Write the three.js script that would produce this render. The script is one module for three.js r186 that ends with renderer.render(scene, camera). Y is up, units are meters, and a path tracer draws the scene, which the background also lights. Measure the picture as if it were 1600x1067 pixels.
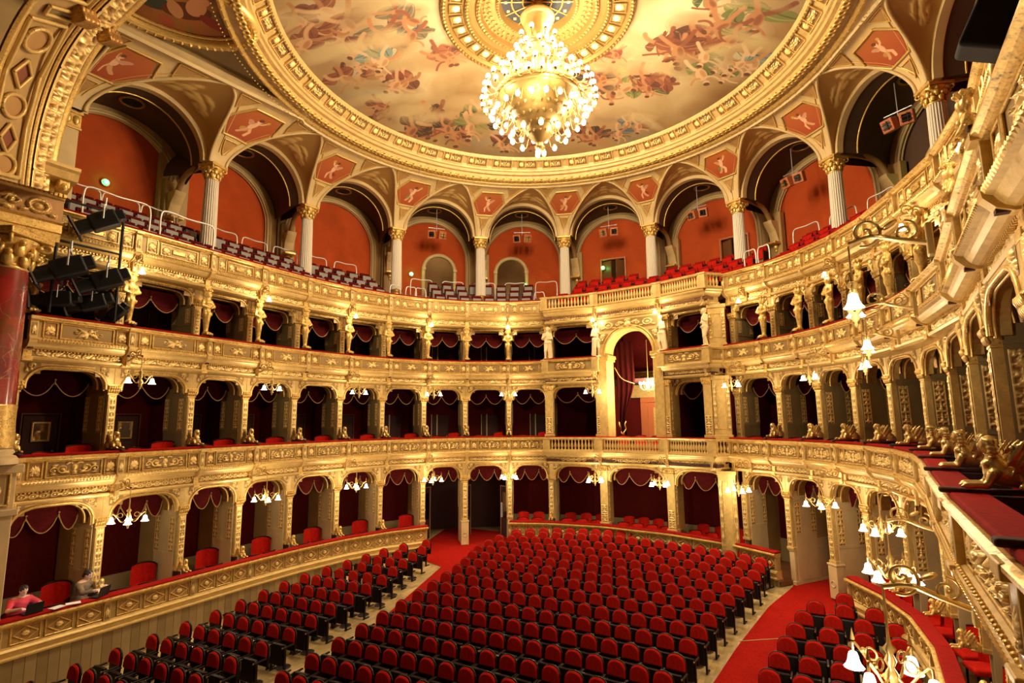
import * as THREE from 'three';
import { RoundedBoxGeometry } from 'three/addons/geometries/RoundedBoxGeometry.js';
import { mergeGeometries, toCreasedNormals } from 'three/addons/utils/BufferGeometryUtils.js';
import { RectAreaLightUniformsLib } from 'three/addons/lights/RectAreaLightUniformsLib.js';
import { ImprovedNoise } from 'three/addons/math/ImprovedNoise.js';

// ---------------------------------------------------------------- camera, sky, exposure
const K = 1.12;                       // plan units to metres
const EYE = 5.55;                     // eye height above the stalls floor at the back
const scene = new THREE.Scene();
scene.background = new THREE.Color(0x000000);
const camera = new THREE.PerspectiveCamera(2 * Math.atan(533.5 / 855) * 180 / Math.PI, 1600 / 1067, 0.05, 200);
camera.position.set(0, EYE, 0);
camera.rotation.order = 'YXZ';
camera.rotation.set(8.2 * Math.PI / 180, 0, -0.6 * Math.PI / 180);
const renderer = new THREE.WebGLRenderer({ antialias: true });
renderer.toneMapping = THREE.LinearToneMapping;
renderer.toneMappingExposure = 0.66;
renderer.shadowMap.enabled = true;
RectAreaLightUniformsLib.init();
// every lamp is lit in its own builder; these are the strengths (candela) of one bulb of each kind
const WARM = new THREE.Color(1.0, 0.825, 0.56);
const CD = { chandelier: 6.4, tier1: 2.9, tier2: 2.9, tier3: 4.0, royal: 12 };

// ---------------------------------------------------------------- plan of the horseshoe
const PLAN = [[-12.6,8.3],[-11.15,10.8],[-9.7,13.3],[-8.85,14.95],[-8.2,16.25],[-7.7,17.35],[-7.05,18.5],[-6.36,19.56],[-5.5,20.55],[-4.55,21.4],[-3.5,22.1],[-2.37,22.6],[-1.19,22.85],[0,22.9],[1.3,22.75],[2.5,22.35],[3.6,21.75],[4.6,21.1],[5.6,20.3],[6.5,19.5],[7.25,18.6],[7.84,17.6],[8.3,16.3],[8.6,14.97],[8.65,13.4],[8.4,11.8],[7.6,10.3],[6.5,8.75],[5.4,7.2],[4.36,5.7],[3.4,4.3],[2.65,3.05],[2.0,2.0],[1.1,0.5],[0.2,-1]];
const { CURVE, ARC } = (() => {
  const cum = [0]; for (let i = 1; i < PLAN.length; i++) cum.push(cum[i - 1] + Math.hypot(PLAN[i][0] - PLAN[i - 1][0], PLAN[i][1] - PLAN[i - 1][1]));
  const N = 600, L = cum[cum.length - 1], raw = [];
  for (let k = 0, j = 0; k < N; k++) { const s = L * k / (N - 1); while (j < PLAN.length - 2 && cum[j + 1] < s) j++; const t = (s - cum[j]) / (cum[j + 1] - cum[j]); raw.push([0, 1].map((c) => PLAN[j][c] + t * (PLAN[j + 1][c] - PLAN[j][c]))); }
  const g = []; let sum = 0; for (let i = -60; i <= 60; i++) { const w = Math.exp(-0.5 * (i / 20) ** 2); g.push(w); sum += w; }
  const get = (i, c) => i < 0 ? 2 * raw[0][c] - raw[-i][c] : i >= N ? 2 * raw[N - 1][c] - raw[2 * N - 2 - i][c] : raw[i][c];
  const out = raw.map((_, i) => [0, 1].map((c) => { let a = 0; for (let k = -60; k <= 60; k++) a += g[k + 60] / sum * get(i + k, c); return a; }));
  const arc = [0]; for (let i = 1; i < N; i++) arc.push(arc[i - 1] + Math.hypot(out[i][0] - out[i - 1][0], out[i][1] - out[i - 1][1]));
  return { CURVE: out, ARC: arc };
})();
// point on the rail line at arc u (plan units), n metres outwards (away from the hall)
function rail(u, n = 0) {
  let i = 0, hi = ARC.length - 2; while (i < hi) { const m = (i + hi + 1) >> 1; if (ARC[m] <= u) i = m; else hi = m - 1; }
  const t = (u - ARC[i]) / (ARC[i + 1] - ARC[i]), a = CURVE[i], b = CURVE[i + 1], l = Math.hypot(b[0] - a[0], b[1] - a[1]);
  const tx = (b[0] - a[0]) / l, tz = (b[1] - a[1]) / l;
  return { x: (a[0] + t * (b[0] - a[0])) * K - tz * n, z: -((a[1] + t * (b[1] - a[1])) * K + tx * n), turn: Math.atan2(tz, tx) };
}
const AX = 29.5 * Math.PI / 180;      // the hall's axis against the camera's
// lateral / axial metres (measured from the camera's foot) to world x, z
const hall = (lat, s) => [lat * Math.cos(AX) + s * Math.sin(AX), -(-lat * Math.sin(AX) + s * Math.cos(AX))];
const floorY = (s) => Math.min(0, -0.05 * (22 - s));
const Hh = (h) => EYE + h * K;        // height from eye-relative plan units
const RAIL = [0, Hh(-4.03), Hh(-0.68), Hh(2.40), Hh(4.96)];   // rail tops of tiers 1..4

// ---------------------------------------------------------------- helpers
let seed = 12345;
const rnd = () => { seed = (seed + 0x6d2b79f5) | 0; let t = Math.imul(seed ^ (seed >>> 15), 1 | seed); t = (t + Math.imul(t ^ (t >>> 7), 61 | t)) ^ t; return ((t ^ (t >>> 14)) >>> 0) / 4294967296; };
const rr = (a, b) => a + (b - a) * rnd();
const lerp = (a, b, t) => a + (b - a) * t;
const clamp = (x, a, b) => Math.max(a, Math.min(b, x));
const smooth = (a, b, x) => { const t = clamp((x - a) / (b - a), 0, 1); return t * t * (3 - 2 * t); };
const V = (x, y, z) => new THREE.Vector3(x, y, z);
const perlin = new ImprovedNoise();
const fbm = (x, y, z, o = 4) => { let s = 0, a = 0.5; for (let i = 0; i < o; i++) { s += a * perlin.noise(x, y, z); x *= 2.03; y *= 2.03; z *= 2.03; a *= 0.5; } return s; };
const used = new Map();
function numbered(name) { const n = used.get(name) ?? 0; used.set(name, n + 1); return n ? `${name}_${String(n).padStart(3, '0')}` : name; }
function add(o) { o.traverse((c) => { if (c.isMesh) { c.castShadow = true; c.receiveShadow = true; } }); scene.add(o); return o; }
function tag(o, label, category, group) { o.userData.label = label; o.userData.category = category; if (group) o.userData.group = group; return o; }
// a thing: Group at its base whose children are its parts
function thing(name, label, category, pos = [0, 0, 0], turn = 0, group) {
  const o = new THREE.Group(); o.name = numbered(name); o.position.set(...pos); o.rotation.y = turn; tag(o, label, category, group); scene.add(o); return o;
}
function part(parent, name, geo, mat, label) { const m = new THREE.Mesh(geo, mat); m.name = name; m.castShadow = m.receiveShadow = true; if (label) m.userData.label = label; parent.add(m); return m; }
function stuffPart(parent, name, geo, mat, label) { const m = part(parent, name, geo, mat, label); m.userData.kind = 'stuff'; return m; }
function single(name, geo, mat, label, category, group) { const m = part(scene, numbered(name), geo, mat); return tag(m, label, category, group); }
function struct(name, geo, mat, label) { const m = part(scene, numbered(name), geo, mat, label); m.userData.kind = 'structure'; return m; }
// a copy of a thing under its own number, place and label
function copyOf(root, pos, turn, label, group) {
  const r = root.clone(); r.name = numbered(root.name.replace(/_\d{3}$/, '')); r.userData = { ...root.userData };
  r.position.set(...pos); r.rotation.set(0, turn, 0); if (label) r.userData.label = label; if (group) r.userData.group = group; scene.add(r); return r;
}
const ONES = ['', 'first', 'second', 'third', 'fourth', 'fifth', 'sixth', 'seventh', 'eighth', 'ninth'], TENS = { 2: 'twent', 3: 'thirt', 4: 'fort', 5: 'fift' };
const nth = (n) => n <= 20 ? ORD[n - 1] : n % 10 ? `${TENS[n / 10 | 0]}y-${ONES[n % 10]}` : `${TENS[n / 10]}ieth`;
const ORD = ['first', 'second', 'third', 'fourth', 'fifth', 'sixth', 'seventh', 'eighth', 'ninth', 'tenth', 'eleventh', 'twelfth', 'thirteenth', 'fourteenth', 'fifteenth', 'sixteenth', 'seventeenth', 'eighteenth', 'nineteenth', 'twentieth'];

// geometry: every geometry gets position, normal, uv (metres), index
function fin(g) {
  if (!g.attributes.normal) g.computeVertexNormals();
  const p = g.attributes.position, n = g.attributes.normal, uv = new Float32Array(p.count * 2);
  for (let i = 0; i < p.count; i++) {
    const ax = Math.abs(n.getX(i)), ay = Math.abs(n.getY(i)), az = Math.abs(n.getZ(i)), x = p.getX(i), y = p.getY(i), z = p.getZ(i);
    if (ay >= ax && ay >= az) { uv[2 * i] = x; uv[2 * i + 1] = z; } else if (ax >= az) { uv[2 * i] = z; uv[2 * i + 1] = y; } else { uv[2 * i] = x; uv[2 * i + 1] = y; }
  }
  g.setAttribute('uv', new THREE.BufferAttribute(uv, 2));
  if (!g.index) g.setIndex([...Array(p.count).keys()]);
  return g;
}
function mg(list) { const l = list.map((g) => { const h = g.index ? g : g.clone(); if (!h.index) h.setIndex([...Array(h.attributes.position.count).keys()]); for (const k of Object.keys(h.attributes)) if (!['position', 'normal'].includes(k)) h.deleteAttribute(k); if (!h.attributes.normal) h.computeVertexNormals(); return h; }); return fin(l.length === 1 ? l[0] : mergeGeometries(l)); }
const T = (g, x = 0, y = 0, z = 0, rx = 0, ry = 0, rz = 0, s = 1) => { if (typeof s === 'number') s = [s, s, s]; g.scale(...s); if (rx) g.rotateX(rx); if (ry) g.rotateY(ry); if (rz) g.rotateZ(rz); g.translate(x, y, z); return g; };
const box = (w, h, d, x = 0, y = 0, z = 0, r = 0) => T(r ? new RoundedBoxGeometry(w, h, d, 2, r) : new THREE.BoxGeometry(w, h, d), x, y, z);
const cyl = (r0, r1, h, x = 0, y = 0, z = 0, seg = 16) => T(new THREE.CylinderGeometry(r1, r0, h, seg), x, y + h / 2, z);
const ball = (r, x = 0, y = 0, z = 0, s = [1, 1, 1], seg = 12) => T(new THREE.SphereGeometry(r, seg, Math.max(6, seg * 0.7 | 0)), x, y, z, 0, 0, 0, s);
const tube = (pts, r, seg = 24, rad = 6, closed = false) => new THREE.TubeGeometry(new THREE.CatmullRomCurve3(pts.map((p) => Array.isArray(p) ? V(...p) : p), closed), seg, r, rad, closed);
const lathe = (pts, seg = 20, x = 0, y = 0, z = 0) => T(new THREE.LatheGeometry(pts.map((p) => new THREE.Vector2(...p)), seg), x, y, z);
// a bar between two points
function bar(a, b, r0, r1 = r0, seg = 6) { const A = V(...a), B = V(...b), d = B.clone().sub(A), g = new THREE.CylinderGeometry(r1, r0, d.length(), seg); g.applyQuaternion(new THREE.Quaternion().setFromUnitVectors(V(0, 1, 0), d.clone().normalize())); g.translate(...A.add(B).multiplyScalar(0.5).toArray()); return g; }
// a closed profile of [z, y] drawn along x; flat faces
function prism(poly, x0, x1) {
  let a = 0; poly.forEach((p, i) => { const q = poly[(i + 1) % poly.length]; a += p[0] * q[1] - q[0] * p[1]; });
  const P = a > 0 ? poly : [...poly].reverse(), pos = [], idx = [];
  P.forEach((p, i) => { const q = P[(i + 1) % P.length], o = pos.length / 3; pos.push(x0, p[1], p[0], x0, q[1], q[0], x1, q[1], q[0], x1, p[1], p[0]); idx.push(o, o + 1, o + 2, o, o + 2, o + 3); });
  const tri = THREE.ShapeUtils.triangulateShape(P.map((p) => new THREE.Vector2(...p)), []);
  for (const [x, f] of [[x0, 0], [x1, 1]]) { const o = pos.length / 3; P.forEach((p) => pos.push(x, p[1], p[0])); tri.forEach(([i, j, k]) => f ? idx.push(o + i, o + k, o + j) : idx.push(o + i, o + j, o + k)); }
  const g = new THREE.BufferGeometry(); g.setAttribute('position', new THREE.Float32BufferAttribute(pos, 3)); g.setIndex(idx); g.computeVertexNormals(); return g;
}
// closed profile of [a, y] swept through frames f(a, y, t) -> [x, y, z]; faces flat across the profile, smooth along it
function sweep(poly, n, f, closed = false, caps = true) {
  const pos = [], idx = [], m = poly.length;
  for (let e = 0; e < m; e++) {
    const p = poly[e], q = poly[(e + 1) % m], o = pos.length / 3;
    for (let i = 0; i <= n; i++) pos.push(...f(p[0], p[1], i / n), ...f(q[0], q[1], i / n));
    for (let i = 0; i < n; i++) { const a = o + 2 * i; idx.push(a, a + 1, a + 3, a, a + 3, a + 2); }
  }
  if (caps && !closed) { const tri = THREE.ShapeUtils.triangulateShape(poly.map((p) => new THREE.Vector2(...p)), []); for (const t of [0, 1]) { const o = pos.length / 3; poly.forEach((p) => pos.push(...f(p[0], p[1], t))); tri.forEach(([i, j, k]) => idx.push(o + i, o + j, o + k)); } }
  const g = new THREE.BufferGeometry(); g.setAttribute('position', new THREE.Float32BufferAttribute(pos, 3)); g.setIndex(idx); g.computeVertexNormals(); return g;
}
const NOFF = (t, u) => t === 3 ? 0.55 * smooth(35, 40, u) : t === 4 ? 0.10 + 0.38 * smooth(26, 31, u) + 0.78 * smooth(35, 39.5, u) : 0;   // upper tiers stand further back near the stage on the right
const sweepRail = (poly, u0, u1, tier = 0, step = 0.35) => sweep(poly, Math.max(1, Math.ceil((u1 - u0) / step)), (n, y, t) => { const u = lerp(u0, u1, t), p = rail(u, n + NOFF(tier, u)); return [p.x, y, p.z]; });
// grid surface f(s, t) -> [x, y, z]
function grid(nu, nv, f, colorOf) {
  const pos = [], idx = [], col = [];
  for (let j = 0; j <= nv; j++) for (let i = 0; i <= nu; i++) { pos.push(...f(i / nu, j / nv)); if (colorOf) col.push(...colorOf(i / nu, j / nv)); }
  for (let j = 0; j < nv; j++) for (let i = 0; i < nu; i++) { const a = j * (nu + 1) + i; idx.push(a, a + 1, a + nu + 2, a, a + nu + 2, a + nu + 1); }
  const g = new THREE.BufferGeometry(); g.setAttribute('position', new THREE.Float32BufferAttribute(pos, 3)); if (colorOf) g.setAttribute('color', new THREE.Float32BufferAttribute(col, 3)); g.setIndex(idx); g.computeVertexNormals(); return g;
}
const shapeOf = (pts, holes = []) => { const s = new THREE.Shape(pts.map((p) => new THREE.Vector2(...p))); holes.forEach((h) => s.holes.push(new THREE.Path(h.map((p) => new THREE.Vector2(...p))))); return s; };
const extrude = (shape, depth, bevel = 0, z = 0, cs = 8) => T(new THREE.ExtrudeGeometry(shape, { depth: depth - 2 * bevel, bevelEnabled: bevel > 0, bevelSize: bevel, bevelThickness: bevel, bevelSegments: 1, bevelOffset: -bevel, curveSegments: cs }), 0, 0, z + bevel);

// smooth solids from a distance field (surface nets)
const sminK = (a, b, k) => { const h = Math.max(k - Math.abs(a - b), 0) / k; return Math.min(a, b) - h * h * k * 0.25; };
const capsule = (p, a, b, ra, rb) => { const bx = b[0] - a[0], by = b[1] - a[1], bz = b[2] - a[2], t = clamp(((p[0] - a[0]) * bx + (p[1] - a[1]) * by + (p[2] - a[2]) * bz) / (bx * bx + by * by + bz * bz || 1e-9), 0, 1); return Math.hypot(p[0] - a[0] - t * bx, p[1] - a[1] - t * by, p[2] - a[2] - t * bz) - lerp(ra, rb, t); };
const ellip = (p, c, r) => { const x = (p[0] - c[0]) / r[0], y = (p[1] - c[1]) / r[1], z = (p[2] - c[2]) / r[2], k = Math.hypot(x, y, z); return (k - 1) * Math.min(...r); };
function sdf(f, lo, hi, cell) {
  const n = [0, 1, 2].map((c) => Math.ceil((hi[c] - lo[c]) / cell) + 1), [nx, ny, nz] = n, val = new Float32Array(nx * ny * nz), id = (i, j, k) => i + nx * (j + ny * k);
  for (let k = 0; k < nz; k++) for (let j = 0; j < ny; j++) for (let i = 0; i < nx; i++) val[id(i, j, k)] = f([lo[0] + i * cell, lo[1] + j * cell, lo[2] + k * cell]);
  const vid = new Int32Array(nx * ny * nz).fill(-1), pos = [], idx = [];
  for (let k = 0; k < nz - 1; k++) for (let j = 0; j < ny - 1; j++) for (let i = 0; i < nx - 1; i++) {
    let c = 0, x = 0, y = 0, z = 0, m = 0;
    const v = []; for (let q = 0; q < 8; q++) { const d = val[id(i + (q & 1), j + ((q >> 1) & 1), k + (q >> 2))]; v.push(d); if (d < 0) m++; }
    if (!m || m === 8) continue;
    for (const [a, b] of [[0, 1], [2, 3], [4, 5], [6, 7], [0, 2], [1, 3], [4, 6], [5, 7], [0, 4], [1, 5], [2, 6], [3, 7]]) if ((v[a] < 0) !== (v[b] < 0)) { const t = v[a] / (v[a] - v[b]); x += lerp(a & 1, b & 1, t); y += lerp((a >> 1) & 1, (b >> 1) & 1, t); z += lerp(a >> 2, b >> 2, t); c++; }
    vid[id(i, j, k)] = pos.length / 3; pos.push(lo[0] + (i + x / c) * cell, lo[1] + (j + y / c) * cell, lo[2] + (k + z / c) * cell);
  }
  const quad = (a, b, c, d, flip) => { if (a < 0 || b < 0 || c < 0 || d < 0) return; flip ? idx.push(a, c, b, a, d, c) : idx.push(a, b, c, a, c, d); };
  for (let k = 1; k < nz - 1; k++) for (let j = 1; j < ny - 1; j++) for (let i = 1; i < nx - 1; i++) {
    const s = val[id(i, j, k)] < 0;
    if (s !== val[id(i + 1, j, k)] < 0) quad(vid[id(i, j - 1, k - 1)], vid[id(i, j, k - 1)], vid[id(i, j, k)], vid[id(i, j - 1, k)], !s);
    if (s !== val[id(i, j + 1, k)] < 0) quad(vid[id(i - 1, j, k - 1)], vid[id(i - 1, j, k)], vid[id(i, j, k)], vid[id(i, j, k - 1)], !s);
    if (s !== val[id(i, j, k + 1)] < 0) quad(vid[id(i - 1, j - 1, k)], vid[id(i, j - 1, k)], vid[id(i, j, k)], vid[id(i - 1, j, k)], !s);
  }
  const g = new THREE.BufferGeometry(); g.setAttribute('position', new THREE.Float32BufferAttribute(pos, 3)); g.setIndex(idx); g.computeVertexNormals(); return fin(g);
}

// ---------------------------------------------------------------- materials
function canvasTex(w, h, draw, srgb = true, rep = 1) {
  const c = document.createElement('canvas'); c.width = w; c.height = h; draw(c.getContext('2d'), w, h);
  const t = new THREE.CanvasTexture(c); t.wrapS = t.wrapT = THREE.RepeatWrapping; if (srgb) t.colorSpace = THREE.SRGBColorSpace; t.repeat.set(rep, rep); return t;
}
function dataTex(n, f, srgb = true, rep = 1) {
  const d = new Uint8Array(n * n * 4);
  for (let y = 0; y < n; y++) for (let x = 0; x < n; x++) { const c = f(x / n, y / n); d.set([c[0], c[1], c[2], 255].map((v) => clamp(v, 0, 255)), (y * n + x) * 4); }
  const t = new THREE.DataTexture(d, n, n); t.wrapS = t.wrapT = THREE.RepeatWrapping; t.magFilter = THREE.LinearFilter; if (srgb) t.colorSpace = THREE.SRGBColorSpace; t.repeat.set(rep, rep); t.needsUpdate = true; return t;
}
// seamless noise on a torus-free trick: blend of shifted copies
const tileNoise = (u, v, f, o = 4) => { const a = fbm(u * f, v * f, 0.5, o), b = fbm((u - 1) * f, v * f, 0.5, o), c = fbm(u * f, (v - 1) * f, 0.5, o), d = fbm((u - 1) * f, (v - 1) * f, 0.5, o); return lerp(lerp(a, b, u), lerp(c, d, u), v); };
const goldTone = dataTex(256, (u, v) => { const a = tileNoise(u, v, 30, 3), k = 0.99 + 0.26 * tileNoise(u, v, 8, 4) + 0.45 * a - 0.28 * smooth(0.10, 0.32, -a); return [236 * k, 226 * k, 206 * k]; }, true, 1.1);  // speckle paints in highlights and dark crevices of carving, plus some patina
const goldSoft = dataTex(256, (u, v) => { const k = 1 + 0.26 * tileNoise(u, v, 7, 4) + 0.16 * tileNoise(u, v, 34, 3); return [238 * k, 231 * k, 216 * k]; }, true, 0.8);
const clothTone = dataTex(256, (u, v) => { const k = 1 + 0.3 * tileNoise(u, v, 12, 4) + 0.15 * tileNoise(u, v, 70, 2); return [225 * k, 225 * k, 225 * k]; }, true, 1.4);
const wallTone = dataTex(256, (u, v) => { const k = 1 + 0.22 * tileNoise(u, v, 5, 5); return [232 * k, 230 * k, 226 * k]; }, true, 0.3);
const std = (r, g, b, o = {}) => new THREE.MeshStandardMaterial({ color: new THREE.Color(r, g, b), roughness: 0.6, ...o });
const phys = (r, g, b, o = {}) => new THREE.MeshPhysicalMaterial({ color: new THREE.Color(r, g, b), roughness: 0.6, ...o });
const velvet = (r, g, b) => phys(r, g, b, { roughness: 0.85, specularIntensity: 0.2, map: clothTone });
const M = {
  gold: std(0.88, 0.63, 0.22, { metalness: 0.45, roughness: 0.36, map: goldTone }),
  relief: std(1, 1, 1, { vertexColors: true, metalness: 0.35, roughness: 0.38 }),
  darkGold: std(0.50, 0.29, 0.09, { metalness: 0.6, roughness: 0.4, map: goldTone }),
  parapet: std(0.50, 0.35, 0.13, { roughness: 0.5, metalness: 0.15, map: goldSoft }), cream: std(0.78, 0.57, 0.26, { roughness: 0.55, map: wallTone }),
  creamGold: std(0.74, 0.53, 0.20, { metalness: 0.25, roughness: 0.40, map: goldSoft }),
  tan: std(0.52, 0.33, 0.12, { roughness: 0.6, map: wallTone }),
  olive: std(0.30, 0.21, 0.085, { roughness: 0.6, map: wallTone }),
  ochre: std(0.50, 0.27, 0.08, { roughness: 0.7, map: wallTone }),
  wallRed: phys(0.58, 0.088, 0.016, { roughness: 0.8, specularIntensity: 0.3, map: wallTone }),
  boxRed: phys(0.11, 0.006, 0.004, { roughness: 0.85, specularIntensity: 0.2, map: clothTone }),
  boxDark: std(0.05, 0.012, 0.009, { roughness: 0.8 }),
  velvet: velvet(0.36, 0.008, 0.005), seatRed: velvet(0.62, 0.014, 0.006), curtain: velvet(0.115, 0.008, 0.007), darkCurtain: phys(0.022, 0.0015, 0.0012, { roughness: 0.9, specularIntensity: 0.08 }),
  fringe: std(0.46, 0.25, 0.09, { roughness: 0.7 }),
  seatWood: phys(0.010, 0.005, 0.004, { roughness: 0.4, specularIntensity: 0.5 }),
  wood: phys(0.20, 0.075, 0.025, { roughness: 0.45, map: wallTone }), doorWood: phys(0.46, 0.13, 0.04, { roughness: 0.4, clearcoat: 0.3 }),
  carpet: phys(0.46, 0.012, 0.006, { roughness: 0.95, specularIntensity: 0.15, map: clothTone }),
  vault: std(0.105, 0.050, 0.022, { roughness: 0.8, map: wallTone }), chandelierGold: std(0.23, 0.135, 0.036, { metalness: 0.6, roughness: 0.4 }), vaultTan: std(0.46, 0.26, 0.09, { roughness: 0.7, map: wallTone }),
  column: std(0.70, 0.62, 0.47, { roughness: 0.45, metalness: 0.1, map: wallTone }), columnGroove: std(0.36, 0.27, 0.15, { roughness: 0.6 }),
  black: phys(0.008, 0.008, 0.009, { roughness: 0.5, specularIntensity: 0.6 }), blackMatt: std(0.008, 0.008, 0.009, { roughness: 0.9 }), steel: std(0.55, 0.55, 0.55, { metalness: 0.8, roughness: 0.35 }),
  rail: std(0.80, 0.76, 0.68, { metalness: 0.2, roughness: 0.35 }), greyPad: std(0.30, 0.28, 0.25, { roughness: 0.7 }),
  bronze: std(0.62, 0.43, 0.16, { metalness: 0.7, roughness: 0.3 }),
  mirror: std(0.75, 0.70, 0.62, { metalness: 1, roughness: 0.06 }), paper: std(0.75, 0.74, 0.72, { roughness: 0.8 }),
  stone: std(0.72, 0.53, 0.27, { roughness: 0.55, map: wallTone }),
  plinth: std(0.40, 0.29, 0.13, { roughness: 0.6, map: wallTone }),
};
const glow = (r, g, b, k) => new THREE.MeshStandardMaterial({ color: new THREE.Color(0.9, 0.85, 0.75), roughness: 0.4, emissive: new THREE.Color(r, g, b), emissiveIntensity: k });
M.bulb = glow(1, 0.84, 0.60, 9); M.shade = glow(1, 0.84, 0.6, 6); M.exitGreen = glow(0.05, 1, 0.35, 3); M.screen = glow(0.6, 0.75, 1, 1.2);

// ---------------------------------------------------------------- carved ornament: height fields turned into relief geometry
function heights(w, h, draw) {
  const c = document.createElement('canvas'); c.width = w; c.height = h; const x = c.getContext('2d'); x.fillStyle = '#000'; x.fillRect(0, 0, w, h); x.globalCompositeOperation = 'lighten'; x.lineCap = x.lineJoin = 'round'; draw(x, w, h);
  const d = x.getImageData(0, 0, w, h).data, v = new Float32Array(w * h); for (let i = 0; i < w * h; i++) v[i] = d[4 * i] / 255;
  return (s, t) => { const fx = clamp(s * w - 0.5, 0, w - 1.001), fy = clamp((1 - t) * h - 0.5, 0, h - 1.001), i = fx | 0, j = fy | 0, a = fx - i, b = fy - j, q = j * w + i; return lerp(lerp(v[q], v[Math.min(q + 1, w * h - 1)], a), lerp(v[Math.min(q + w, w * h - 1)], v[Math.min(q + w + 1, w * h - 1)], a), b); };
}
const grey = (k) => { const v = clamp(Math.round(k * 255), 0, 255); return `rgb(${v},${v},${v})`; };
function stroke(x, pts, w, top = 1) { for (let k = 0; k < 5; k++) { x.lineWidth = w * (1 - k / 5.5); x.strokeStyle = grey(top * (0.35 + 0.65 * k / 4)); x.beginPath(); pts.forEach((p, i) => i ? x.lineTo(...p) : x.moveTo(...p)); x.stroke(); } }
function blob(x, cx, cy, rx, ry, rot = 0, top = 1) { for (let k = 0; k < 6; k++) { const s = 1 - k / 6.5; x.fillStyle = grey(top * (0.3 + 0.7 * k / 5)); x.beginPath(); x.ellipse(cx, cy, rx * s, ry * s, rot, 0, 7); x.fill(); } }
function spiral(x, cx, cy, r, turns, dir, a0, w, top = 1) { const p = []; for (let i = 0; i <= 40; i++) { const t = i / 40, a = a0 + dir * turns * 6.283 * t, q = r * (1 - 0.86 * t); p.push([cx + q * Math.cos(a), cy + q * Math.sin(a)]); } stroke(x, p, w, top); blob(x, cx, cy, w * 0.8, w * 0.8, 0, top); }
function leaf(x, px, py, len, wid, rot, top = 1) { const cx = px + Math.cos(rot) * len / 2, cy = py + Math.sin(rot) * len / 2; blob(x, cx, cy, len / 2, wid / 2, rot, top); for (let k = 0; k < 3; k++) for (const s of [-1, 1]) { const q = 0.3 + 0.22 * k; blob(x, px + Math.cos(rot) * len * q + Math.cos(rot + s * 1.1) * wid * 0.42, py + Math.sin(rot) * len * q + Math.sin(rot + s * 1.1) * wid * 0.42, wid * 0.4, wid * 0.2, rot + s * 0.8, top * 0.85); } }
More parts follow.
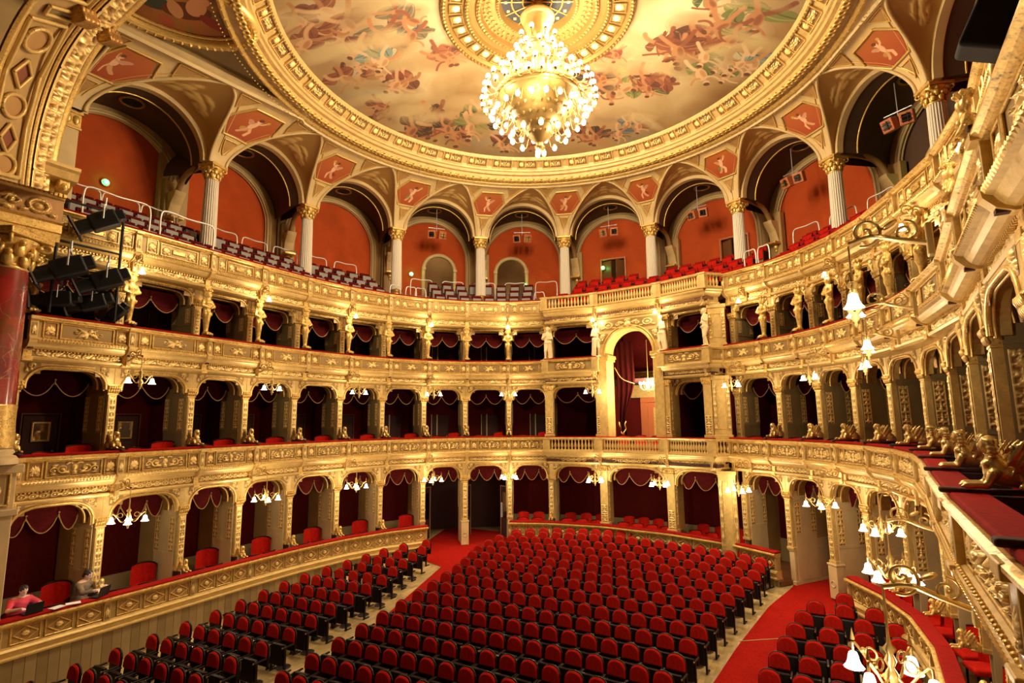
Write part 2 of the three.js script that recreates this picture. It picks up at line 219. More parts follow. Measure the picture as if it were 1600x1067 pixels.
const HM = {
  scroll: heights(360, 140, (x, w, h) => { for (const s of [-1, 1]) { const X = (q) => w / 2 + s * q; spiral(x, X(78), h * 0.50, 44, 1.35, -s, s > 0 ? 2.6 : 0.54, 11); spiral(x, X(140), h * 0.58, 28, 1.2, s, s > 0 ? 3.6 : -0.46, 9); leaf(x, X(30), h * 0.8, 52, 22, s > 0 ? -0.35 : 3.49); leaf(x, X(110), h * 0.2, 44, 18, s > 0 ? 0.4 : 2.74); leaf(x, X(60), h * 0.18, 34, 14, s > 0 ? -2.6 : -0.54); blob(x, X(78), h * 0.5, 14, 14); leaf(x, X(118), h * 0.86, 40, 14, s > 0 ? -0.2 : 3.34); } blob(x, w / 2, h * 0.42, 21, 27); blob(x, w / 2, h * 0.42, 12, 17); leaf(x, w / 2, h * 0.58, 50, 26, 1.57); leaf(x, w / 2 - 14, h * 0.2, 26, 12, -2.2); leaf(x, w / 2 + 14, h * 0.2, 26, 12, -0.9); }),
  trophy: heights(360, 140, (x, w, h) => { stroke(x, [[w * 0.3, h * 0.84], [w * 0.68, h * 0.18]], 10); stroke(x, [[w * 0.3, h * 0.2], [w * 0.72, h * 0.82]], 9); blob(x, w * 0.44, h * 0.6, 34, 22, -0.5); blob(x, w * 0.38, h * 0.7, 20, 15, -0.5); spiral(x, w * 0.60, h * 0.46, 30, 1.1, 1, 2, 9); leaf(x, w * 0.5, h * 0.5, 76, 24, 0.25); leaf(x, w * 0.5, h * 0.45, 66, 22, 3.4); leaf(x, w * 0.5, h * 0.4, 46, 20, -0.8); leaf(x, w * 0.5, h * 0.66, 44, 18, 2.2); blob(x, w * 0.66, h * 0.7, 17, 17); spiral(x, w * 0.27, h * 0.46, 20, 1, 1, 0, 7); spiral(x, w * 0.76, h * 0.5, 20, 1, -1, 3, 7); }),
  strip: heights(64, 512, (x, w, h) => { for (const X of [3, w - 3]) stroke(x, [[X, 0], [X, h]], 7, 0.7); for (let k = 0; k < 4; k++) { const y = h * (k + 0.5) / 4; stroke(x, [[w / 2, y - 62], [w / 2, y + 62]], 6, 0.8); for (const s of [-1, 1]) { spiral(x, w / 2 + s * 14, y - 26, 13, 1.1, s, s > 0 ? 2.4 : 0.7, 6); leaf(x, w / 2, y + 14, 34, 13, 1.57 - s * 0.9); leaf(x, w / 2, y + 44, 30, 13, -1.57 + s * 0.8); leaf(x, w / 2 + s * 8, y - 44, 26, 13, s > 0 ? -0.5 : 3.64); leaf(x, w / 2 + s * 4, y + 24, 24, 12, s > 0 ? 0.3 : 2.84); } blob(x, w / 2, y + 4, 12, 15); blob(x, w / 2, y - 50, 8, 9); } }),
  wave: heights(512, 64, (x, w, h) => { for (let k = 0; k < 6; k++) { const X = w * (k + 0.5) / 6, s = k % 2 ? 1 : -1; spiral(x, X, h / 2 + s * 3, 23, 1.25, s, s * 2.4, 8); leaf(x, X + 22, h / 2 + s * 14, 34, 15, -s * 0.4); leaf(x, X + 8, h / 2 - s * 22, 26, 12, s * 0.3); stroke(x, [[X - 40, h / 2 + s * 24], [X, h / 2 + s * 27], [X + 40, h / 2 - s * 24]], 6, 0.8); } }),
  guilloche: heights(512, 64, (x, w, h) => { for (let k = 0; k < 9; k++) { const X = w * (k + 0.5) / 9; for (const q of [-1, 1]) { const p = []; for (let i = 0; i <= 14; i++) { const a = -0.7 + i / 14 * 4.5; p.push([X + Math.cos(a) * 19 * q, h / 2 + Math.sin(a) * 19 * q]); } stroke(x, p, 8); } blob(x, X, h / 2, 8, 8); blob(x, X + w / 18, h / 2, 5, 15, 0, 0.7); } }),
  rosette: heights(96, 96, (x, w, h) => { for (let k = 0; k < 8; k++) leaf(x, w / 2, h / 2, 42, 17, k * 0.785); blob(x, w / 2, h / 2, 12, 12); }),
  palmette: heights(80, 128, (x, w, h) => { for (let k = -3; k <= 3; k++) leaf(x, w / 2, h * 0.62, 56 - Math.abs(k) * 6, 13, -1.57 + k * 0.4); for (const s of [-1, 1]) spiral(x, w / 2 + s * 17, h * 0.78, 16, 1.2, s, s > 0 ? 3.6 : -0.5, 7); blob(x, w / 2, h * 0.64, 10, 10); }),
  lunette: heights(256, 160, (x, w, h) => { for (const s of [-1, 1]) { leaf(x, w / 2 + s * 10, h * 0.5, 90, 34, s > 0 ? 0.15 : 2.99); leaf(x, w / 2 + s * 30, h * 0.36, 56, 22, s > 0 ? -0.5 : 3.6); spiral(x, w / 2 + s * 66, h * 0.7, 26, 1.2, s, s > 0 ? 3 : 0, 9); blob(x, w / 2 + s * 34, h * 0.66, 13, 19, s * 0.5); leaf(x, w / 2 + s * 60, h * 0.5, 46, 16, s > 0 ? 0.8 : 2.3); } blob(x, w / 2, h * 0.48, 17, 30); blob(x, w / 2, h * 0.24, 13, 14); leaf(x, w / 2, h * 0.6, 44, 24, 1.57); }),
  corner: heights(128, 128, (x, w, h) => { spiral(x, w * 0.62, h * 0.34, 30, 1.3, 1, 2.4, 10); leaf(x, w * 0.3, h * 0.16, 56, 22, 0.1); leaf(x, w * 0.86, h * 0.45, 52, 20, 1.5); leaf(x, w * 0.5, h * 0.5, 30, 16, 0.8); }),
  wreath: heights(640, 160, (x, w, h) => { for (const q of [0.17, 0.83]) { for (let k = 0; k < 16; k++) leaf(x, w * q + Math.cos(k * 0.393) * 44, h * 0.5 + Math.sin(k * 0.393) * 44, 28, 14, k * 0.393 + 1.8); blob(x, w * q, h / 2, 20, 20); for (const s of [-1, 1]) leaf(x, w * q + s * 40, h * 0.75, 46, 18, s > 0 ? 0.2 : 2.94); } for (const s of [-1, 1]) { spiral(x, w / 2 + s * 100, h * 0.5, 34, 1.4, s, s > 0 ? 3 : 0, 11); leaf(x, w / 2 + s * 40, h * 0.4, 70, 30, s > 0 ? -0.3 : 3.44); leaf(x, w / 2 + s * 44, h * 0.78, 60, 24, s > 0 ? 0.2 : 2.94); } blob(x, w / 2, h * 0.5, 34, 46); blob(x, w / 2, h * 0.12, 34, 18); blob(x, w / 2, h * 0.5, 16, 24); }),
};
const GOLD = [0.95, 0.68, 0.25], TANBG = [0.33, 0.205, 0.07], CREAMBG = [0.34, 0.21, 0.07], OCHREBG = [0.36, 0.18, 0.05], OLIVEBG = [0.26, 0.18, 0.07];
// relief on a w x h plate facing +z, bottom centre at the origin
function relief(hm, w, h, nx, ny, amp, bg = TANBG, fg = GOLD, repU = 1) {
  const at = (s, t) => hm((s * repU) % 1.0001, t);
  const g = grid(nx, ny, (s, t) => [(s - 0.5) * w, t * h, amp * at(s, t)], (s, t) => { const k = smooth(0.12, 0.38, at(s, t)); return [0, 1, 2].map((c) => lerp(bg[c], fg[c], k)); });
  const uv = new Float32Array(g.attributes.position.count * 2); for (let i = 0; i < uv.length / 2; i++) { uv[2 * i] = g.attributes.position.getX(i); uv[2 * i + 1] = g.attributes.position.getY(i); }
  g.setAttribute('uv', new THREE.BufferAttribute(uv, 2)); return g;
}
// a rectangular moulded frame in the plane z, centred at x, with bottom at y
function frameGeo(w, h, t, d, x = 0, y = 0, z = 0) { return extrude(shapeOf([[x - w / 2, y], [x + w / 2, y], [x + w / 2, y + h], [x - w / 2, y + h]], [[[x - w / 2 + t, y + t], [x - w / 2 + t, y + h - t], [x + w / 2 - t, y + h - t], [x + w / 2 - t, y + t]]]), d, Math.min(t, d) * 0.3, z); }
const moved = (g, x, y, z) => { const c = g.clone(); c.translate(x, y, z); return c; };
const onto = (m, x, y, z, ry = 0) => { m.position.set(x, y, z); m.rotation.y = ry; return m; };

// ---------------------------------------------------------------- one bay of each tier (nominal width, rail top at y = 0, +z towards the hall)
const W0 = 1.95, HALF = W0 / 2;
const railGeo = fin(T(new RoundedBoxGeometry(W0 + 0.03, 0.07, 0.30, 3, 0.03), 0, 0.032, -0.07));
const G_ = {};   // shared geometries
G_.capMould = fin(prism([[0.10, 0], [0.15, -0.02], [0.15, -0.05], [0.10, -0.08], [0.07, -0.11], [0.03, -0.12], [-0.2, -0.12], [-0.2, 0]], -HALF, HALF));
G_.body = fin(prism([[0, -0.11], [0, -0.60], [-0.16, -0.60], [-0.16, -0.11]], -HALF, HALF));
G_.lowMould = fin(prism([[0.03, -0.58], [0.10, -0.62], [0.12, -0.66], [0.10, -0.70], [0.04, -0.73], [0.015, -0.78], [-0.03, -0.84], [-0.10, -0.88], [-0.16, -0.89], [-0.4, -0.89], [-0.4, -0.58]], -HALF, HALF));
G_.friezeBed = fin(prism([[-0.20, -0.88], [-0.20, -1.12], [-0.5, -1.12], [-0.5, -0.88]], -HALF, HALF));
G_.beam = fin(prism([[-0.13, -1.10], [-0.11, -1.13], [-0.13, -1.18], [-0.22, -1.22], [-0.9, -1.22], [-0.9, -1.10]], -HALF, HALF));
G_.dentil = (() => { const l = []; for (let i = 0; i < 28; i++) l.push(box(0.035, 0.04, 0.05, -HALF + (i + 0.5) * W0 / 28, -0.915, -0.165)); return mg(l); })();
G_.beads = (() => { const l = []; for (let i = 0; i < 26; i++) l.push(T(new THREE.OctahedronGeometry(0.022, 1), -HALF + (i + 0.5) * W0 / 26, -0.60, 0.085)); return mg(l); })();
G_.leaves = (() => { const l = []; for (let i = 0; i < 30; i++) l.push(T(new THREE.OctahedronGeometry(0.034, 0), -HALF + (i + 0.5) * W0 / 30, -0.665, 0.112, 0.3, 0, 0, [0.8, 1.25, 0.6])); return mg(l); })();
G_.pilaster = mg([box(0.15, 0.52, 0.12, 0, -0.355, 0.03, 0.012), box(0.19, 0.10, 0.20, 0, -0.06, 0.06, 0.012), box(0.17, 0.06, 0.14, 0, -0.63, 0.08, 0.012), prism([[0.13, -0.66], [0.12, -0.74], [0.03, -0.86], [-0.1, -0.92], [-0.2, -0.92], [-0.2, -0.66]], -0.07, 0.07)]);
G_.keystone = mg([box(0.16, 0.24, 0.12, 0, -1.0, -0.2, 0.01), box(0.2, 0.12, 0.2, 0, -1.17, -0.2, 0.01)]);
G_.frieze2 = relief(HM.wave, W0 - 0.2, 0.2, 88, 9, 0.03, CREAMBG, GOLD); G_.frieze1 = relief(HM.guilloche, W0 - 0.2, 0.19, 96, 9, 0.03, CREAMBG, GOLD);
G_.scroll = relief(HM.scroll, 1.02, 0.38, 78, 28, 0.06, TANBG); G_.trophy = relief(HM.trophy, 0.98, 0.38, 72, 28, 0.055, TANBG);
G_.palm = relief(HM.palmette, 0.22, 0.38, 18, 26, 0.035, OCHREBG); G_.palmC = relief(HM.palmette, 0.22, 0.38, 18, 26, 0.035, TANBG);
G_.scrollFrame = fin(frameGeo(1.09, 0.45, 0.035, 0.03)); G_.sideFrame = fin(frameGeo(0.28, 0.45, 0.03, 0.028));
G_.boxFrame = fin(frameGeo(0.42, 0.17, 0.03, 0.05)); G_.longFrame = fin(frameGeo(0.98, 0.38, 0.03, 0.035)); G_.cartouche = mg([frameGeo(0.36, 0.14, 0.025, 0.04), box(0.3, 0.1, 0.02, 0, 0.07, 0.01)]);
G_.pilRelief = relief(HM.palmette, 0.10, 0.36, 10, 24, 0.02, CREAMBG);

function balcony(tier) {                       // parts of one balcony bay; tier 2, 3 or 4
  const o = new THREE.Group();
  part(o, 'velvet_rail', railGeo, M.velvet, 'red velvet padded rail');
  part(o, 'cap_moulding', G_.capMould, M.gold); part(o, 'parapet_body', G_.body, M.parapet);
  const y = -0.575;
  if (tier === 4) {
    const pl = part(o, 'long_panel', G_.longFrame, M.gold); onto(pl, 0.06, y + 0.03, 0); part(pl, 'cartouche', G_.cartouche, M.gold).position.set(0, 0.12, 0);
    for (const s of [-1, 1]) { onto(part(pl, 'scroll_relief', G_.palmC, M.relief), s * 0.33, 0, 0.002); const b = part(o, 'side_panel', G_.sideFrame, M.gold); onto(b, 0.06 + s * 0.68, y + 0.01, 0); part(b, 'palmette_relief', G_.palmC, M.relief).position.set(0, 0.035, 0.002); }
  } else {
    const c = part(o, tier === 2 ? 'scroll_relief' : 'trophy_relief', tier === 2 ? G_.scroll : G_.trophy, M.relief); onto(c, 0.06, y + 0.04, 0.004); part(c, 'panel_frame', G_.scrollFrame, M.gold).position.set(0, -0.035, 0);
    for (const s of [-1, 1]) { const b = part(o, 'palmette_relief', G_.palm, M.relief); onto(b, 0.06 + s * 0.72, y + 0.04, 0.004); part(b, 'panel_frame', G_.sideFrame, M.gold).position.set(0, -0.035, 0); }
  }
  part(o, 'base_moulding', G_.lowMould, M.creamGold); stuffPart(o, 'bead_course', G_.beads, M.gold); stuffPart(o, 'leaf_course', G_.leaves, M.gold); stuffPart(o, 'dentil_course', G_.dentil, M.gold);
  part(o, 'frieze_bed', G_.friezeBed, M.parapet); onto(part(o, 'frieze_relief', tier === 2 ? G_.frieze1 : G_.frieze2, M.relief), 0, -1.10, -0.198); part(o, 'beam_moulding', G_.beam, M.creamGold);
  const p = part(o, 'pilaster', G_.pilaster, M.creamGold); p.position.x = -HALF; part(p, 'pilaster_relief', G_.pilRelief, M.relief).position.set(0, -0.55, 0.091);
  part(o, 'bracket_block', G_.keystone, M.gold).position.x = -HALF;
  return o;
}
// ground tier: parapet of lozenge panels over a plinth
G_.lozenge = (() => { const l = [frameGeo(0.52, 0.40, 0.03, 0.03)]; for (const sx of [-1, 1]) for (const sy of [-1, 1]) l.push(bar([0, 0.2 + sy * 0.16, 0.015], [sx * 0.21, 0.2, 0.015], 0.017, 0.017, 4)); return mg(l); })();
G_.rosette = relief(HM.rosette, 0.17, 0.15, 14, 12, 0.04, OCHREBG); G_.lozField = fin(box(0.46, 0.34, 0.01, 0, 0.2, 0.002));
G_.low1 = fin(prism([[0.02, -0.55], [0.07, -0.58], [0.10, -0.63], [0.06, -0.70], [0.05, -0.76], [0.10, -0.79], [0.10, -0.83], [-0.2, -0.83], [-0.2, -0.55]], -HALF, HALF));
G_.pil1 = mg([box(0.14, 0.50, 0.08, 0, -0.33, 0.02, 0.01), box(0.16, 0.08, 0.16, 0, -0.05, 0.05, 0.01)]);
function parapet1() {
  const o = new THREE.Group();
  part(o, 'velvet_rail', railGeo, M.velvet, 'red velvet padded rail'); part(o, 'cap_moulding', G_.capMould, M.gold); part(o, 'parapet_body', G_.body, M.parapet);
  for (const k of [-1, 0, 1]) { const f = part(o, 'lozenge_panel', G_.lozenge, M.gold); onto(f, 0.07 + k * 0.58, -0.53, 0); part(f, 'panel_field', G_.lozField, M.ochre); onto(part(f, 'rosette', G_.rosette, M.relief), 0, 0.125, 0.008); }
  part(o, 'base_moulding', G_.low1, M.creamGold);
  const p = part(o, 'pilaster', G_.pil1, M.creamGold); p.position.x = -HALF; part(p, 'pilaster_relief', G_.pilRelief, M.relief).position.set(0, -0.53, 0.061);
  return o;
}
// arched front between two piers; H from underside of the balcony above (y = 0) downwards; local z of the front face = 0
function archShape(w, drop, rise, rad, inset = 0) {     // outer rectangle with a basket-arched gap open at the bottom
  const hw = w / 2, ow = hw - 0.17 - inset, pts = [[-hw, 0], [hw, 0], [hw, -drop], [ow, -drop]], top = -rise - inset;
  for (let i = 0; i <= 8; i++) { const a = i / 8 * Math.PI / 2; pts.push([ow - rad + rad * Math.cos(a), top - rad + rad * Math.sin(a)]); }
  for (let i = 0; i <= 8; i++) { const a = Math.PI / 2 + i / 8 * Math.PI / 2; pts.push([-ow + rad + rad * Math.cos(a), top - rad + rad * Math.sin(a)]); }
  pts.push([-ow, -drop], [-hw, -drop]);
  return { shape: shapeOf(pts), edge: pts.slice(3, -1), ow };
}
const D = { arch1: archShape(W0, 0.72, 0.1, 0.5), arch2: archShape(W0, 0.62, 0.09, 0.46), arch3: archShape(W0, 0.5, 0.04, 0.32) };
for (const k of [1, 2, 3]) {
  const a = D['arch' + k]; G_['arch' + k] = fin(extrude(a.shape, 0.22, 0.01, -0.22));
  G_['archBand' + k] = mg([tube(a.edge.map((p) => [p[0], p[1], 0.0]), 0.038, 40, 6), tube(a.edge.map((p) => [p[0] * 0.965, p[1] - 0.035, -0.05]), 0.022, 40, 5)]);
  const b = archShape(W0, 0.72 - (k - 1) * 0.11, 0.1 - (k - 1) * 0.03, 0.46 - (k - 1) * 0.08, 0.05);
  G_['archInner' + k] = fin(extrude(b.shape, 0.26, 0.01, -0.62)); G_['archBandI' + k] = mg([tube(b.edge.map((p) => [p[0], p[1], -0.34]), 0.03, 40, 6)]);
}
G_.cornerLeaf = relief(HM.corner, 0.30, 0.30, 20, 20, 0.045, CREAMBG);
function archFront(k) {
  const o = new THREE.Group();
  part(o, 'spandrel_wall', G_['arch' + k], M.creamGold); part(o, 'arch_moulding', G_['archBand' + k], M.gold);
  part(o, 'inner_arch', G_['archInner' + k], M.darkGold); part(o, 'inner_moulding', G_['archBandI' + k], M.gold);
  for (const s of [-1, 1]) { const c = part(o, 'corner_leaf', G_.cornerLeaf, M.relief); c.position.set(s * (HALF - 0.28), -0.32 + 0.02 * k, 0.005); c.scale.x = s; }
  return o;
}
// pier with ornament strips; base at y = 0, height h; the front face at z = 0
const capGeo = (() => { const l = [box(0.36, 0.05, 0.24, 0, 0.23, -0.08, 0.012), box(0.28, 0.04, 0.18, 0, -0.02, -0.08, 0.012)]; for (let r = 0; r < 2; r++) for (let k = -2; k <= 2; k++) l.push(T(new THREE.SphereGeometry(0.05, 6, 5), k * 0.062, 0.06 + r * 0.09, 0.02 + r * 0.03, 0.4, 0, 0, [0.8, 1.3, 0.6])); for (const s of [-1, 1]) l.push(T(new THREE.TorusGeometry(0.04, 0.02, 5, 10), s * 0.15, 0.18, 0.03, 0, s * 0.5, 0)); l.push(box(0.27, 0.22, 0.16, 0, 0.1, -0.08)); return mg(l); })();
function pier(h, o = {}) {
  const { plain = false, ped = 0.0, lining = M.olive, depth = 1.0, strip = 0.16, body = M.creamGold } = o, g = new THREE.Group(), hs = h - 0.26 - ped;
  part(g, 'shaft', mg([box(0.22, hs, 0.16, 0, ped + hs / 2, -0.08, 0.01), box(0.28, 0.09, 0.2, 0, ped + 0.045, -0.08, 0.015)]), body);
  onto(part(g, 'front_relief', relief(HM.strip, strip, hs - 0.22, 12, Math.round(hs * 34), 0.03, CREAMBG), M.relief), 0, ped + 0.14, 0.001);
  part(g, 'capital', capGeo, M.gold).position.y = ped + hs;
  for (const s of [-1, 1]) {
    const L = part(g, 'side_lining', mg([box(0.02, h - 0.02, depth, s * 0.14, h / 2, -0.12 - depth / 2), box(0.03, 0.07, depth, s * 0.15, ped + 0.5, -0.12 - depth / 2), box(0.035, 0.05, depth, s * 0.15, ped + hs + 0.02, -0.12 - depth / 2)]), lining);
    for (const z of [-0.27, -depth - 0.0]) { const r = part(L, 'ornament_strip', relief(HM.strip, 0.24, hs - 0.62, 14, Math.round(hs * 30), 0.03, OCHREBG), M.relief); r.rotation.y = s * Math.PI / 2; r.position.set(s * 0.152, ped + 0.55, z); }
  }
  if (ped && !plain) part(g, 'pedestal', mg([box(0.34, ped, 0.3, 0, ped / 2, -0.1, 0.015), box(0.38, 0.06, 0.34, 0, ped - 0.03, -0.1, 0.015), T(new THREE.TorusGeometry(0.09, 0.016, 6, 20), 0, ped * 0.42, 0.055)]), M.stone);
  return g;
}
// draped valance of n swags with a fringe
function valance(w, n, drop, mats) {
  const g = new THREE.Group(), widths = n === 3 ? [0.3, 0.42, 0.28] : [0.5, 0.5]; let x = -w / 2;
  widths.forEach((q) => {
    const sw = q * w, x0 = x; x += sw;
    const f = (s, t) => { const sag = 4 * s * (1 - s), fold = Math.sin(t * 19 + Math.sin(s * 3.1) * 1.6); return [x0 + s * sw, -(0.05 + t * (drop * 0.42 + sag * drop * 0.58)) , 0.06 * sag * t + 0.022 * fold * sag + 0.02 * Math.sin(s * 17) * (1 - sag)]; };
    const sg = part(g, 'swag', fin(grid(16, 14, f)), mats);
    const e = []; for (let i = 0; i <= 16; i++) { const p = f(i / 16, 1); e.push([p[0], p[1], p[2] + 0.012]); }
    part(sg, 'fringe', fin(tube(e, 0.014, 24, 5)), M.fringe, 'gold fringe');
  });
  let xx = -w / 2; for (const q of widths.slice(0, -1)) { xx += q * w; part(g, 'tassel', mg([ball(0.024, xx, -drop * 0.40, 0.05), T(new THREE.ConeGeometry(0.03, 0.12, 8), xx, -drop * 0.40 - 0.07, 0.05)]), M.fringe, 'gold tassel'); }
  return g;
}

// ---------------------------------------------------------------- the tiers
const UL = [4.11, 6.09, 8.14, 9.87, 11.64, 13.40, 15.06, 16.70, 18.30, 20.0, 21.6], UR = [28.78, 30.26, 31.65, 32.91, 34.24, 35.7, 37.4, 39.6, 41.9, 44.1, 46.4, 48.7];
const UROY = [21.6, 23.87, 26.6, 28.55], NROY = -0.56, UROY1 = [21.6, 23.75, 26.35, 28.6];
const SY = [0, 1, 0.955, 0.90, 1.0];                 // height of each balcony assembly against the drawn one
const UNDER = RAIL.map((y, k) => y - 1.22 * SY[k]);  // underside of each balcony
const TIERNAME = ['', 'ground', 'second', 'third', 'gallery'];
function frameAt(u0, u1, n, t = 0) { const a = rail(u0, n + NOFF(t, u0)), b = rail(u1, n + NOFF(t, u1)), l = Math.hypot(b.x - a.x, b.z - a.z); return { x: (a.x + b.x) / 2, z: (a.z + b.z) / 2, l, turn: Math.atan2(a.z - b.z, b.x - a.x), a, b }; }
// where a bay is, in words
const WHERE = (side, i) => side === 'L' ? `${ORD[i]} bay from the stage, left wall` : side === 'R' ? `${ORD[i]} bay right of the royal box` : `${['', 'left', 'middle', 'right'][i + 1]} bay of the royal box`;
const BAYS = [];
for (let i = 0; i < UL.length - 1; i++) BAYS.push({ side: 'L', i, u0: UL[i], u1: UL[i + 1] });
for (let i = 0; i < UR.length - 1; i++) BAYS.push({ side: 'R', i, u0: UR[i], u1: UR[i + 1] });
function put(proto, name, label, category, group, u0, u1, n, y, sy = 1, t = 0) {
  const f = frameAt(u0, u1, n, t), r = proto.clone(); r.name = numbered(name); r.position.set(f.x, y, f.z); r.rotation.y = f.turn; r.scale.set(f.l / W0, sy, 1); tag(r, label, category, group); scene.add(r); return r;
}
function putAt(proto, name, label, category, group, u, n, y, extraTurn = 0, s = 1) {
  const p = rail(u, n), r = proto.clone(); r.name = numbered(name); r.position.set(p.x, y, p.z); r.rotation.y = p.turn + extraTurn; r.scale.setScalar(s); tag(r, label, category, group); scene.add(r); return r;
}
// rail().turn is the plan angle; for rotation.y the local x must follow the travel direction
const P_ = { b2: balcony(2), b3: balcony(3), b4: balcony(4), p1: parapet1(), a1: archFront(1), a2: archFront(2), a3: archFront(3) };
const passage1 = (b) => (b.side === 'L' && b.i >= 7 && b.i <= 8) || (b.side === 'R' && b.i >= 1 && b.i <= 2);
for (const b of BAYS) {
  const w = WHERE(b.side, b.i);
  put(P_.b2, 'box_balcony', `second tier balcony front with scrollwork, ${w}`, 'balcony', 'second tier balcony fronts', b.u0, b.u1, 0, RAIL[2], SY[2]);
  put(P_.b3, 'box_balcony', `third tier balcony front with trophy relief, ${w}`, 'balcony', 'third tier balcony fronts', b.u0, b.u1, 0, RAIL[3], SY[3], 3);
  put(P_.b4, 'box_balcony', `gallery balcony front with cartouche, ${w}`, 'balcony', 'gallery balcony fronts', b.u0, b.u1, 0, RAIL[4], SY[4], 4);
  if (!passage1(b)) put(P_.p1, 'box_parapet', `ground tier parapet of lozenge panels, ${w}`, 'parapet', 'ground tier parapets', b.u0, b.u1, 0, RAIL[1]);
  put(P_.a1, 'box_arch', `gilded arch over the ground tier box, ${w}`, 'arch', 'ground tier arches', b.u0, b.u1, 0.66, UNDER[2]);
  put(P_.a2, 'box_arch', `gilded arch over the second tier box, ${w}`, 'arch', 'second tier arches', b.u0, b.u1, 0.66, UNDER[3]);
  put(P_.a3, 'box_arch', `low gilded arch over the third tier box, ${w}`, 'arch', 'third tier arches', b.u0, b.u1, 0.66, UNDER[4], 1, 3);
}
// piers between the boxes
const PH = [0, UNDER[2] - RAIL[1] - 0.56, UNDER[3] - RAIL[2] - 0.46, UNDER[4] - RAIL[3] - 0.28];
const pierProto = { 1: pier(PH[1] + RAIL[1] - 0.12, { ped: RAIL[1] - 0.04, lining: M.stone, plain: true }), 2: pier(PH[2]), 3: pier(PH[3], { strip: 0.12 }), door: pier(PH[1] + RAIL[1], { ped: 1.05, lining: M.stone }) };
const JOINTS = []; UL.forEach((u, i) => JOINTS.push({ side: 'L', i, u })); UR.forEach((u, i) => JOINTS.push({ side: 'R', i, u }));
const JW = (j) => j.side === 'L' ? (j.i ? `${ORD[j.i - 1]} division from the stage, left wall` : 'stage end of the left wall') : (j.i ? `${ORD[j.i - 1]} division right of the royal box` : 'right end of the royal box');
for (const j of JOINTS) {
  const door = (j.side === 'L' && j.i === 8) || (j.side === 'R' && j.i === 2);
  putAt(door ? pierProto.door : pierProto[1], 'box_pier', door ? `tall pier on a pedestal between the doorways, ${j.side === 'L' ? 'end of the left aisle' : 'end of the right aisle'}` : `gilded pier of the ground tier, ${JW(j)}`, 'pier', 'ground tier piers', j.u, 0.66, door ? 0 : 0.12);
  putAt(pierProto[2], 'box_pier', `carved gilded pier of the second tier, ${JW(j)}`, 'pier', 'second tier piers', j.u, 0.66, RAIL[2]);
  putAt(pierProto[3], 'box_pier', `short gilded pier of the third tier, ${JW(j)}`, 'pier', 'third tier piers', j.u, 0.66 + NOFF(3, j.u), RAIL[3]);
}
// carved figures: herms on the third tier rail, crouching sphinxes on the second and ground tiers
const hermGeo = sdf((p) => {
  let d = capsule(p, [0, 1.22, 0.02], [0, 1.25, 0.03], 0.085, 0.08); d = sminK(d, capsule(p, [0, 1.08, 0], [0, 1.16, 0.01], 0.05, 0.05), 0.04);
  d = sminK(d, ellip(p, [0, 0.98, 0.01], [0.15, 0.15, 0.10]), 0.06); d = sminK(d, ellip(p, [0, 0.82, 0], [0.12, 0.14, 0.09]), 0.06);
  for (const s of [-1, 1]) { d = sminK(d, capsule(p, [s * 0.14, 1.05, 0], [s * 0.2, 0.90, 0.06], 0.048, 0.04), 0.04); d = sminK(d, capsule(p, [s * 0.2, 0.90, 0.06], [s * 0.07, 0.84, 0.13], 0.04, 0.032), 0.03); d = sminK(d, ellip(p, [s * 0.06, 1.0, 0.09], [0.05, 0.05, 0.04]), 0.03); d = sminK(d, ellip(p, [s * 0.09, 1.25, -0.01], [0.05, 0.08, 0.06]), 0.03); }
  d = sminK(d, ellip(p, [0, 0.66, 0.02], [0.15, 0.10, 0.11]) + 0.014 * Math.sin(p[0] * 70) , 0.05); d = sminK(d, capsule(p, [0, 0.6, 0], [0, 0.14, 0], 0.115, 0.065), 0.05); d = sminK(d, ellip(p, [0, 0.48, 0.09], [0.05, 0.10, 0.04]), 0.03);
  d = sminK(d, ellip(p, [0, 0.06, 0.05], [0.12, 0.08, 0.15]), 0.04); d = sminK(d, ellip(p, [0.0, 0.05, 0.19], [0.13, 0.05, 0.05]) + 0.01 * Math.sin(p[0] * 90), 0.03);
  return sminK(d, ellip(p, [0, 1.38, 0], [0.14, 0.05, 0.12]) + 0.008 * Math.sin(Math.atan2(p[0], p[2]) * 8), 0.03);
}, [-0.3, -0.03, -0.2], [0.3, 1.46, 0.3], 0.02);
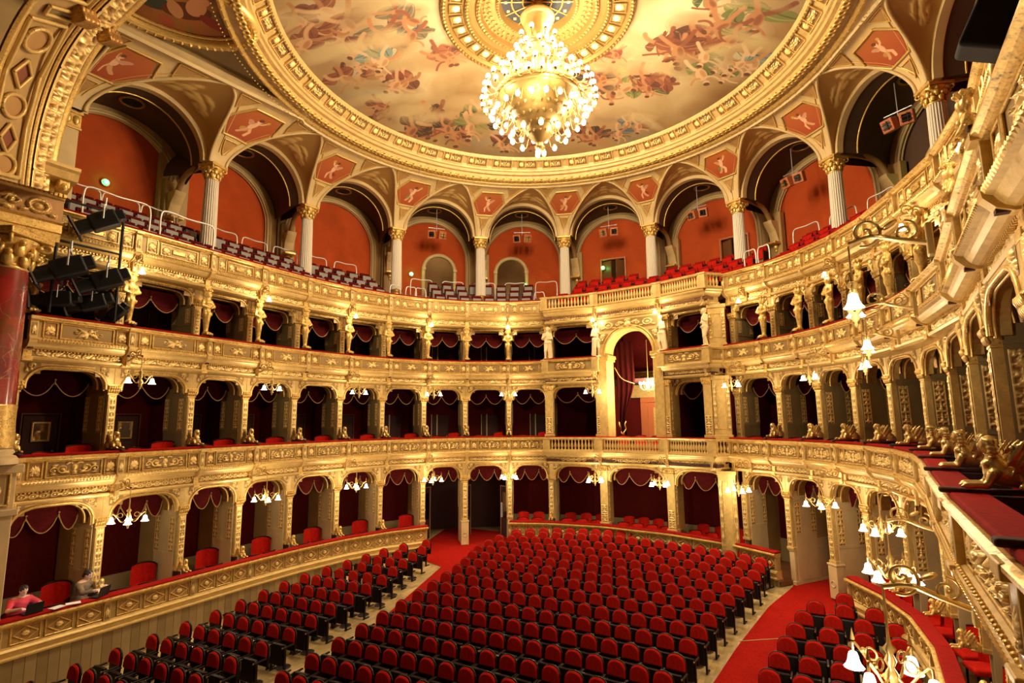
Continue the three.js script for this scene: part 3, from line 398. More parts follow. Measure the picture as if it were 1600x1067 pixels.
const sphinxGeo = sdf((p) => {
  let d = ellip(p, [0, 0.13, -0.12], [0.10, 0.12, 0.24]); d = sminK(d, ellip(p, [0, 0.20, 0.07], [0.085, 0.15, 0.09]), 0.06); d = sminK(d, capsule(p, [0, 0.3, 0.08], [0, 0.36, 0.10], 0.042, 0.04), 0.02);
  d = sminK(d, ellip(p, [0, 0.415, 0.115], [0.056, 0.072, 0.062]), 0.02); d = sminK(d, ellip(p, [0, 0.41, 0.18], [0.012, 0.022, 0.018]), 0.012); d = sminK(d, ellip(p, [0, 0.378, 0.165], [0.022, 0.014, 0.016]), 0.01);
  for (const s of [-1, 1]) d = Math.max(d, -ellip(p, [s * 0.024, 0.428, 0.172], [0.014, 0.010, 0.012]));
  d = sminK(d, Math.max(ellip(p, [0, 0.45, 0.085], [0.078, 0.065, 0.07]) + 0.007 * Math.sin(p[1] * 150 + p[0] * 60), -(p[1] - 0.40)), 0.012);
  for (const s of [-1, 1]) {
    d = sminK(d, ellip(p, [s * 0.068, 0.37, 0.075], [0.028, 0.085, 0.045]) + 0.005 * Math.sin(p[1] * 140), 0.015); d = sminK(d, ellip(p, [s * 0.04, 0.235, 0.14], [0.035, 0.032, 0.03]), 0.015);
    d = sminK(d, capsule(p, [s * 0.085, 0.15, 0.09], [s * 0.09, 0.035, 0.15], 0.042, 0.034), 0.025); d = sminK(d, capsule(p, [s * 0.09, 0.035, 0.15], [s * 0.085, 0.028, 0.31], 0.034, 0.036), 0.02); for (const q of [-0.02, 0, 0.02]) d = sminK(d, capsule(p, [s * 0.085 + q, 0.028, 0.32], [s * 0.085 + q * 1.2, 0.018, 0.345], 0.014, 0.012), 0.008);
    const wy = p[1] - 0.10, wz = p[2] + 0.02; d = sminK(d, ellip(p, [s * (0.115 + 0.05 * Math.max(0, wy)), 0.30, -0.12], [0.024, 0.17, 0.13]) + 0.010 * Math.abs(Math.sin((wz * 0.8 + wy * 0.5) * 42)) - 0.004, 0.02);
    d = sminK(d, ellip(p, [s * 0.10, 0.10, -0.22], [0.055, 0.11, 0.11]), 0.03); d = sminK(d, capsule(p, [s * 0.11, 0.03, -0.28], [s * 0.12, 0.025, -0.1], 0.032, 0.03), 0.02);
  }
  d = sminK(d, capsule(p, [0, 0.1, -0.34], [0.06, 0.24, -0.40], 0.024, 0.02), 0.02);
  return d + 0.003 * Math.sin(p[0] * 130) * Math.sin(p[1] * 120) * Math.sin(p[2] * 110);
}, [-0.22, -0.02, -0.46], [0.22, 0.54, 0.4], 0.014);
const dividerGeo = { wall: fin(box(0.10, 0.86, 0.74, 0, -0.45, -0.34)), rail: fin(T(new RoundedBoxGeometry(0.10, 0.05, 0.90, 2, 0.02), 0, 0.02, -0.30)) };
for (const j of JOINTS) {
  if (j.side === 'R' && j.i === 0) continue;
  for (const k of [2, 3]) {
    const p = rail(j.u, NOFF(k, j.u)), d = thing('box_divider', `low dark divider of the ${TIERNAME[k]} tier, ${JW(j)}`, 'divider', [p.x, RAIL[k] + 0.06, p.z], p.turn, `${TIERNAME[k]} tier dividers`);
    part(d, 'divider_wall', dividerGeo.wall, M.boxDark); part(d, 'hand_rail', dividerGeo.rail, M.boxDark, 'dark hand rail');
  }
  const a = rail(j.u, 0.2 + NOFF(3, j.u)), c = single('herm_statue', hermGeo, M.gold, `gilded herm statue of the third tier, ${JW(j)}`, 'statue', 'third tier herm statues'); c.position.set(a.x, RAIL[3] + 0.09, a.z); c.rotation.y = a.turn; c.scale.set(1, (UNDER[4] - RAIL[3] - 0.09) / 1.43, 1);
  const b = rail(j.u, 0.34), s = single('sphinx_figure', sphinxGeo, M.bronze, `crouching gilded sphinx of the second tier, ${JW(j)}`, 'sculpture', 'second tier sphinx figures'); s.position.set(b.x, RAIL[2] + 0.11, b.z); s.rotation.y = b.turn; s.scale.setScalar(0.92);
  const door = (j.side === 'L' && j.i >= 7 && j.i <= 9) || (j.side === 'R' && j.i >= 1 && j.i <= 3);
  if (!door) { const e = rail(j.u, 0.42), q = single('sphinx_figure', sphinxGeo, M.gold, `small gilded sphinx of the ground tier, ${JW(j)}`, 'sculpture', 'ground tier foot ornaments'); q.position.set(e.x, RAIL[1] + 0.08, e.z); q.rotation.y = e.turn; q.scale.setScalar(0.7); }
}
// valances
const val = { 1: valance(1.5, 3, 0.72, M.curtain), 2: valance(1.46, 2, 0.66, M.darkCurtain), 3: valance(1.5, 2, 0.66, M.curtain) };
for (const b of BAYS) for (const k of [1, 2, 3]) {
  if (k === 1 && b.side === 'R' && b.i > 8) continue;
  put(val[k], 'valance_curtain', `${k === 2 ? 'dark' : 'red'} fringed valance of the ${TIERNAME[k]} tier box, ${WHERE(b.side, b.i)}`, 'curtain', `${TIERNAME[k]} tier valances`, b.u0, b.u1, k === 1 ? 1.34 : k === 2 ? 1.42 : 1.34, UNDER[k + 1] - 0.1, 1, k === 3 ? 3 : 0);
}
// the shell behind: back walls, partitions, floors
const slab = (n0, n1, y0, y1) => [[n0, y0], [n1, y0], [n1, y1], [n0, y1]];
const UA = 3.4, UZ = 49.5;
for (const [k, y0, y1] of [[1, 0, UNDER[2]], [2, RAIL[2] - 0.95, UNDER[3]], [3, RAIL[3] - 0.95, UNDER[4]]]) {
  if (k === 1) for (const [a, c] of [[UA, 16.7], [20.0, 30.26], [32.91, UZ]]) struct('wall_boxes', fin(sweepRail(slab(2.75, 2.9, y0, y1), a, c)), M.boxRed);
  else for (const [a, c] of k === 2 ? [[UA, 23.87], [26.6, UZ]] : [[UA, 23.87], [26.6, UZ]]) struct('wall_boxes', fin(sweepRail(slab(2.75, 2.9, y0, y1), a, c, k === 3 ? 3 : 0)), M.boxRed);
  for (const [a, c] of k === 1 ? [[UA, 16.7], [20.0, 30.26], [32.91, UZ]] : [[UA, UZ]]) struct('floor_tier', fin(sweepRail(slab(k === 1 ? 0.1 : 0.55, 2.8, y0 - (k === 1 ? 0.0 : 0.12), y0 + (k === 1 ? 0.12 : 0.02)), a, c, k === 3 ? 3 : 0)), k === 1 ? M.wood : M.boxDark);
  struct('ceiling_tier', fin(sweepRail(slab(0.7, 2.9, y1, y1 + 0.1), UA, UZ, k === 3 ? 4 : k === 2 ? 3 : 0)), k === 1 ? M.tan : M.boxDark);
}
for (const [a, c] of [[UA, 16.7], [20.0, 30.26], [32.91, UZ]]) struct('wall_dado', fin(sweepRail(slab(2.70, 2.76, 0.1, 0.95), a, c)), M.plinth);
struct('floor_gallery', fin(sweepRail(slab(0.55, 2.0, RAIL[4] - 1.0, RAIL[4] - 0.72), UA, UZ, 4)), M.wood);
const partGeo = {}; for (const k of [1, 2, 3]) { const h = k === 1 ? UNDER[2] - 0.0 : k === 2 ? UNDER[3] - RAIL[2] + 0.9 : UNDER[4] - RAIL[3] + 0.9; partGeo[k] = fin(box(0.12, h, 1.2, 0, h / 2, -0.6)); }
for (const j of JOINTS) for (const k of [1, 2, 3]) {
  if (k === 1 && ((j.side === 'L' && j.i === 8) || (j.side === 'R' && j.i === 2))) continue;
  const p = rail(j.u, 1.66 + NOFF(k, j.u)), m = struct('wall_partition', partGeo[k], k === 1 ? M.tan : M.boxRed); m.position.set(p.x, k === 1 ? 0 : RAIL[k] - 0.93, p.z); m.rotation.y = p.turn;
}
// doors and mirrors at the back of the boxes
function boxDoor(mirror) {
  const g = new THREE.Group(); part(g, 'door_leaf', fin(box(0.82, 1.95, 0.06, 0, 0.975, 0, 0.01)), M.boxDark);
  part(g, 'door_frame', mirror === 2 ? mg([box(0.035, 2.0, 0.05, -0.45, 1.0, 0.02), box(0.05, 2.0, 0.06, -0.18, 1.0, 0.05)]) : fin(frameGeo(0.94, 2.02, 0.03, 0.05, 0, 0, 0)), mirror === 2 ? M.stone : M.wood); part(g, 'door_handle', fin(ball(0.03, 0.32, 0.95, 0.06)), M.bronze);
  if (mirror === 1) { const m = part(g, 'mirror', fin(box(0.34, 0.46, 0.03, 0, 1.5, 0.05)), M.mirror); part(m, 'mirror_frame', fin(frameGeo(0.44, 0.56, 0.05, 0.05, 0, 1.22, 0.04)), M.gold); }
  return g;
}
const doorProto = { plain: boxDoor(0), mirror: boxDoor(1), jamb: boxDoor(2) };
for (const b of BAYS) for (const k of [1, 2, 3]) {
  if (k === 1) continue; if (b.side === 'R' && b.i > 8) continue;
  putAt(doorProto[k === 2 && (b.side === 'R' || b.i < 2) ? 'mirror' : k > 1 && b.side === 'L' && b.i > 5 ? 'jamb' : 'plain'], 'box_door', `dark door at the back of the ${TIERNAME[k]} tier box, ${WHERE(b.side, b.i)}`, 'door', `${TIERNAME[k]} tier box doors`, lerp(b.u0, b.u1, 0.62), 2.68, k === 1 ? 0.13 : RAIL[k] - 0.92);
}
// upholstered chairs in the boxes
const boxChair = (() => {
  const g = new THREE.Group();
  part(g, 'seat', fin(T(new RoundedBoxGeometry(0.5, 0.12, 0.48, 3, 0.05), 0, 0.44, 0)), M.seatRed);
  part(g, 'backrest', fin(grid(10, 8, (s, t) => { const a = (s - 0.5) * 2.6, r = 0.27; return [Math.sin(a) * r, 0.42 + t * (0.48 + 0.06 * Math.cos(a)), -Math.cos(a) * r + 0.03 - t * 0.05]; })), M.seatRed);
  part(g, 'back_frame', fin(tube([...Array(11)].map((_, i) => { const a = (i / 10 - 0.5) * 2.6; return [Math.sin(a) * 0.275, 0.90 + 0.06 * Math.cos(a), -Math.cos(a) * 0.275 - 0.02]; }), 0.018, 20, 5)), M.seatWood);
  for (const x of [-1, 1]) for (const z of [-1, 1]) part(g, 'leg', fin(bar([x * 0.19, 0, z * 0.19], [x * 0.2, 0.4, z * 0.18], 0.016, 0.022)), M.seatWood);
  return g;
})();
for (const b of BAYS) {
  if (b.side === 'R' && b.i > 9) continue; const W = WHERE(b.side, b.i);
  if (b.side === 'L' && b.i < 7) {
    putAt(boxChair, 'box_chair', `red armchair beside the ground tier partition, ${W}`, 'chair', 'red box chairs of the ground tier', lerp(b.u0, b.u1, 0.74), 1.5, 0.13, -0.7, 1.25);
    for (const q of [0.25, 0.55]) putAt(boxChair, 'box_chair', `${q < 0.3 ? 'left' : 'right'} red chair behind the ground tier parapet, ${W}`, 'chair', 'red box chairs of the ground tier', lerp(b.u0, b.u1, q), 0.62, 0.13, Math.PI + rr(-0.3, 0.3), 1.0);
  }
  if (b.side === 'R' && b.i >= 3) for (const q of [0.35, 0.7]) putAt(boxChair, 'box_chair', `${q < 0.5 ? 'farther' : 'nearer'} red chair behind the ground tier parapet, ${W}`, 'chair', 'red box chairs of the ground tier', lerp(b.u0, b.u1, q), 0.75, 0.13, rr(-0.3, 0.3), 1.05);
  putAt(boxChair, 'box_chair', `red chair beside the second tier pier, ${W}`, 'chair', 'red box chairs of the second tier', lerp(b.u0, b.u1, 0.72), 1.0, RAIL[2] - 0.92, -0.9, 1.2);
  putAt(boxChair, 'box_chair', `red chair at the second tier rail, ${W}`, 'chair', 'red box chairs of the second tier', lerp(b.u0, b.u1, 0.35), 0.6, RAIL[2] - 0.92, 0.2, 1.05);
}

// ---------------------------------------------------------------- the royal box and the boxes beside it
const balusterGeo = fin(lathe([[0.055, 0], [0.055, 0.04], [0.03, 0.06], [0.045, 0.10], [0.062, 0.17], [0.05, 0.24], [0.028, 0.33], [0.03, 0.38], [0.045, 0.41], [0.05, 0.45], [0, 0.45]], 10));
const royalRail = fin(prism([[0.10, 0], [0.13, -0.03], [0.10, -0.09], [-0.14, -0.09], [-0.16, 0]], -HALF, HALF)), royalFoot = fin(prism([[0.09, -0.52], [0.12, -0.60], [-0.14, -0.60], [-0.14, -0.52]], -HALF, HALF));
const pedGeo = mg([box(0.30, 0.55, 0.28, 0, -0.30, -0.01, 0.012), box(0.36, 0.07, 0.34, 0, -0.035, -0.01, 0.012), box(0.36, 0.08, 0.34, 0, -0.58, -0.01, 0.012)]);
function balustrade(u0, u1, count, tier, label) {
  const f = frameAt(u0, u1, NROY), g = thing('balustrade', label, 'balustrade', [f.x, RAIL[tier], f.z], f.turn, tier === 2 ? 'royal box balustrades' : 'gallery balustrades'), s = f.l / W0;
  const top = part(g, 'hand_rail', royalRail, M.creamGold); top.scale.x = s; const ft = part(g, 'foot_rail', royalFoot, M.creamGold); ft.scale.x = s;
  const v = part(g, 'velvet_rail', railGeo, M.velvet); v.scale.set(s, 0.6, 0.8);
  for (let i = 0; i < count; i++) part(g, 'baluster', balusterGeo, M.creamGold).position.set((i + 0.5 - count / 2) * (f.l - 0.42) / count, -0.53, -0.01);
  part(g, 'pedestal', pedGeo, M.creamGold).position.x = -f.l / 2 + 0.05; part(g, 'pedestal', pedGeo, M.creamGold).position.x = f.l / 2 - 0.05;
  for (const [n, geo, m] of [['base_moulding', G_.lowMould, M.creamGold], ['frieze_bed', G_.friezeBed, M.parapet], ['beam_moulding', G_.beam, M.creamGold]]) { const q = part(g, n, geo, m); q.scale.set(s, SY[tier], 1); }
  const d = stuffPart(g, 'dentil_course', G_.dentil, M.gold); d.scale.set(s, SY[tier], 1); const fr = part(g, 'frieze_relief', tier === 2 ? G_.frieze1 : G_.frieze2, M.relief); fr.scale.set(s, SY[tier], 1); fr.position.set(0, -1.10 * SY[tier], -0.198);
  return g;
}
const SIDE = ['left', 'middle', 'right'];
for (const t of [2, 4]) [13, 20, 15].forEach((c, i) => balustrade(UROY[i], UROY[i + 1], c, t, t === 2 ? `${SIDE[i]} stretch of gilded balustrade before the royal box on the second tier` : `${SIDE[i]} stretch of gallery balustrade above the royal box`));
// the returns at the right-hand corner of the projecting royal box
for (const t of [2, 3, 4]) {
  const a = rail(UROY[3], NROY), b = rail(UR[0], 0.1), l = Math.hypot(a.x - b.x, a.z - b.z), turn = Math.atan2(a.z - b.z, b.x - a.x);
  const g = thing('balcony_return', `short ${t === 3 ? 'panelled' : 'balustered'} return at the right corner of the royal box, ${['', '', 'second tier', 'third tier', 'gallery'][t]}`, 'balcony', [(a.x + b.x) / 2, RAIL[t], (a.z + b.z) / 2], turn, 'royal box returns');
  const s = l / W0; for (const [n, geo, m] of [['hand_rail', royalRail, M.creamGold], ['foot_rail', royalFoot, M.creamGold], ['base_moulding', G_.lowMould, M.creamGold], ['frieze_bed', G_.friezeBed, M.parapet], ['beam_moulding', G_.beam, M.creamGold]]) { const q = part(g, n, geo, m); q.scale.set(s, n.includes('rail') ? 1 : SY[t], 1); }
  if (t === 3) { const q = part(g, 'parapet_body', G_.body, M.parapet); q.scale.x = s; } else for (let i = 0; i < 4; i++) part(g, 'baluster', balusterGeo, M.creamGold).position.set((i - 1.5) * l / 5, -0.53, -0.01);
}
G_.longScroll = relief(HM.scroll, 1.45, 0.38, 90, 28, 0.06, TANBG);
for (const i of [0, 2]) {
  const f = frameAt(UROY[i], UROY[i + 1], NROY), g = thing('box_balcony', `${SIDE[i]} balcony front beside the royal arch on the third tier`, 'balcony', [f.x, RAIL[3], f.z], f.turn, 'third tier balcony fronts'), s = f.l / W0;
  for (const [n, geo, m] of [['velvet_rail', railGeo, M.velvet], ['cap_moulding', G_.capMould, M.gold], ['parapet_body', G_.body, M.parapet], ['base_moulding', G_.lowMould, M.creamGold], ['frieze_bed', G_.friezeBed, M.parapet], ['beam_moulding', G_.beam, M.creamGold]]) { const q = part(g, n, geo, m); q.scale.set(s, SY[3], 1); }
  onto(part(g, 'scroll_relief', G_.longScroll, M.relief), 0, -0.50, 0.004); const fr = part(g, 'frieze_relief', G_.frieze2, M.relief); fr.scale.set(s, 0.9, 1); fr.position.set(0, -0.99, -0.198);
  for (const e of [-1, 1]) part(g, 'pedestal', pedGeo, M.creamGold).position.x = e * (f.l / 2 - 0.05);
}
// piers of the royal boxes: two storeys
const royalPier = (h, w) => { const g = new THREE.Group(); part(g, 'shaft', mg([box(w, h - 0.3, 0.3, 0, (h - 0.3) / 2, -0.15, 0.012), box(w + 0.08, 0.12, 0.36, 0, 0.06, -0.14, 0.015), box(0.16, h - 0.3, 0.8, 0, (h - 0.3) / 2, -0.6)]), M.creamGold); onto(part(g, 'lower_relief', relief(HM.strip, w * 0.85, Math.min(0.72, h * 0.4), 16, 34, 0.035, CREAMBG), M.relief), 0, 0.14, 0.002); const c = part(g, 'capital', capGeo, M.gold); c.scale.set(w / 0.26, 1.1, 1.4); c.position.set(0, h - 0.30, 0); for (const s of [-1, 1]) { const r = part(g, 'side_relief', relief(HM.strip, 0.16, h - 0.7, 10, 50, 0.03, CREAMBG), M.relief); r.rotation.y = s * Math.PI / 2; r.position.set(s * (w / 2 + 0.002), 0.2, -0.14); } return g; };
const rp2 = royalPier(UNDER[3] - RAIL[2] - 0.02, 0.34), rp3 = royalPier(UNDER[4] - RAIL[3] - 0.04, 0.30), rp1 = royalPier(UNDER[2] - RAIL[1], 0.34);
const PN = ['left outer', 'left inner', 'right inner', 'right outer'];
UROY.forEach((u, i) => {
  putAt(rp2, 'royal_pier', `${PN[i]} gilded pier of the royal box on the second tier`, 'pier', 'royal box piers', u + (i === 0 ? 0.12 : i === 3 ? -0.3 : 0), NROY + 0.25, RAIL[2] + 0.02);
  putAt(rp3, 'royal_pier', `${PN[i]} short pier behind a statue of the royal box, third tier`, 'pier', 'royal box piers', u + (i === 0 ? 0.12 : i === 3 ? -0.3 : 0), NROY + 0.45, RAIL[3] + 0.02);
});
UROY1.forEach((u, i) => { if (i && i < 3) putAt(rp1, 'royal_pier', `${PN[i]} carved pier of the ground tier below the royal box`, 'pier', 'royal box piers', u, 0.25, RAIL[1]); });
// the wide end wall of the royal box on its right
{ const p = rail(28.62, -0.02); for (const [y0, y1, nm] of [[RAIL[1] - 1.0, UNDER[2], 'ground'], [RAIL[2], UNDER[3], 'second'], [RAIL[3], UNDER[4], 'third']]) { const g = thing('corner_pier', `broad panelled corner pier at the right end of the royal box, ${nm} tier`, 'pier', [p.x, y0, p.z], p.turn + 0.55, 'royal corner piers'), h = y1 - y0; part(g, 'shaft', mg([box(0.6, h, 0.5, 0, h / 2, -0.1, 0.015), box(0.68, 0.14, 0.58, 0, 0.07, -0.1, 0.015), box(0.68, 0.14, 0.58, 0, h - 0.07, -0.1, 0.015)]), M.creamGold); part(g, 'panel_frame', fin(frameGeo(0.36, h - 0.7, 0.04, 0.03, 0, 0.35, 0.14)), M.gold); for (const s of [-1, 1]) onto(part(g, 'ornament_strip', relief(HM.strip, 0.1, h - 0.6, 8, 50, 0.025, CREAMBG), M.relief), s * 0.24, 0.3, 0.152); } }
// the boxes left and right of the arch, and the ground tier below
const royalBays = [0, 2];
for (const i of [0, 1, 2]) {
  const n1 = 0.3; put(P_.a1, 'box_arch', `${SIDE[i]} gilded arch of the ground tier below the royal box`, 'arch', 'ground tier arches', UROY1[i], UROY1[i + 1], n1, UNDER[2]);
  put(P_.p1, 'box_parapet', `${SIDE[i]} lozenge parapet of the ground tier below the royal box`, 'parapet', 'ground tier parapets', UROY1[i], UROY1[i + 1], 0, RAIL[1]);
  put(val[1], 'valance_curtain', `red valance in the ${SIDE[i]} ground tier box below the royal box`, 'curtain', 'ground tier valances', UROY1[i], UROY1[i + 1], 0.75, UNDER[2] - 0.12);
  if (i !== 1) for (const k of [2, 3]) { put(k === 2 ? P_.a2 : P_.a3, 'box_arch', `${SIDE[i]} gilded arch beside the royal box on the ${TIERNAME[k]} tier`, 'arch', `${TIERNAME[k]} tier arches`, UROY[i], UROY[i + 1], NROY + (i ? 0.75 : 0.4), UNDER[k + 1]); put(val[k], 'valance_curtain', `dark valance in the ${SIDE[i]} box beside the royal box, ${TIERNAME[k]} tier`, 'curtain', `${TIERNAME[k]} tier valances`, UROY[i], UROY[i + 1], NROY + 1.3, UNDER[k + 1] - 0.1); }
}
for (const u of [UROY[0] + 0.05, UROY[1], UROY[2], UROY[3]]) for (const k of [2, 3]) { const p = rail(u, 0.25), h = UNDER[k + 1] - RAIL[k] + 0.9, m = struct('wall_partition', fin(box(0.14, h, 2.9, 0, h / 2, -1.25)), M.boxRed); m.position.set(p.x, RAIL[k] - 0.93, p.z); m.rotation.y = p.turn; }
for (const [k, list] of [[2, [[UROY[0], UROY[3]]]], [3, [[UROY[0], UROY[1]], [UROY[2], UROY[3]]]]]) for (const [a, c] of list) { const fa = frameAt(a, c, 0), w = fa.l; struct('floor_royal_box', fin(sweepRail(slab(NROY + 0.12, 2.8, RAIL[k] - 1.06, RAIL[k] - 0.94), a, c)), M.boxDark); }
for (const k of [2, 4]) struct('ceiling_royal_box', fin(sweepRail(slab(NROY + 0.2, 0.75, UNDER[k], UNDER[k] + 0.1), UROY[0], UROY[3])), M.tan);
for (const [a, c] of [[UROY[0], UROY[1]], [UROY[2], UROY[3]]]) struct('ceiling_royal_box', fin(sweepRail(slab(NROY + 0.2, 0.75, UNDER[3], UNDER[3] + 0.1), a, c)), M.tan);
struct('floor_gallery', fin(sweepRail(slab(NROY + 0.1, 0.3, RAIL[4] - 1.0, RAIL[4] - 0.72), UROY[0], UROY[3])), M.wood);
// the great arch
{
  const f = frameAt(UROY[1], UROY[2], NROY), y0 = RAIL[2] + 0.02, H = UNDER[4] - y0, hw = f.l / 2, r = f.l * 0.36, spring = 8.30 - y0;
  const o = thing('royal_arch', 'tall coffered arch of the royal box between two statues', 'arch', [f.x, y0, f.z], f.turn), pts = [[-hw, 0], [-hw, H], [hw, H], [hw, 0], [r, 0]], e = [[r, 0]];
  for (let i = 0; i <= 20; i++) { const a = i / 20 * Math.PI; pts.push([r * Math.cos(a), spring + r * Math.sin(a)]); e.push([r * Math.cos(a), spring + r * Math.sin(a)]); } pts.push([-r, 0]); e.push([-r, 0]);
  part(o, 'arch_wall', fin(extrude(shapeOf(pts), 0.7, 0.012, -0.85)), M.creamGold);
  part(o, 'arch_moulding', mg([tube(e.slice(1, -1).map((p) => [p[0] * 1.06, spring + (p[1] - spring) * 1.06, -0.13]), 0.055, 50, 7), tube(e.slice(1, -1).map((p) => [p[0] * 1.17, spring + (p[1] - spring) * 1.17, -0.14]), 0.035, 50, 6)]), M.gold);
  for (let i = 0; i < 13; i++) { const a = (i + 0.5) / 13 * Math.PI, c = part(o, 'coffer', fin(frameGeo(0.24, 0.44, 0.04, 0.03, 0, -0.22)), M.gold); c.position.set((r - 0.004) * Math.cos(a), spring + (r - 0.004) * Math.sin(a), -0.5); c.rotation.set(Math.PI / 2, 0, 0); c.rotation.order = 'ZXY'; c.rotation.set(Math.PI / 2, 0, a + Math.PI / 2); }
  onto(part(o, 'wreath_relief', relief(HM.wreath, f.l * 0.92, 0.44, 140, 30, 0.07, CREAMBG), M.relief), 0, spring + r + 0.02, -0.14);
  for (const s of [-1, 1]) { const c = part(o, 'corner_leaf', G_.cornerLeaf, M.relief); c.position.set(s * (hw - 0.30), spring + r - 0.55, -0.135); c.scale.set(s * 1.5, 1.5, 1.2); onto(part(o, 'impost', mg([box(0.5, 0.16, 0.8, 0, 0, 0, 0.02), box(0.42, 0.12, 0.76, 0, -0.13, 0, 0.02)]), M.gold), s * (r + 0.14), spring - 0.06, -0.5); }
  // the room behind it
  const bk = frameAt(UROY[1], UROY[2], 2.95);
  const wallB = struct('wall_royal_box', fin(box(f.l + 0.5, 6.2, 0.12, 0, 3.1, 0)), M.boxRed); wallB.position.set(bk.x, y0 - 1, bk.z); wallB.rotation.y = f.turn;
  const li = thing('gilded_lintel', 'gilded lintel with scroll panel above the royal door', 'lintel', [bk.x, 6.55, bk.z], f.turn); part(li, 'beam', mg([box(f.l, 0.5, 0.2, 0, 0.25, 0.16, 0.01), box(f.l, 0.08, 0.34, 0, 0.54, 0.2, 0.01), box(f.l, 0.55, 0.16, 0, 0.85, 0.16, 0.01), box(f.l, 0.1, 0.34, 0, 1.18, 0.2, 0.01)]), M.creamGold); for (const s of [-1, 0, 1]) onto(part(li, 'scroll_relief', relief(HM.scroll, 0.8, 0.34, 50, 22, 0.05, TANBG), M.relief), s * 0.95, 0.68, 0.245);
  const dr = thing('royal_door', 'polished reddish door case with a gilt mirror behind the royal chairs', 'door', [bk.x, y0 - 0.94, bk.z], f.turn); dr.translateX(0.05); dr.translateZ(0.1);
  part(dr, 'door_case', mg([box(0.34, 2.5, 0.2, -0.78, 1.25, 0, 0.02), box(0.34, 2.5, 0.2, 0.78, 1.25, 0, 0.02), box(1.9, 0.3, 0.24, 0, 2.6, 0, 0.02)]), M.doorWood); part(dr, 'door_leaf', fin(box(1.24, 2.45, 0.08, 0, 1.22, 0)), M.doorWood); const mr = part(dr, 'mirror', fin(box(0.5, 1.7, 0.02, 0, 1.25, 0.06)), M.mirror); part(mr, 'mirror_frame', fin(frameGeo(0.66, 1.9, 0.09, 0.07, 0, 0.32, 0.04)), M.gold);
  const cu = thing('tall_drape', 'long dark drape with gold fringe hanging at the left of the royal arch', 'curtain', [f.x, y0, f.z], f.turn);
  const dp = (s, t) => { const w = lerp(0.86, 0.30, smooth(0.45, 1, t)); return [-r + 0.02 + s * w + 0.12 * t, 4.15 - t * (3.5 + 0.55 * Math.sin(s * Math.PI)), -0.95 + 0.05 * Math.sin(s * 22) * (0.4 + t)]; };
  part(cu, 'cloth', fin(grid(30, 26, dp)), M.darkCurtain); part(cu, 'fringe', fin(tube([...Array(21)].map((_, i) => dp(i / 20, 1)), 0.03, 40, 5)), M.fringe, 'gold fringe');
  part(cu, 'cord', fin(tube([[-r + 0.05, 3.0, -0.85], [-r + 0.4, 2.5, -0.8], [-r + 0.95, 2.25, -0.85]], 0.018, 20, 5)), M.fringe, 'gold tie cord');
  [[-0.8, 'left'], [0.0, 'middle'], [0.75, 'right']].forEach(([x, w]) => { const c = copyOf0(boxChair, f, x, y0 - 0.92, -0.95); c.userData = { label: `${w} red armchair behind the royal box balustrade`, category: 'chair', group: 'royal box chairs' }; });
  // hanging lamp
  const lp = thing('royal_chandelier', 'small many-armed chandelier hanging in the royal box', 'chandelier', [0, 0, 0]); const c0 = V(0.66, 2.15, -0.5).applyAxisAngle(V(0, 1, 0), f.turn).add(V(f.x, y0, f.z)); lp.position.copy(c0);
  part(lp, 'chain', fin(tube([[0, 0.3, 0], [0, 1.9, 0]], 0.012, 6, 5)), M.bronze); part(lp, 'stem', fin(lathe([[0, -0.35], [0.05, -0.28], [0.03, -0.2], [0.09, -0.1], [0.04, 0], [0.06, 0.1], [0.02, 0.3], [0, 0.32]], 12)), M.bronze);
  for (let i = 0; i < 8; i++) { const a = i * Math.PI / 4, c = Math.cos(a), s = Math.sin(a), arm = part(lp, 'arm', fin(tube([[0, -0.1, 0], [c * 0.15, -0.22, s * 0.15], [c * 0.32, -0.12, s * 0.32], [c * 0.34, 0.02, s * 0.34]], 0.014, 12, 5)), M.bronze); part(arm, 'bulb', fin(ball(0.05, c * 0.34, 0.07, s * 0.34, [1, 1.3, 1], 8)), M.bulb, 'glowing bulb'); if (i % 2 === 0) lampLight(lp, 'royal_lamp_light', [c * 0.34, 0.07, s * 0.34], CD.royal * 2); }
}
function copyOf0(proto, f, x, y, z) { const r = proto.clone(); r.name = numbered('box_chair'); const p = V(x, 0, z).applyAxisAngle(V(0, 1, 0), f.turn); r.position.set(f.x + p.x, y, f.z + p.z); r.rotation.y = f.turn; scene.add(r); return r; }
function lampLight(parent, name, p, cd) { const l = new THREE.PointLight(WARM, cd, 0, 2); l.name = name; l.position.set(...p); l.castShadow = true; l.shadow.radius = 2; parent.add(l); return l; }
// chairs in the ground tier boxes below the royal box
for (const [i, n] of [[0, 3], [1, 4], [2, 3]]) for (const row of [0, 1]) for (let q = 0; q < n; q++) putAt(boxChair, 'box_chair', `${ORD[q]} red chair, ${row ? 'rear' : 'front'} row, ${SIDE[i]} ground box below the royal box`, 'chair', 'red chairs below the royal box', lerp(UROY1[i], UROY1[i + 1], (q + 1) / (n + 0.9)), 0.75 + row * 0.75, 0.13 + row * 0.16, 0, 1);
for (const q of [0, 1]) for (const row of [0, 1]) putAt(boxChair, 'box_chair', `${q ? 'right' : 'left'} red chair, ${row ? 'rear' : 'front'} row of the ground box beside the left doorway`, 'chair', 'red chairs beside the left doorway', lerp(20.0, 21.6, 0.3 + 0.34 * q), 0.7 + row * 0.7, 0.13 + row * 0.16, 0, 1);
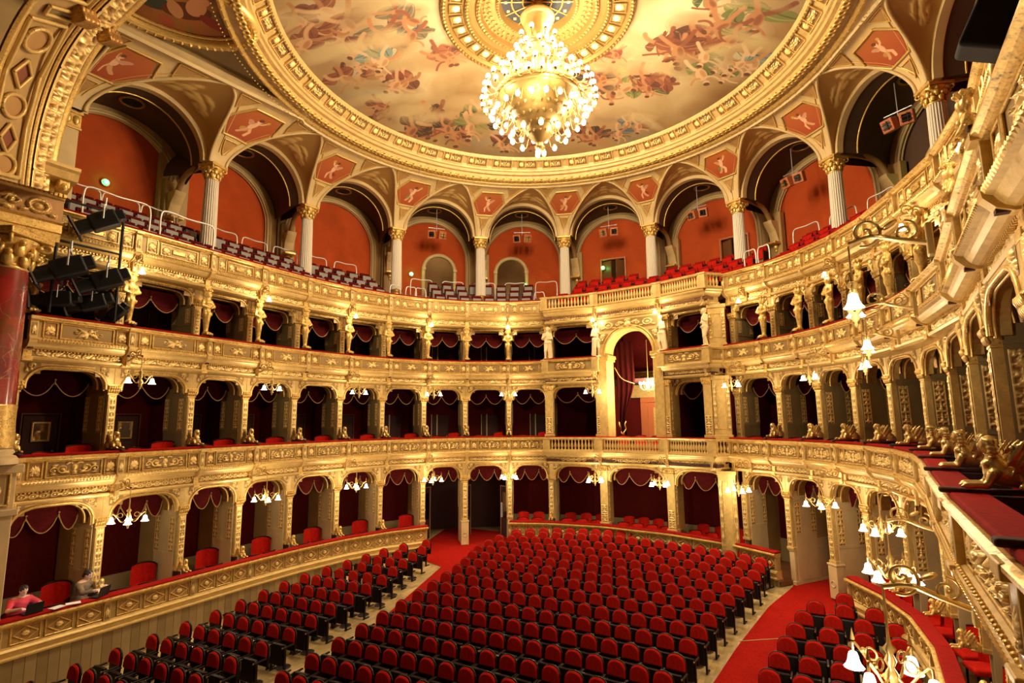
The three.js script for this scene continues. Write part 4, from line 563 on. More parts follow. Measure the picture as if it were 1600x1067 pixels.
// four standing statues
const statueGeo = sdf((p) => {
  let d = ellip(p, [0.02, 1.33, 0.03], [0.075, 0.095, 0.085]); d = sminK(d, ellip(p, [0.02, 1.38, -0.01], [0.085, 0.07, 0.09]), 0.02); d = sminK(d, capsule(p, [0.015, 1.18, 0], [0.02, 1.27, 0.01], 0.045, 0.045), 0.03);
  d = sminK(d, ellip(p, [0, 1.05, 0], [0.16, 0.16, 0.10]), 0.05); d = sminK(d, ellip(p, [0.01, 0.84, 0], [0.125, 0.15, 0.095]), 0.06); d = sminK(d, ellip(p, [0.03, 0.70, 0], [0.15, 0.12, 0.11]), 0.05);
  d = sminK(d, capsule(p, [0.09, 0.66, 0.0], [0.08, 0.36, 0.02], 0.09, 0.062), 0.04); d = sminK(d, capsule(p, [0.08, 0.36, 0.02], [0.08, 0.05, -0.01], 0.062, 0.04), 0.03); d = sminK(d, capsule(p, [-0.06, 0.66, 0.01], [-0.07, 0.37, 0.09], 0.09, 0.062), 0.04); d = sminK(d, capsule(p, [-0.07, 0.37, 0.09], [-0.10, 0.05, 0.0], 0.06, 0.038), 0.03);
  for (const s of [-1, 1]) d = sminK(d, capsule(p, [s * 0.085, 0.035, 0], [s * 0.095, 0.025, 0.1], 0.035, 0.028), 0.02);
  d = sminK(d, capsule(p, [0.16, 1.12, 0], [0.22, 0.90, 0.02], 0.05, 0.042), 0.03); d = sminK(d, capsule(p, [0.22, 0.90, 0.02], [0.06, 0.88, 0.14], 0.04, 0.032), 0.03);
  d = sminK(d, capsule(p, [-0.16, 1.12, 0], [-0.21, 0.92, 0.05], 0.05, 0.04), 0.03); d = sminK(d, capsule(p, [-0.21, 0.92, 0.05], [-0.04, 1.02, 0.14], 0.038, 0.03), 0.03);
  d = sminK(d, capsule(p, [0.14, 0.78, -0.02], [0.17, 0.08, -0.06], 0.05, 0.075) + 0.012 * Math.sin(p[0] * 90), 0.03); d = sminK(d, ellip(p, [0.02, 0.72, 0.05], [0.16, 0.05, 0.10]) + 0.008 * Math.sin(p[0] * 60 + p[1] * 40), 0.03);
  return sminK(d, Math.max(Math.hypot(p[0], p[2]) - 0.2, Math.abs(p[1] + 0.02) - 0.03), 0.01);
}, [-0.34, -0.06, -0.26], [0.34, 1.5, 0.26], 0.02);
[[0.12, 0], [0, 0.5], [0, -0.4], [-0.15, -0.5]].forEach(([du, t], i) => { const s = single('stone_statue', statueGeo, M.statue ??= std(0.86, 0.66, 0.36, { roughness: 0.5 }), `${PN[i]} cream statue standing on the royal box at the third tier`, 'statue', 'royal box statues'), p = rail(UROY[i] + du, NROY + 0.14); s.position.set(p.x, RAIL[3] + 0.06, p.z); s.rotation.y = p.turn + t; s.scale.setScalar(1.02); if (i % 2) s.scale.x = -1.02; });

// ---------------------------------------------------------------- gallery: columns, cove, vaults, back wall
const C1 = { x: 0.437, z: -15.41 }, RC = 11.55, YC = 14.71, C2 = { x: 0.896, z: -15.41 }, RO = 8.97, YO = 16.44, RI = 7.64, YI = 17.2, RM = 2.98, YM = 18.09, DEG = Math.PI / 180;
const PHI = [-95, -74.2, -52.4, -30.8, -9.9, 11.3, 32.6, 53.2, 74.6, 95.9, 117];
const COL = PHI.map((a, k) => k === 0 ? V(-12.95, YC, -14.87) : V(C1.x + RC * Math.sin(a * DEG), YC, C1.z - RC * Math.cos(a * DEG)));
function ringPoint(phi, r = RO, y = YO) {      // the ceiling's lowest moulding: a circle with straight ends towards the stage
  let q = r; const s = Math.sin(phi * DEG), c = Math.cos(phi * DEG);
  const cut = (ax, az, dx, dz) => { const det = s * -dz + dx * c; return (ax * -dz + dx * az) / det; };
  if (phi < -70) q = r / RO * cut(-8.34, 2.98, -0.585, -0.811); if (phi > 87) q = r / RO * cut(8.96, 0.47, -0.03, -1);
  return V(C2.x + q * s, y, C2.z - q * c);
}
const GB = [];                                  // gallery bays in chord frames
for (let k = 0; k < COL.length - 1; k++) {
  const a = COL[k], b = COL[k + 1], l = a.distanceTo(b), mid = a.clone().add(b).multiplyScalar(0.5), dx = b.clone().sub(a).normalize(), out = V(-0, 0, 0).crossVectors(dx, V(0, 1, 0)).negate();
  GB.push({ k, a, b, l, mid, dx, out, turn: Math.atan2(a.z - b.z, b.x - a.x), p0: PHI[k], p1: PHI[k + 1] });
}
const GW = (k) => `${ORD[k]} gallery bay from the far left`;
const X0 = 0.43, VM = 0.965;
const groinX = (v) => v >= VM ? 0 : X0 * Math.pow(1 - Math.pow(v / VM, 1.8), 0.62), groinV = (x) => VM * Math.pow(Math.max(0, 1 - Math.pow(Math.abs(x) / X0, 1 / 0.62)), 1 / 1.8);
function cove(g, x, v, off = 0) {               // x in -0.5..0.5 across bay g (beyond it: straight on), v up the cove
  const t = x + 0.5, base = g.a.clone().lerp(g.b, t), bow = g.k > 0 && t > 0 && t < 1 ? (RC - Math.hypot(base.x - C1.x, base.z - C1.z)) : 0; base.addScaledVector(g.out, bow - 0.30);
  const top = ringPoint(lerp(g.p0, g.p1, t)), h = Math.pow(v, 1.75), y = 1 - Math.pow(1 - v, 1.3), p = V(lerp(base.x, top.x, h), lerp(YC - 0.02, top.y, y), lerp(base.z, top.z, h));
  if (off) { const d = top.clone().sub(base).setY(0).normalize(); p.addScaledVector(d, off * y * 0 + off * (1 - h * 0.6)); p.y -= off * h; }
  return p;
}
const arr = (v) => [v.x, v.y, v.z];
// printed panels: one sheet of four loosely brushed dancing children
const puttoTex = canvasTex(512, 512, (x) => { for (let q = 0; q < 4; q++) { const X = (q % 2) * 256, Y = (q >> 1) * 256; const bg = x.createLinearGradient(X, Y, X, Y + 256); bg.addColorStop(0, '#b4622a'); bg.addColorStop(1, '#a3461f'); x.fillStyle = bg; x.fillRect(X, Y, 256, 256); const Q = (a) => X + 128 + (a - 128) * 0.62, L = (pts, w, c) => { x.strokeStyle = c; x.lineWidth = w * 0.8; x.lineCap = x.lineJoin = 'round'; x.beginPath(); pts.forEach((p, i) => i ? x.lineTo(Q(p[0]), Y + p[1]) : x.moveTo(Q(p[0]), Y + p[1])); x.stroke(); }, B = (a, b, r, s, c, o = 0) => { x.fillStyle = c; x.beginPath(); x.ellipse(Q(a), Y + b, r * 0.7, s, o, 0, 7); x.fill(); }; const m = q % 2 ? 1 : -1, c = 128; B(c - m * 30, 168, 34, 20, ['#8e2f22', '#6d7f4e', '#a5552e', '#b98a3e'][q], 0.6); L([[c, 140], [c + m * 34, 178], [c + m * 22, 218]], 22, '#e2ab7c'); L([[c, 140], [c - m * 26, 182], [c - m * 52, 206]], 22, '#d39a69'); B(c, 116, 25, 36, '#e6b488', m * 0.2); L([[c + 8, 96], [c + m * 46, 80], [c + m * 66, 58]], 15, '#e6b488'); L([[c - 8, 98], [c - m * 40, 112], [c - m * 60, 92]], 14, '#d8a272'); B(c + m * 6, 66, 19, 20, '#e8ba90'); B(c + m * 6, 56, 20, 13, '#6d3c1c'); B(c - m * 46, 92, 34, 13, '#c98f72', m * 0.7); B(c + m * 70, 50, 14, 12, '#c9a04a'); } });
const puttoMat = std(1, 1, 1, { roughness: 0.6, map: puttoTex });
function coveGrid(g, poly, off, nx = 10, ny = 10) {   // fill between two polylines given as functions of t: [xl, xr, v]
  return grid(nx, ny, (s, t) => { const [xl, xr, v] = poly(t); return arr(cove(g, lerp(xl, xr, s), v, off)); });
}
for (let k = 0; k < COL.length; k++) {                // cream spandrels over each column
  if (k > 9) break;
  const gl = GB[k - 1] ?? GB[0], gr = GB[k], name = k === 0 ? 'end pier' : `${ORD[k - 1]} column`;
  const at = (x, v, off = 0) => x < 0 ? (k ? cove(gl, 0.5 + x, v, off) : cove(gr, -0.5 + x * 0.3, v, off)) : cove(gr, -0.5 + x, v, off);     // x around the column
  const o = new THREE.Group(); o.name = numbered('ceiling_spandrel'); tag(o, `cream spandrel with a painted hexagon above the ${name} from the far left`, 'spandrel', 'gallery spandrels'); scene.add(o);
  part(o, 'spandrel_surface', fin(grid(16, 22, (s, t) => { const w = 0.5 - groinX(t); return arr(at((s * 2 - 1) * w, t)); })), M.cream);
  for (const s of [-1, 1]) { const e = [], f = []; for (let i = 0; i <= 22; i++) { const v = i / 22 * 0.985, w = 0.5 - groinX(v); e.push(arr(at(s * w, v, 0.02))); f.push(arr(at(s * Math.max(0, w - 0.055), v, 0.015))); } const q = part(o, 'groin_moulding', fin(tube(e, 0.055, 44, 6)), M.cream); part(q, 'bead_line', fin(tube(f.slice(4), 0.018, 40, 4)), M.gold); }
  const hex = [[-0.13, 0.84], [0.13, 0.84], [0.20, 0.66], [0.10, 0.46], [-0.10, 0.46], [-0.20, 0.66]];
  const hf = (s, t) => { const v = lerp(0.46, 0.84, t), w = v < 0.66 ? lerp(0.10, 0.20, (v - 0.46) / 0.20) : lerp(0.20, 0.13, (v - 0.66) / 0.18); return [(s * 2 - 1) * w, v]; };
  const pg = grid(10, 10, (s, t) => { const [x, v] = hf(s, t); return arr(at(x, v, 0.03)); }); { const uv = []; for (let j = 0; j <= 10; j++) for (let i = 0; i <= 10; i++) { const [x, v] = hf(i / 10, j / 10); uv.push((k % 2) * 0.5 + 0.5 * clamp(0.5 + x / 0.4, 0.01, 0.99), ((k >> 1) % 2) * 0.5 + 0.5 * clamp((v - 0.46) / 0.38, 0.01, 0.99)); } pg.setAttribute('uv', new THREE.Float32BufferAttribute(uv, 2)); }
  const pn = part(o, 'hexagon_panel', pg, puttoMat, 'hexagonal panel painted with a dancing child');
  const outline = (pts, r, closed = true) => { const l = []; pts.forEach((p, i) => { const q = pts[(i + 1) % pts.length]; if (!closed && i === pts.length - 1) return; for (let j = 0; j < 4; j++) l.push(bar(arr(at(lerp(p[0], q[0], j / 4), lerp(p[1], q[1], j / 4), 0.03)), arr(at(lerp(p[0], q[0], (j + 1) / 4), lerp(p[1], q[1], (j + 1) / 4), 0.03)), r, r, 5)); }); return mg(l); };
  part(pn, 'panel_frame', outline(hex.map(([x, v]) => [x * 1.1, 0.66 + (v - 0.66) * 1.1]), 0.035), M.gold);
  for (const tri of [[[-0.37, 0.94], [-0.19, 0.94], [-0.26, 0.78]], [[0.37, 0.94], [0.19, 0.94], [0.26, 0.78]], [[-0.055, 0.38], [0.055, 0.38], [0, 0.16]]]) { const fill = grid(1, 1, (s, t) => { const a = tri[0], b = tri[1], c = tri[2], x = lerp(lerp(a[0], b[0], s), c[0], 1 - t), v = lerp(lerp(a[1], b[1], s), c[1], 1 - t); return arr(at(x, v, 0.018)); }); const q = part(o, 'triangle_panel', fin(fill), M.ochre); part(q, 'panel_frame', outline(tri, 0.024), M.gold); }
}
// lunettes, arches and vaults of each bay
const archRise = 0.98;
for (const g of GB) {
  const c = X0 * g.l, W = GW(g.k), o = new THREE.Group(); o.name = numbered('gallery_arch'); tag(o, `round arch with painted lunette over the ${W}`, 'arch', 'gallery arches'); scene.add(o);
  const P = (x, y, n) => arr(g.mid.clone().addScaledVector(g.dx, x).addScaledVector(g.out, n).setY(YC + y));
  const arcPt = (a, r, n) => P(r * Math.cos(a), r * archRise * Math.sin(a), n);
  const L = (s, t) => { const a = Math.PI * (1 - s), x = X0 * Math.cos(a), G = cove(g, x, groinV(x)), A = V(...arcPt(a, c, -0.12)); return A.lerp(G, t); };
  const lw = (s, t) => HM.lunette(clamp((s - 0.5) / 0.62 + 0.5, 0, 1), clamp((t - 0.12) / 0.62, 0, 1)) * (Math.abs(s - 0.5) < 0.31 && t > 0.12 && t < 0.74 ? 1 : 0);
  part(o, 'lunette', fin2(grid(72, 30, (s, t) => { const p = L(s, t); p.y -= 0.05 * lw(s, t); return arr(p); }, (s, t) => { const q = smooth(0.12, 0.4, lw(s, t)); return [0, 1, 2].map((i) => lerp([0.50, 0.28, 0.075][i], [0.78, 0.52, 0.17][i], q)); })), std2());
  const band = []; for (let i = 0; i <= 30; i++) band.push(Math.PI * i / 30);
  part(o, 'arch_band', fin(sweep([[0, -0.16], [0.17, -0.16], [0.17, 0.05], [0, 0.05]], 30, (r, n, t) => arcPt(Math.PI * t, c - 0.02 + r - 0.13, n))), M.cream);
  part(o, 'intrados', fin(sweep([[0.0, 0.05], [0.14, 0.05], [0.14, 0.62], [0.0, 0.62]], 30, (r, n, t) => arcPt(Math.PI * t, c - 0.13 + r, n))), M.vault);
  part(o, 'gold_bead', fin(tube(band.map((a) => arcPt(a, c - 0.14, 0.60)), 0.03, 44, 5)), M.gold); part(o, 'gold_bead', fin(tube(band.map((a) => arcPt(a, c - 0.13, 0.06)), 0.022, 44, 5)), M.gold);
  // vault back to the rear wall
  const wide = 1.16, cb = 0.5 * g.l;
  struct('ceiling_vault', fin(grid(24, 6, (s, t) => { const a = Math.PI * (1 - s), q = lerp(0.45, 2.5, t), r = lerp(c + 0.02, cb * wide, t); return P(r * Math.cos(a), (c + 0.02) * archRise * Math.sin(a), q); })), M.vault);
  const oc = thing('ceiling_vent', `dark round opening in the vault of the ${W}`, 'vent', P(0, (c + 0.02) * archRise - 0.05, 1.35), g.turn, 'vault openings'); part(oc, 'rim', fin(T(new THREE.TorusGeometry(0.34, 0.05, 8, 28), 0, 0, 0, Math.PI / 2)), M.darkGold); part(oc, 'opening', fin(cyl(0.33, 0.33, 0.03, 0, -0.01, 0, 24)), M.blackMatt);
}
function fin2(g) { const col = g.attributes.color; fin(g); g.setAttribute('color', col); return g; }
var std2Mat; function std2() { return std2Mat ??= std(1, 1, 1, { vertexColors: true, roughness: 0.6, metalness: 0.1 }); }
// columns
const colH = YC - (RAIL[4] + 0.15), flute = (() => {
  const n = 20, seg = n * 8, hs = colH - 1.02, pos = (r, a) => [r * Math.cos(a), r * Math.sin(a)];
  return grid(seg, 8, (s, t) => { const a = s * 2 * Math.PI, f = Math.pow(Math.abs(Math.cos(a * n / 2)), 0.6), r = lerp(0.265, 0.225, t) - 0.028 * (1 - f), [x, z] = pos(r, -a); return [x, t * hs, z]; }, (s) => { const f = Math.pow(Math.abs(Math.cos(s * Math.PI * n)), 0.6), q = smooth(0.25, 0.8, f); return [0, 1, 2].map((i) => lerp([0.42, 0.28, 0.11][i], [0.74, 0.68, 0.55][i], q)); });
})();
const colCap = (() => { const l = [lathe([[0.22, 0], [0.25, 0.03], [0.22, 0.06], [0.21, 0.1], [0.24, 0.3], [0.32, 0.46], [0.3, 0.48], [0, 0.48]], 20), box(0.68, 0.10, 0.68, 0, 0.53, 0, 0.02)]; for (let r = 0; r < 2; r++) for (let k = 0; k < 8; k++) { const a = (k + r * 0.5) * Math.PI / 4; l.push(T(new THREE.SphereGeometry(0.075, 7, 6), Math.cos(a) * (0.25 + r * 0.035), 0.15 + r * 0.14, Math.sin(a) * (0.25 + r * 0.035), 0, -a, 0, [0.6, 1.5, 1]), T(new THREE.SphereGeometry(0.045, 6, 5), Math.cos(a) * (0.31 + r * 0.03), 0.24 + r * 0.14, Math.sin(a) * (0.31 + r * 0.03))); } for (let k = 0; k < 4; k++) { const a = Math.PI / 4 + k * Math.PI / 2; l.push(T(new THREE.TorusGeometry(0.06, 0.028, 6, 12), Math.cos(a) * 0.38, 0.42, Math.sin(a) * 0.38, 0, -a, 0)); } return mg(l); })();
const colBase = mg([lathe([[0.36, 0], [0.36, 0.06], [0.33, 0.12], [0.28, 0.15], [0.31, 0.2], [0.27, 0.25], [0, 0.25]], 24, 0, 0.0, 0)]), colPlinth = mg([box(0.66, 0.26, 0.66, 0, -0.13, 0, 0.02), box(0.6, 0.9, 0.6, 0, -0.6, 0)]);
const column = new THREE.Group(); const shaftMat = std(1, 1, 1, { vertexColors: true, roughness: 0.5, metalness: 0.1 });
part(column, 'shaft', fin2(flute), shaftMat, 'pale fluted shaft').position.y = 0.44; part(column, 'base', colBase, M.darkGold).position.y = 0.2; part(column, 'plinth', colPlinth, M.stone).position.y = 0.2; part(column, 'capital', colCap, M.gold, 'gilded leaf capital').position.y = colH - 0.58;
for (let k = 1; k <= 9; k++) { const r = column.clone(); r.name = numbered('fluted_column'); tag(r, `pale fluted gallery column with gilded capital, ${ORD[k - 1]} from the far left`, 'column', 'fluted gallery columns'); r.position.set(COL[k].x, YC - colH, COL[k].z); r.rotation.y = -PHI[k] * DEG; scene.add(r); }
{ const p = COL[0].clone().addScaledVector(GB[0].dx, -0.1), g = thing('gallery_pilaster', 'plain cream end pilaster of the gallery beside the proscenium arch', 'pilaster', [p.x, YC - colH, p.z], GB[0].turn); part(g, 'shaft', fin(box(0.8, colH - 0.5, 0.8, 0, (colH - 0.5) / 2, -0.3, 0.02)), M.cream); part(g, 'capital', mg([box(0.92, 0.1, 0.92, 0, colH - 0.05, -0.3, 0.015), box(0.86, 0.4, 0.86, 0, colH - 0.3, -0.3, 0.02), ...[-0.3, -0.1, 0.1, 0.3].map((q) => T(new THREE.SphereGeometry(0.1, 7, 6), q, colH - 0.3, 0.14, 0, 0, 0, [0.9, 1.5, 0.6])), box(0.9, 0.07, 0.9, 0, colH - 0.54, -0.3, 0.015)]), M.gold); }
// rear wall with blind arches
const YF = RAIL[4] - 0.85, NB = 2.62;
for (const g of GB) {
  const o = g.mid.clone().addScaledVector(g.out, NB), c = X0 * g.l, w = g.l * 1.2, H = YC - YF + c + 0.1, iw = w / 2 - 0.46, spring = YC - YF - 0.45, pass = g.k === 3 ? 0.55 : g.k === 4 ? -0.62 : g.k === 8 ? 0 : null, ph = g.k === 8 ? 1.2 : 0.85, door = g.k === 5 ? -0.2 : g.k === 6 ? 0.9 : null;
  const wall = struct('wall_gallery', new THREE.BufferGeometry(), M.tan); wall.position.set(o.x, YF, o.z); wall.rotation.y = g.turn;
  const archHole = (hw, sp, x = 0) => { const p = [[x + hw, 0.0]]; for (let i = 0; i <= 18; i++) { const a = i / 18 * Math.PI; p.push([x + hw * Math.cos(a), sp + hw * 0.95 * Math.sin(a)]); } p.push([x - hw, 0.0]); return p; };
  const outer = archHole(iw, spring);
  wall.geometry = fin(extrude(shapeOf([[-w / 2, 0], [-w / 2, H], [w / 2, H], [w / 2, 0], ...outer]), 0.2, 0, 0));
  // the red field, open where a passage or a door stands
  const field = outer.map((p) => [p[0] * 1.03, p[1]]), holes = [];
  if (pass !== null) holes.push(archHole(ph, 3.35, pass).map((p) => [p[0], Math.max(p[1], 0.02)])); if (door !== null) holes.push([[door - 0.62, 1.3], [door + 0.62, 1.3], [door + 0.62, 3.75], [door - 0.62, 3.75]]);
  const f = part(wall, 'red_field', fin(extrude(shapeOf(field, holes), 0.1, 0, -0.08)), g.k === 8 ? M.vault : M.wallRed);
  part(wall, 'arch_frame', mg([tube(outer.map((p) => [p[0], p[1], 0.2]), 0.05, 60, 6), tube(outer.map((p) => [p[0] * 1.07, p[1] * 1.0 + 0.1 * (p[1] > spring ? (p[1] - spring) / iw : 0), 0.2]), 0.035, 60, 6), tube(outer.map((p) => [p[0] * 0.985, p[1] - 0.02, 0.1]), 0.04, 60, 5)]), M.cream);
  part(wall, 'dado', mg([box(iw * 2, 1.25, 0.06, 0, 0.62, 0.05), box(iw * 2, 0.09, 0.1, 0, 1.28, 0.06)]), M.wood);
  if (pass !== null) { const e = archHole(ph, 3.35, pass); part(wall, 'passage_band', mg([tube(e.map((p) => [p[0], p[1], 0.06]), 0.11, 50, 6), box(0.2, 0.14, 0.2, pass - ph, 3.35, 0.1), box(0.2, 0.14, 0.2, pass + ph, 3.35, 0.1)]), M.cream); }
  if (door !== null) { const d = thing('gallery_door', `open dark double door in the rear wall of the ${GW(g.k)}`, 'door', [o.x, YF + 1.2, o.z], g.turn, 'gallery doors'); part(d, 'door_frame', fin(frameGeo(1.4, 2.65, 0.1, 0.16, door, 0, -0.02)), M.doorWood); for (const s of [-1, 1]) { const lf = part(d, 'door_leaf', fin(T(box(0.58, 2.45, 0.05, s * -0.29, 1.25, 0), 0, 0, 0, 0, s * (s > 0 ? 0.9 : 0.5), 0)), M.wood); lf.position.set(door + s * 0.58, 0, -0.06); part(lf, 'push_plate', fin(box(0.05, 0.6, 0.02, s * -0.1, 1.2, 0.05)), M.bronze); } }
  // pilaster with console between the bays
  const pj = thing('wall_console', `cream wall pilaster with gilded console, left end, ${GW(g.k)}`, 'pilaster', [g.a.x + g.out.x * (NB - 0.1), YF, g.a.z + g.out.z * (NB - 0.1)], g.turn, 'gallery wall consoles');
  part(pj, 'pilaster_strip', mg([box(0.62, spring + 0.3, 0.26, 0, (spring + 0.3) / 2, 0.14, 0.02)]), M.tan); const cs = part(pj, 'console', fin(prism([[0.2, 1.0], [0.75, 1.0], [0.7, 0.86], [0.48, 0.55], [0.36, 0.2], [0.28, 0], [0.2, 0]], -0.2, 0.2)), M.cream); cs.position.y = spring - 1.15;
  part(cs, 'gilded_drop', mg([box(0.5, 0.1, 0.62, 0, 0.02, 0.36, 0.02), ball(0.12, 0, -0.12, 0.3, [1, 1.2, 0.8]), ball(0.07, 0, -0.28, 0.28, [1, 1.3, 1])]), M.gold); part(cs, 'rib', fin(tube([[0, 1.0, 0.5], [0, 1.55, 0.9], [0, 1.75, 1.6], [0, 1.72, 2.2]], 0.11, 20, 6)), M.vaultTan);
}
// dim corridor behind the passages
struct('wall_corridor', fin(sweep([[0, YF], [0.2, YF], [0.2, YC + 2.2], [0, YC + 2.2]], 40, (r, y, t) => { const a = lerp(-80, 110, t) * DEG, R = RC + 6.2 + r; return [C1.x + R * Math.sin(a), y, C1.z - R * Math.cos(a)]; })), M.ochre);
struct('floor_corridor', fin(sweep([[0, YF - 0.1], [6, YF - 0.1], [6, YF], [0, YF]], 40, (r, y, t) => { const a = lerp(-80, 110, t) * DEG, R = RC + 1.2 + r; return [C1.x + R * Math.sin(a), y, C1.z - R * Math.cos(a)]; })), M.wood);
struct('ceiling_corridor', fin(sweep([[0, YC + 2.1], [3.6, YC + 2.1], [3.6, YC + 2.2], [0, YC + 2.2]], 40, (r, y, t) => { const a = lerp(-80, 110, t) * DEG, R = RC + 2.8 + r; return [C1.x + R * Math.sin(a), y, C1.z - R * Math.cos(a)]; })), M.vault);
[-16, 6, 88, 106].forEach((a, i) => { const R = RC + 4.6, g = thing('unseen_corridor_lamp', `${ORD[i]} unseen round corridor lamp from the left, behind the gallery passages`, 'lamp', [C1.x + R * Math.sin(a * DEG), YC + 0.9, C1.z - R * Math.cos(a * DEG)], 0, 'unseen corridor lamps'); part(g, 'rod', fin(bar([0, 0.1, 0], [0, 1.2, 0], 0.015)), M.bronze); part(g, 'globe', fin(ball(0.14, 0, 0, 0, [1, 1, 1], 10)), M.shade, 'glowing glass globe'); lampLight(g, 'unseen_corridor_light', [0, 0, 0], i < 2 ? 6 : 3); });  // lamps unseen; added to brighten the corridor, taken to be lit
// steps of the gallery and its folding seats
for (let r = 0; r < 3; r++) struct('floor_gallery_step', fin(sweepRail([[0.34 + r * 0.72, RAIL[4] - 0.9], [4.6, RAIL[4] - 0.9], [4.6, RAIL[4] - 0.36 + r * 0.46], [0.34 + r * 0.72, RAIL[4] - 0.36 + r * 0.46]], UA, 40, 4)), M.wood);
function gallerySeat(pad, red) {
  const g = new THREE.Group(); part(g, 'backrest', fin(T(new RoundedBoxGeometry(0.47, 0.50, 0.08, 2, 0.03), 0, 0.60, -0.2, -0.12)), red);
  part(g, 'folded_seat', mg([frameGeo(0.46, 0.44, 0.03, 0.06, 0, 0.26, 0.0)]), red); part(g, 'seat_underside', fin(box(0.42, 0.40, 0.04, 0, 0.48, 0.03)), pad); part(g, 'seat_stand', mg([box(0.04, 0.6, 0.34, -0.25, 0.3, -0.05, 0.01), box(0.04, 0.6, 0.34, 0.25, 0.3, -0.05, 0.01)]), M.seatWood); return g;
}
const gsGrey = gallerySeat(M.greyPad, M.darkRed ??= velvet(0.13, 0.006, 0.005)), gsRed = gallerySeat(M.seatRed, M.velvet);
{ const count = {}; for (let r = 0; r < 3; r++) for (let u = 5.2; u < 36; u += 0.485) {
  if ((u > 15.3 && u < 16.9) || (u > 20.9 && u < 22.1) || (u > 29.4 && u < 30.2)) continue; if (r === 2 && u > 32) continue;
  const right = u > 22; let skip = false; if (r > 0) for (let k = 1; k <= 9; k++) { const p = rail(u, 0.66 + r * 0.72 + NOFF(4, u)); if (Math.hypot(p.x - COL[k].x, p.z - COL[k].z) < 0.52) skip = true; } if (skip) continue;
  const zone = u < 15.4 ? 'left wall' : u < 21 ? 'middle' : u < 29 ? 'above the royal box' : 'right wall', key = zone + r; count[key] = (count[key] ?? 0) + 1;
  putAt(right ? gsRed : gsGrey, 'gallery_chair', `${right ? 'red' : 'grey'} folding gallery chair, ${ORD[r]} row, ${nth(count[key])} from left, ${zone}`, 'chair', 'folding gallery chairs', u, 0.66 + r * 0.72 + NOFF(4, u), RAIL[4] - 0.35 + r * 0.46, 0); } }
// white tubular guard rails behind the seats
function guard(u, n, y, h, w, label) { const p = rail(u, n), g = thing('guard_rail', label, 'railing', [p.x, y, p.z], p.turn, 'white gallery guard rails'); part(g, 'hoop', fin(tube([[-w / 2, 0, 0], [-w / 2, h * 0.8, 0], [-w / 2 + 0.06, h, 0], [0, h, 0], [w / 2 - 0.06, h, 0], [w / 2, h * 0.8, 0], [w / 2, 0, 0]], 0.025, 40, 6)), M.rail); return g; }
{ let q = 0; for (const [u0, u1, n, y] of [[4.6, 14.8, 2.75, 11.95], [17.0, 21.4, 2.7, 11.7], [30.2, 36, 2.9, 11.9]]) for (let u = u0; u < u1; u += 1.08) guard(u, n, y, 0.98, 1.12, `white tubular guard rail hoop behind the gallery seats, ${ORD[q++ % 20]} from the stage${q > 20 ? ' beyond twenty' : ''}`); }
[[15.6, 1.0, 11.0], [16.1, 0.6, 10.9], [16.6, 1.0, 11.0], [21.2, 1.2, 11.0], [29.6, 0.7, 11.05], [30.1, 0.7, 11.05], [5.6, 0.15, 11.15], [7.4, 0.15, 11.15]].forEach(([u, n, y], i) => guard(u, n, y, 0.8, i > 5 ? 1.7 : 0.5, i > 5 ? `${i === 6 ? 'nearer' : 'second'} thin safety bar standing on the gallery balcony by the stage` : `short white stair rail in the gallery gangway, ${ORD[i]} from the left`));
// steps in the gangways
[[16.1, 1.0], [21.5, 1.0], [29.8, 1.0]].forEach(([u, w], i) => { const p = rail(u, 0.85 + NOFF(4, u)), g = thing('gangway_stairs', `pale wooden gangway steps between the gallery seats, ${ORD[i]} from the left`, 'stairs', [p.x, RAIL[4] - 0.7, p.z], p.turn, 'gallery gangway steps'); for (let k = 0; k < 5; k++) part(g, 'step', fin(box(w * K, 0.16, 0.4, 0, 0.1 + k * 0.2, -0.2 - k * 0.36, 0.01)), M.stone); });
// red floodlight pairs in the arches, green exit lamps
GB.forEach((g) => {
  if (![3, 4, 5, 6, 7, 8].includes(g.k)) return; const p = g.mid.clone().addScaledVector(g.out, 0.75), o = thing('floodlight_pair', `pair of dark red floodlights hanging in the ${GW(g.k)}`, 'floodlight', [p.x, YC + 0.2, p.z], g.turn + (g.k === 8 ? 0.4 : 0), 'gallery floodlights');
  part(o, 'hanger', mg([bar([0, 1.35, 0], [0, 0.2, 0], 0.018), bar([-0.42, 0.35, 0], [0.42, 0.35, 0], 0.022)]), M.steel);
  for (const s of [-1, 1]) { const h = part(o, 'lamp_housing', fin(T(box(0.4, 0.42, 0.3, 0, 0, 0, 0.03), s * 0.26, 0.02, 0, 0.35, s * 0.2)), M.doorWood); part(h, 'reflector', fin(T(box(0.24, 0.25, 0.03, 0, 0, 0.15), s * 0.26, 0.02, 0, 0.35, s * 0.2)), M.mirror); part(h, 'grille', fin(T(mg([box(0.3, 0.02, 0.02, 0, 0.05, 0.18), box(0.02, 0.3, 0.02, 0.04, 0, 0.18), box(0.3, 0.02, 0.02, 0, -0.07, 0.18)]), s * 0.26, 0.02, 0, 0.35, s * 0.2)), M.black); }
});
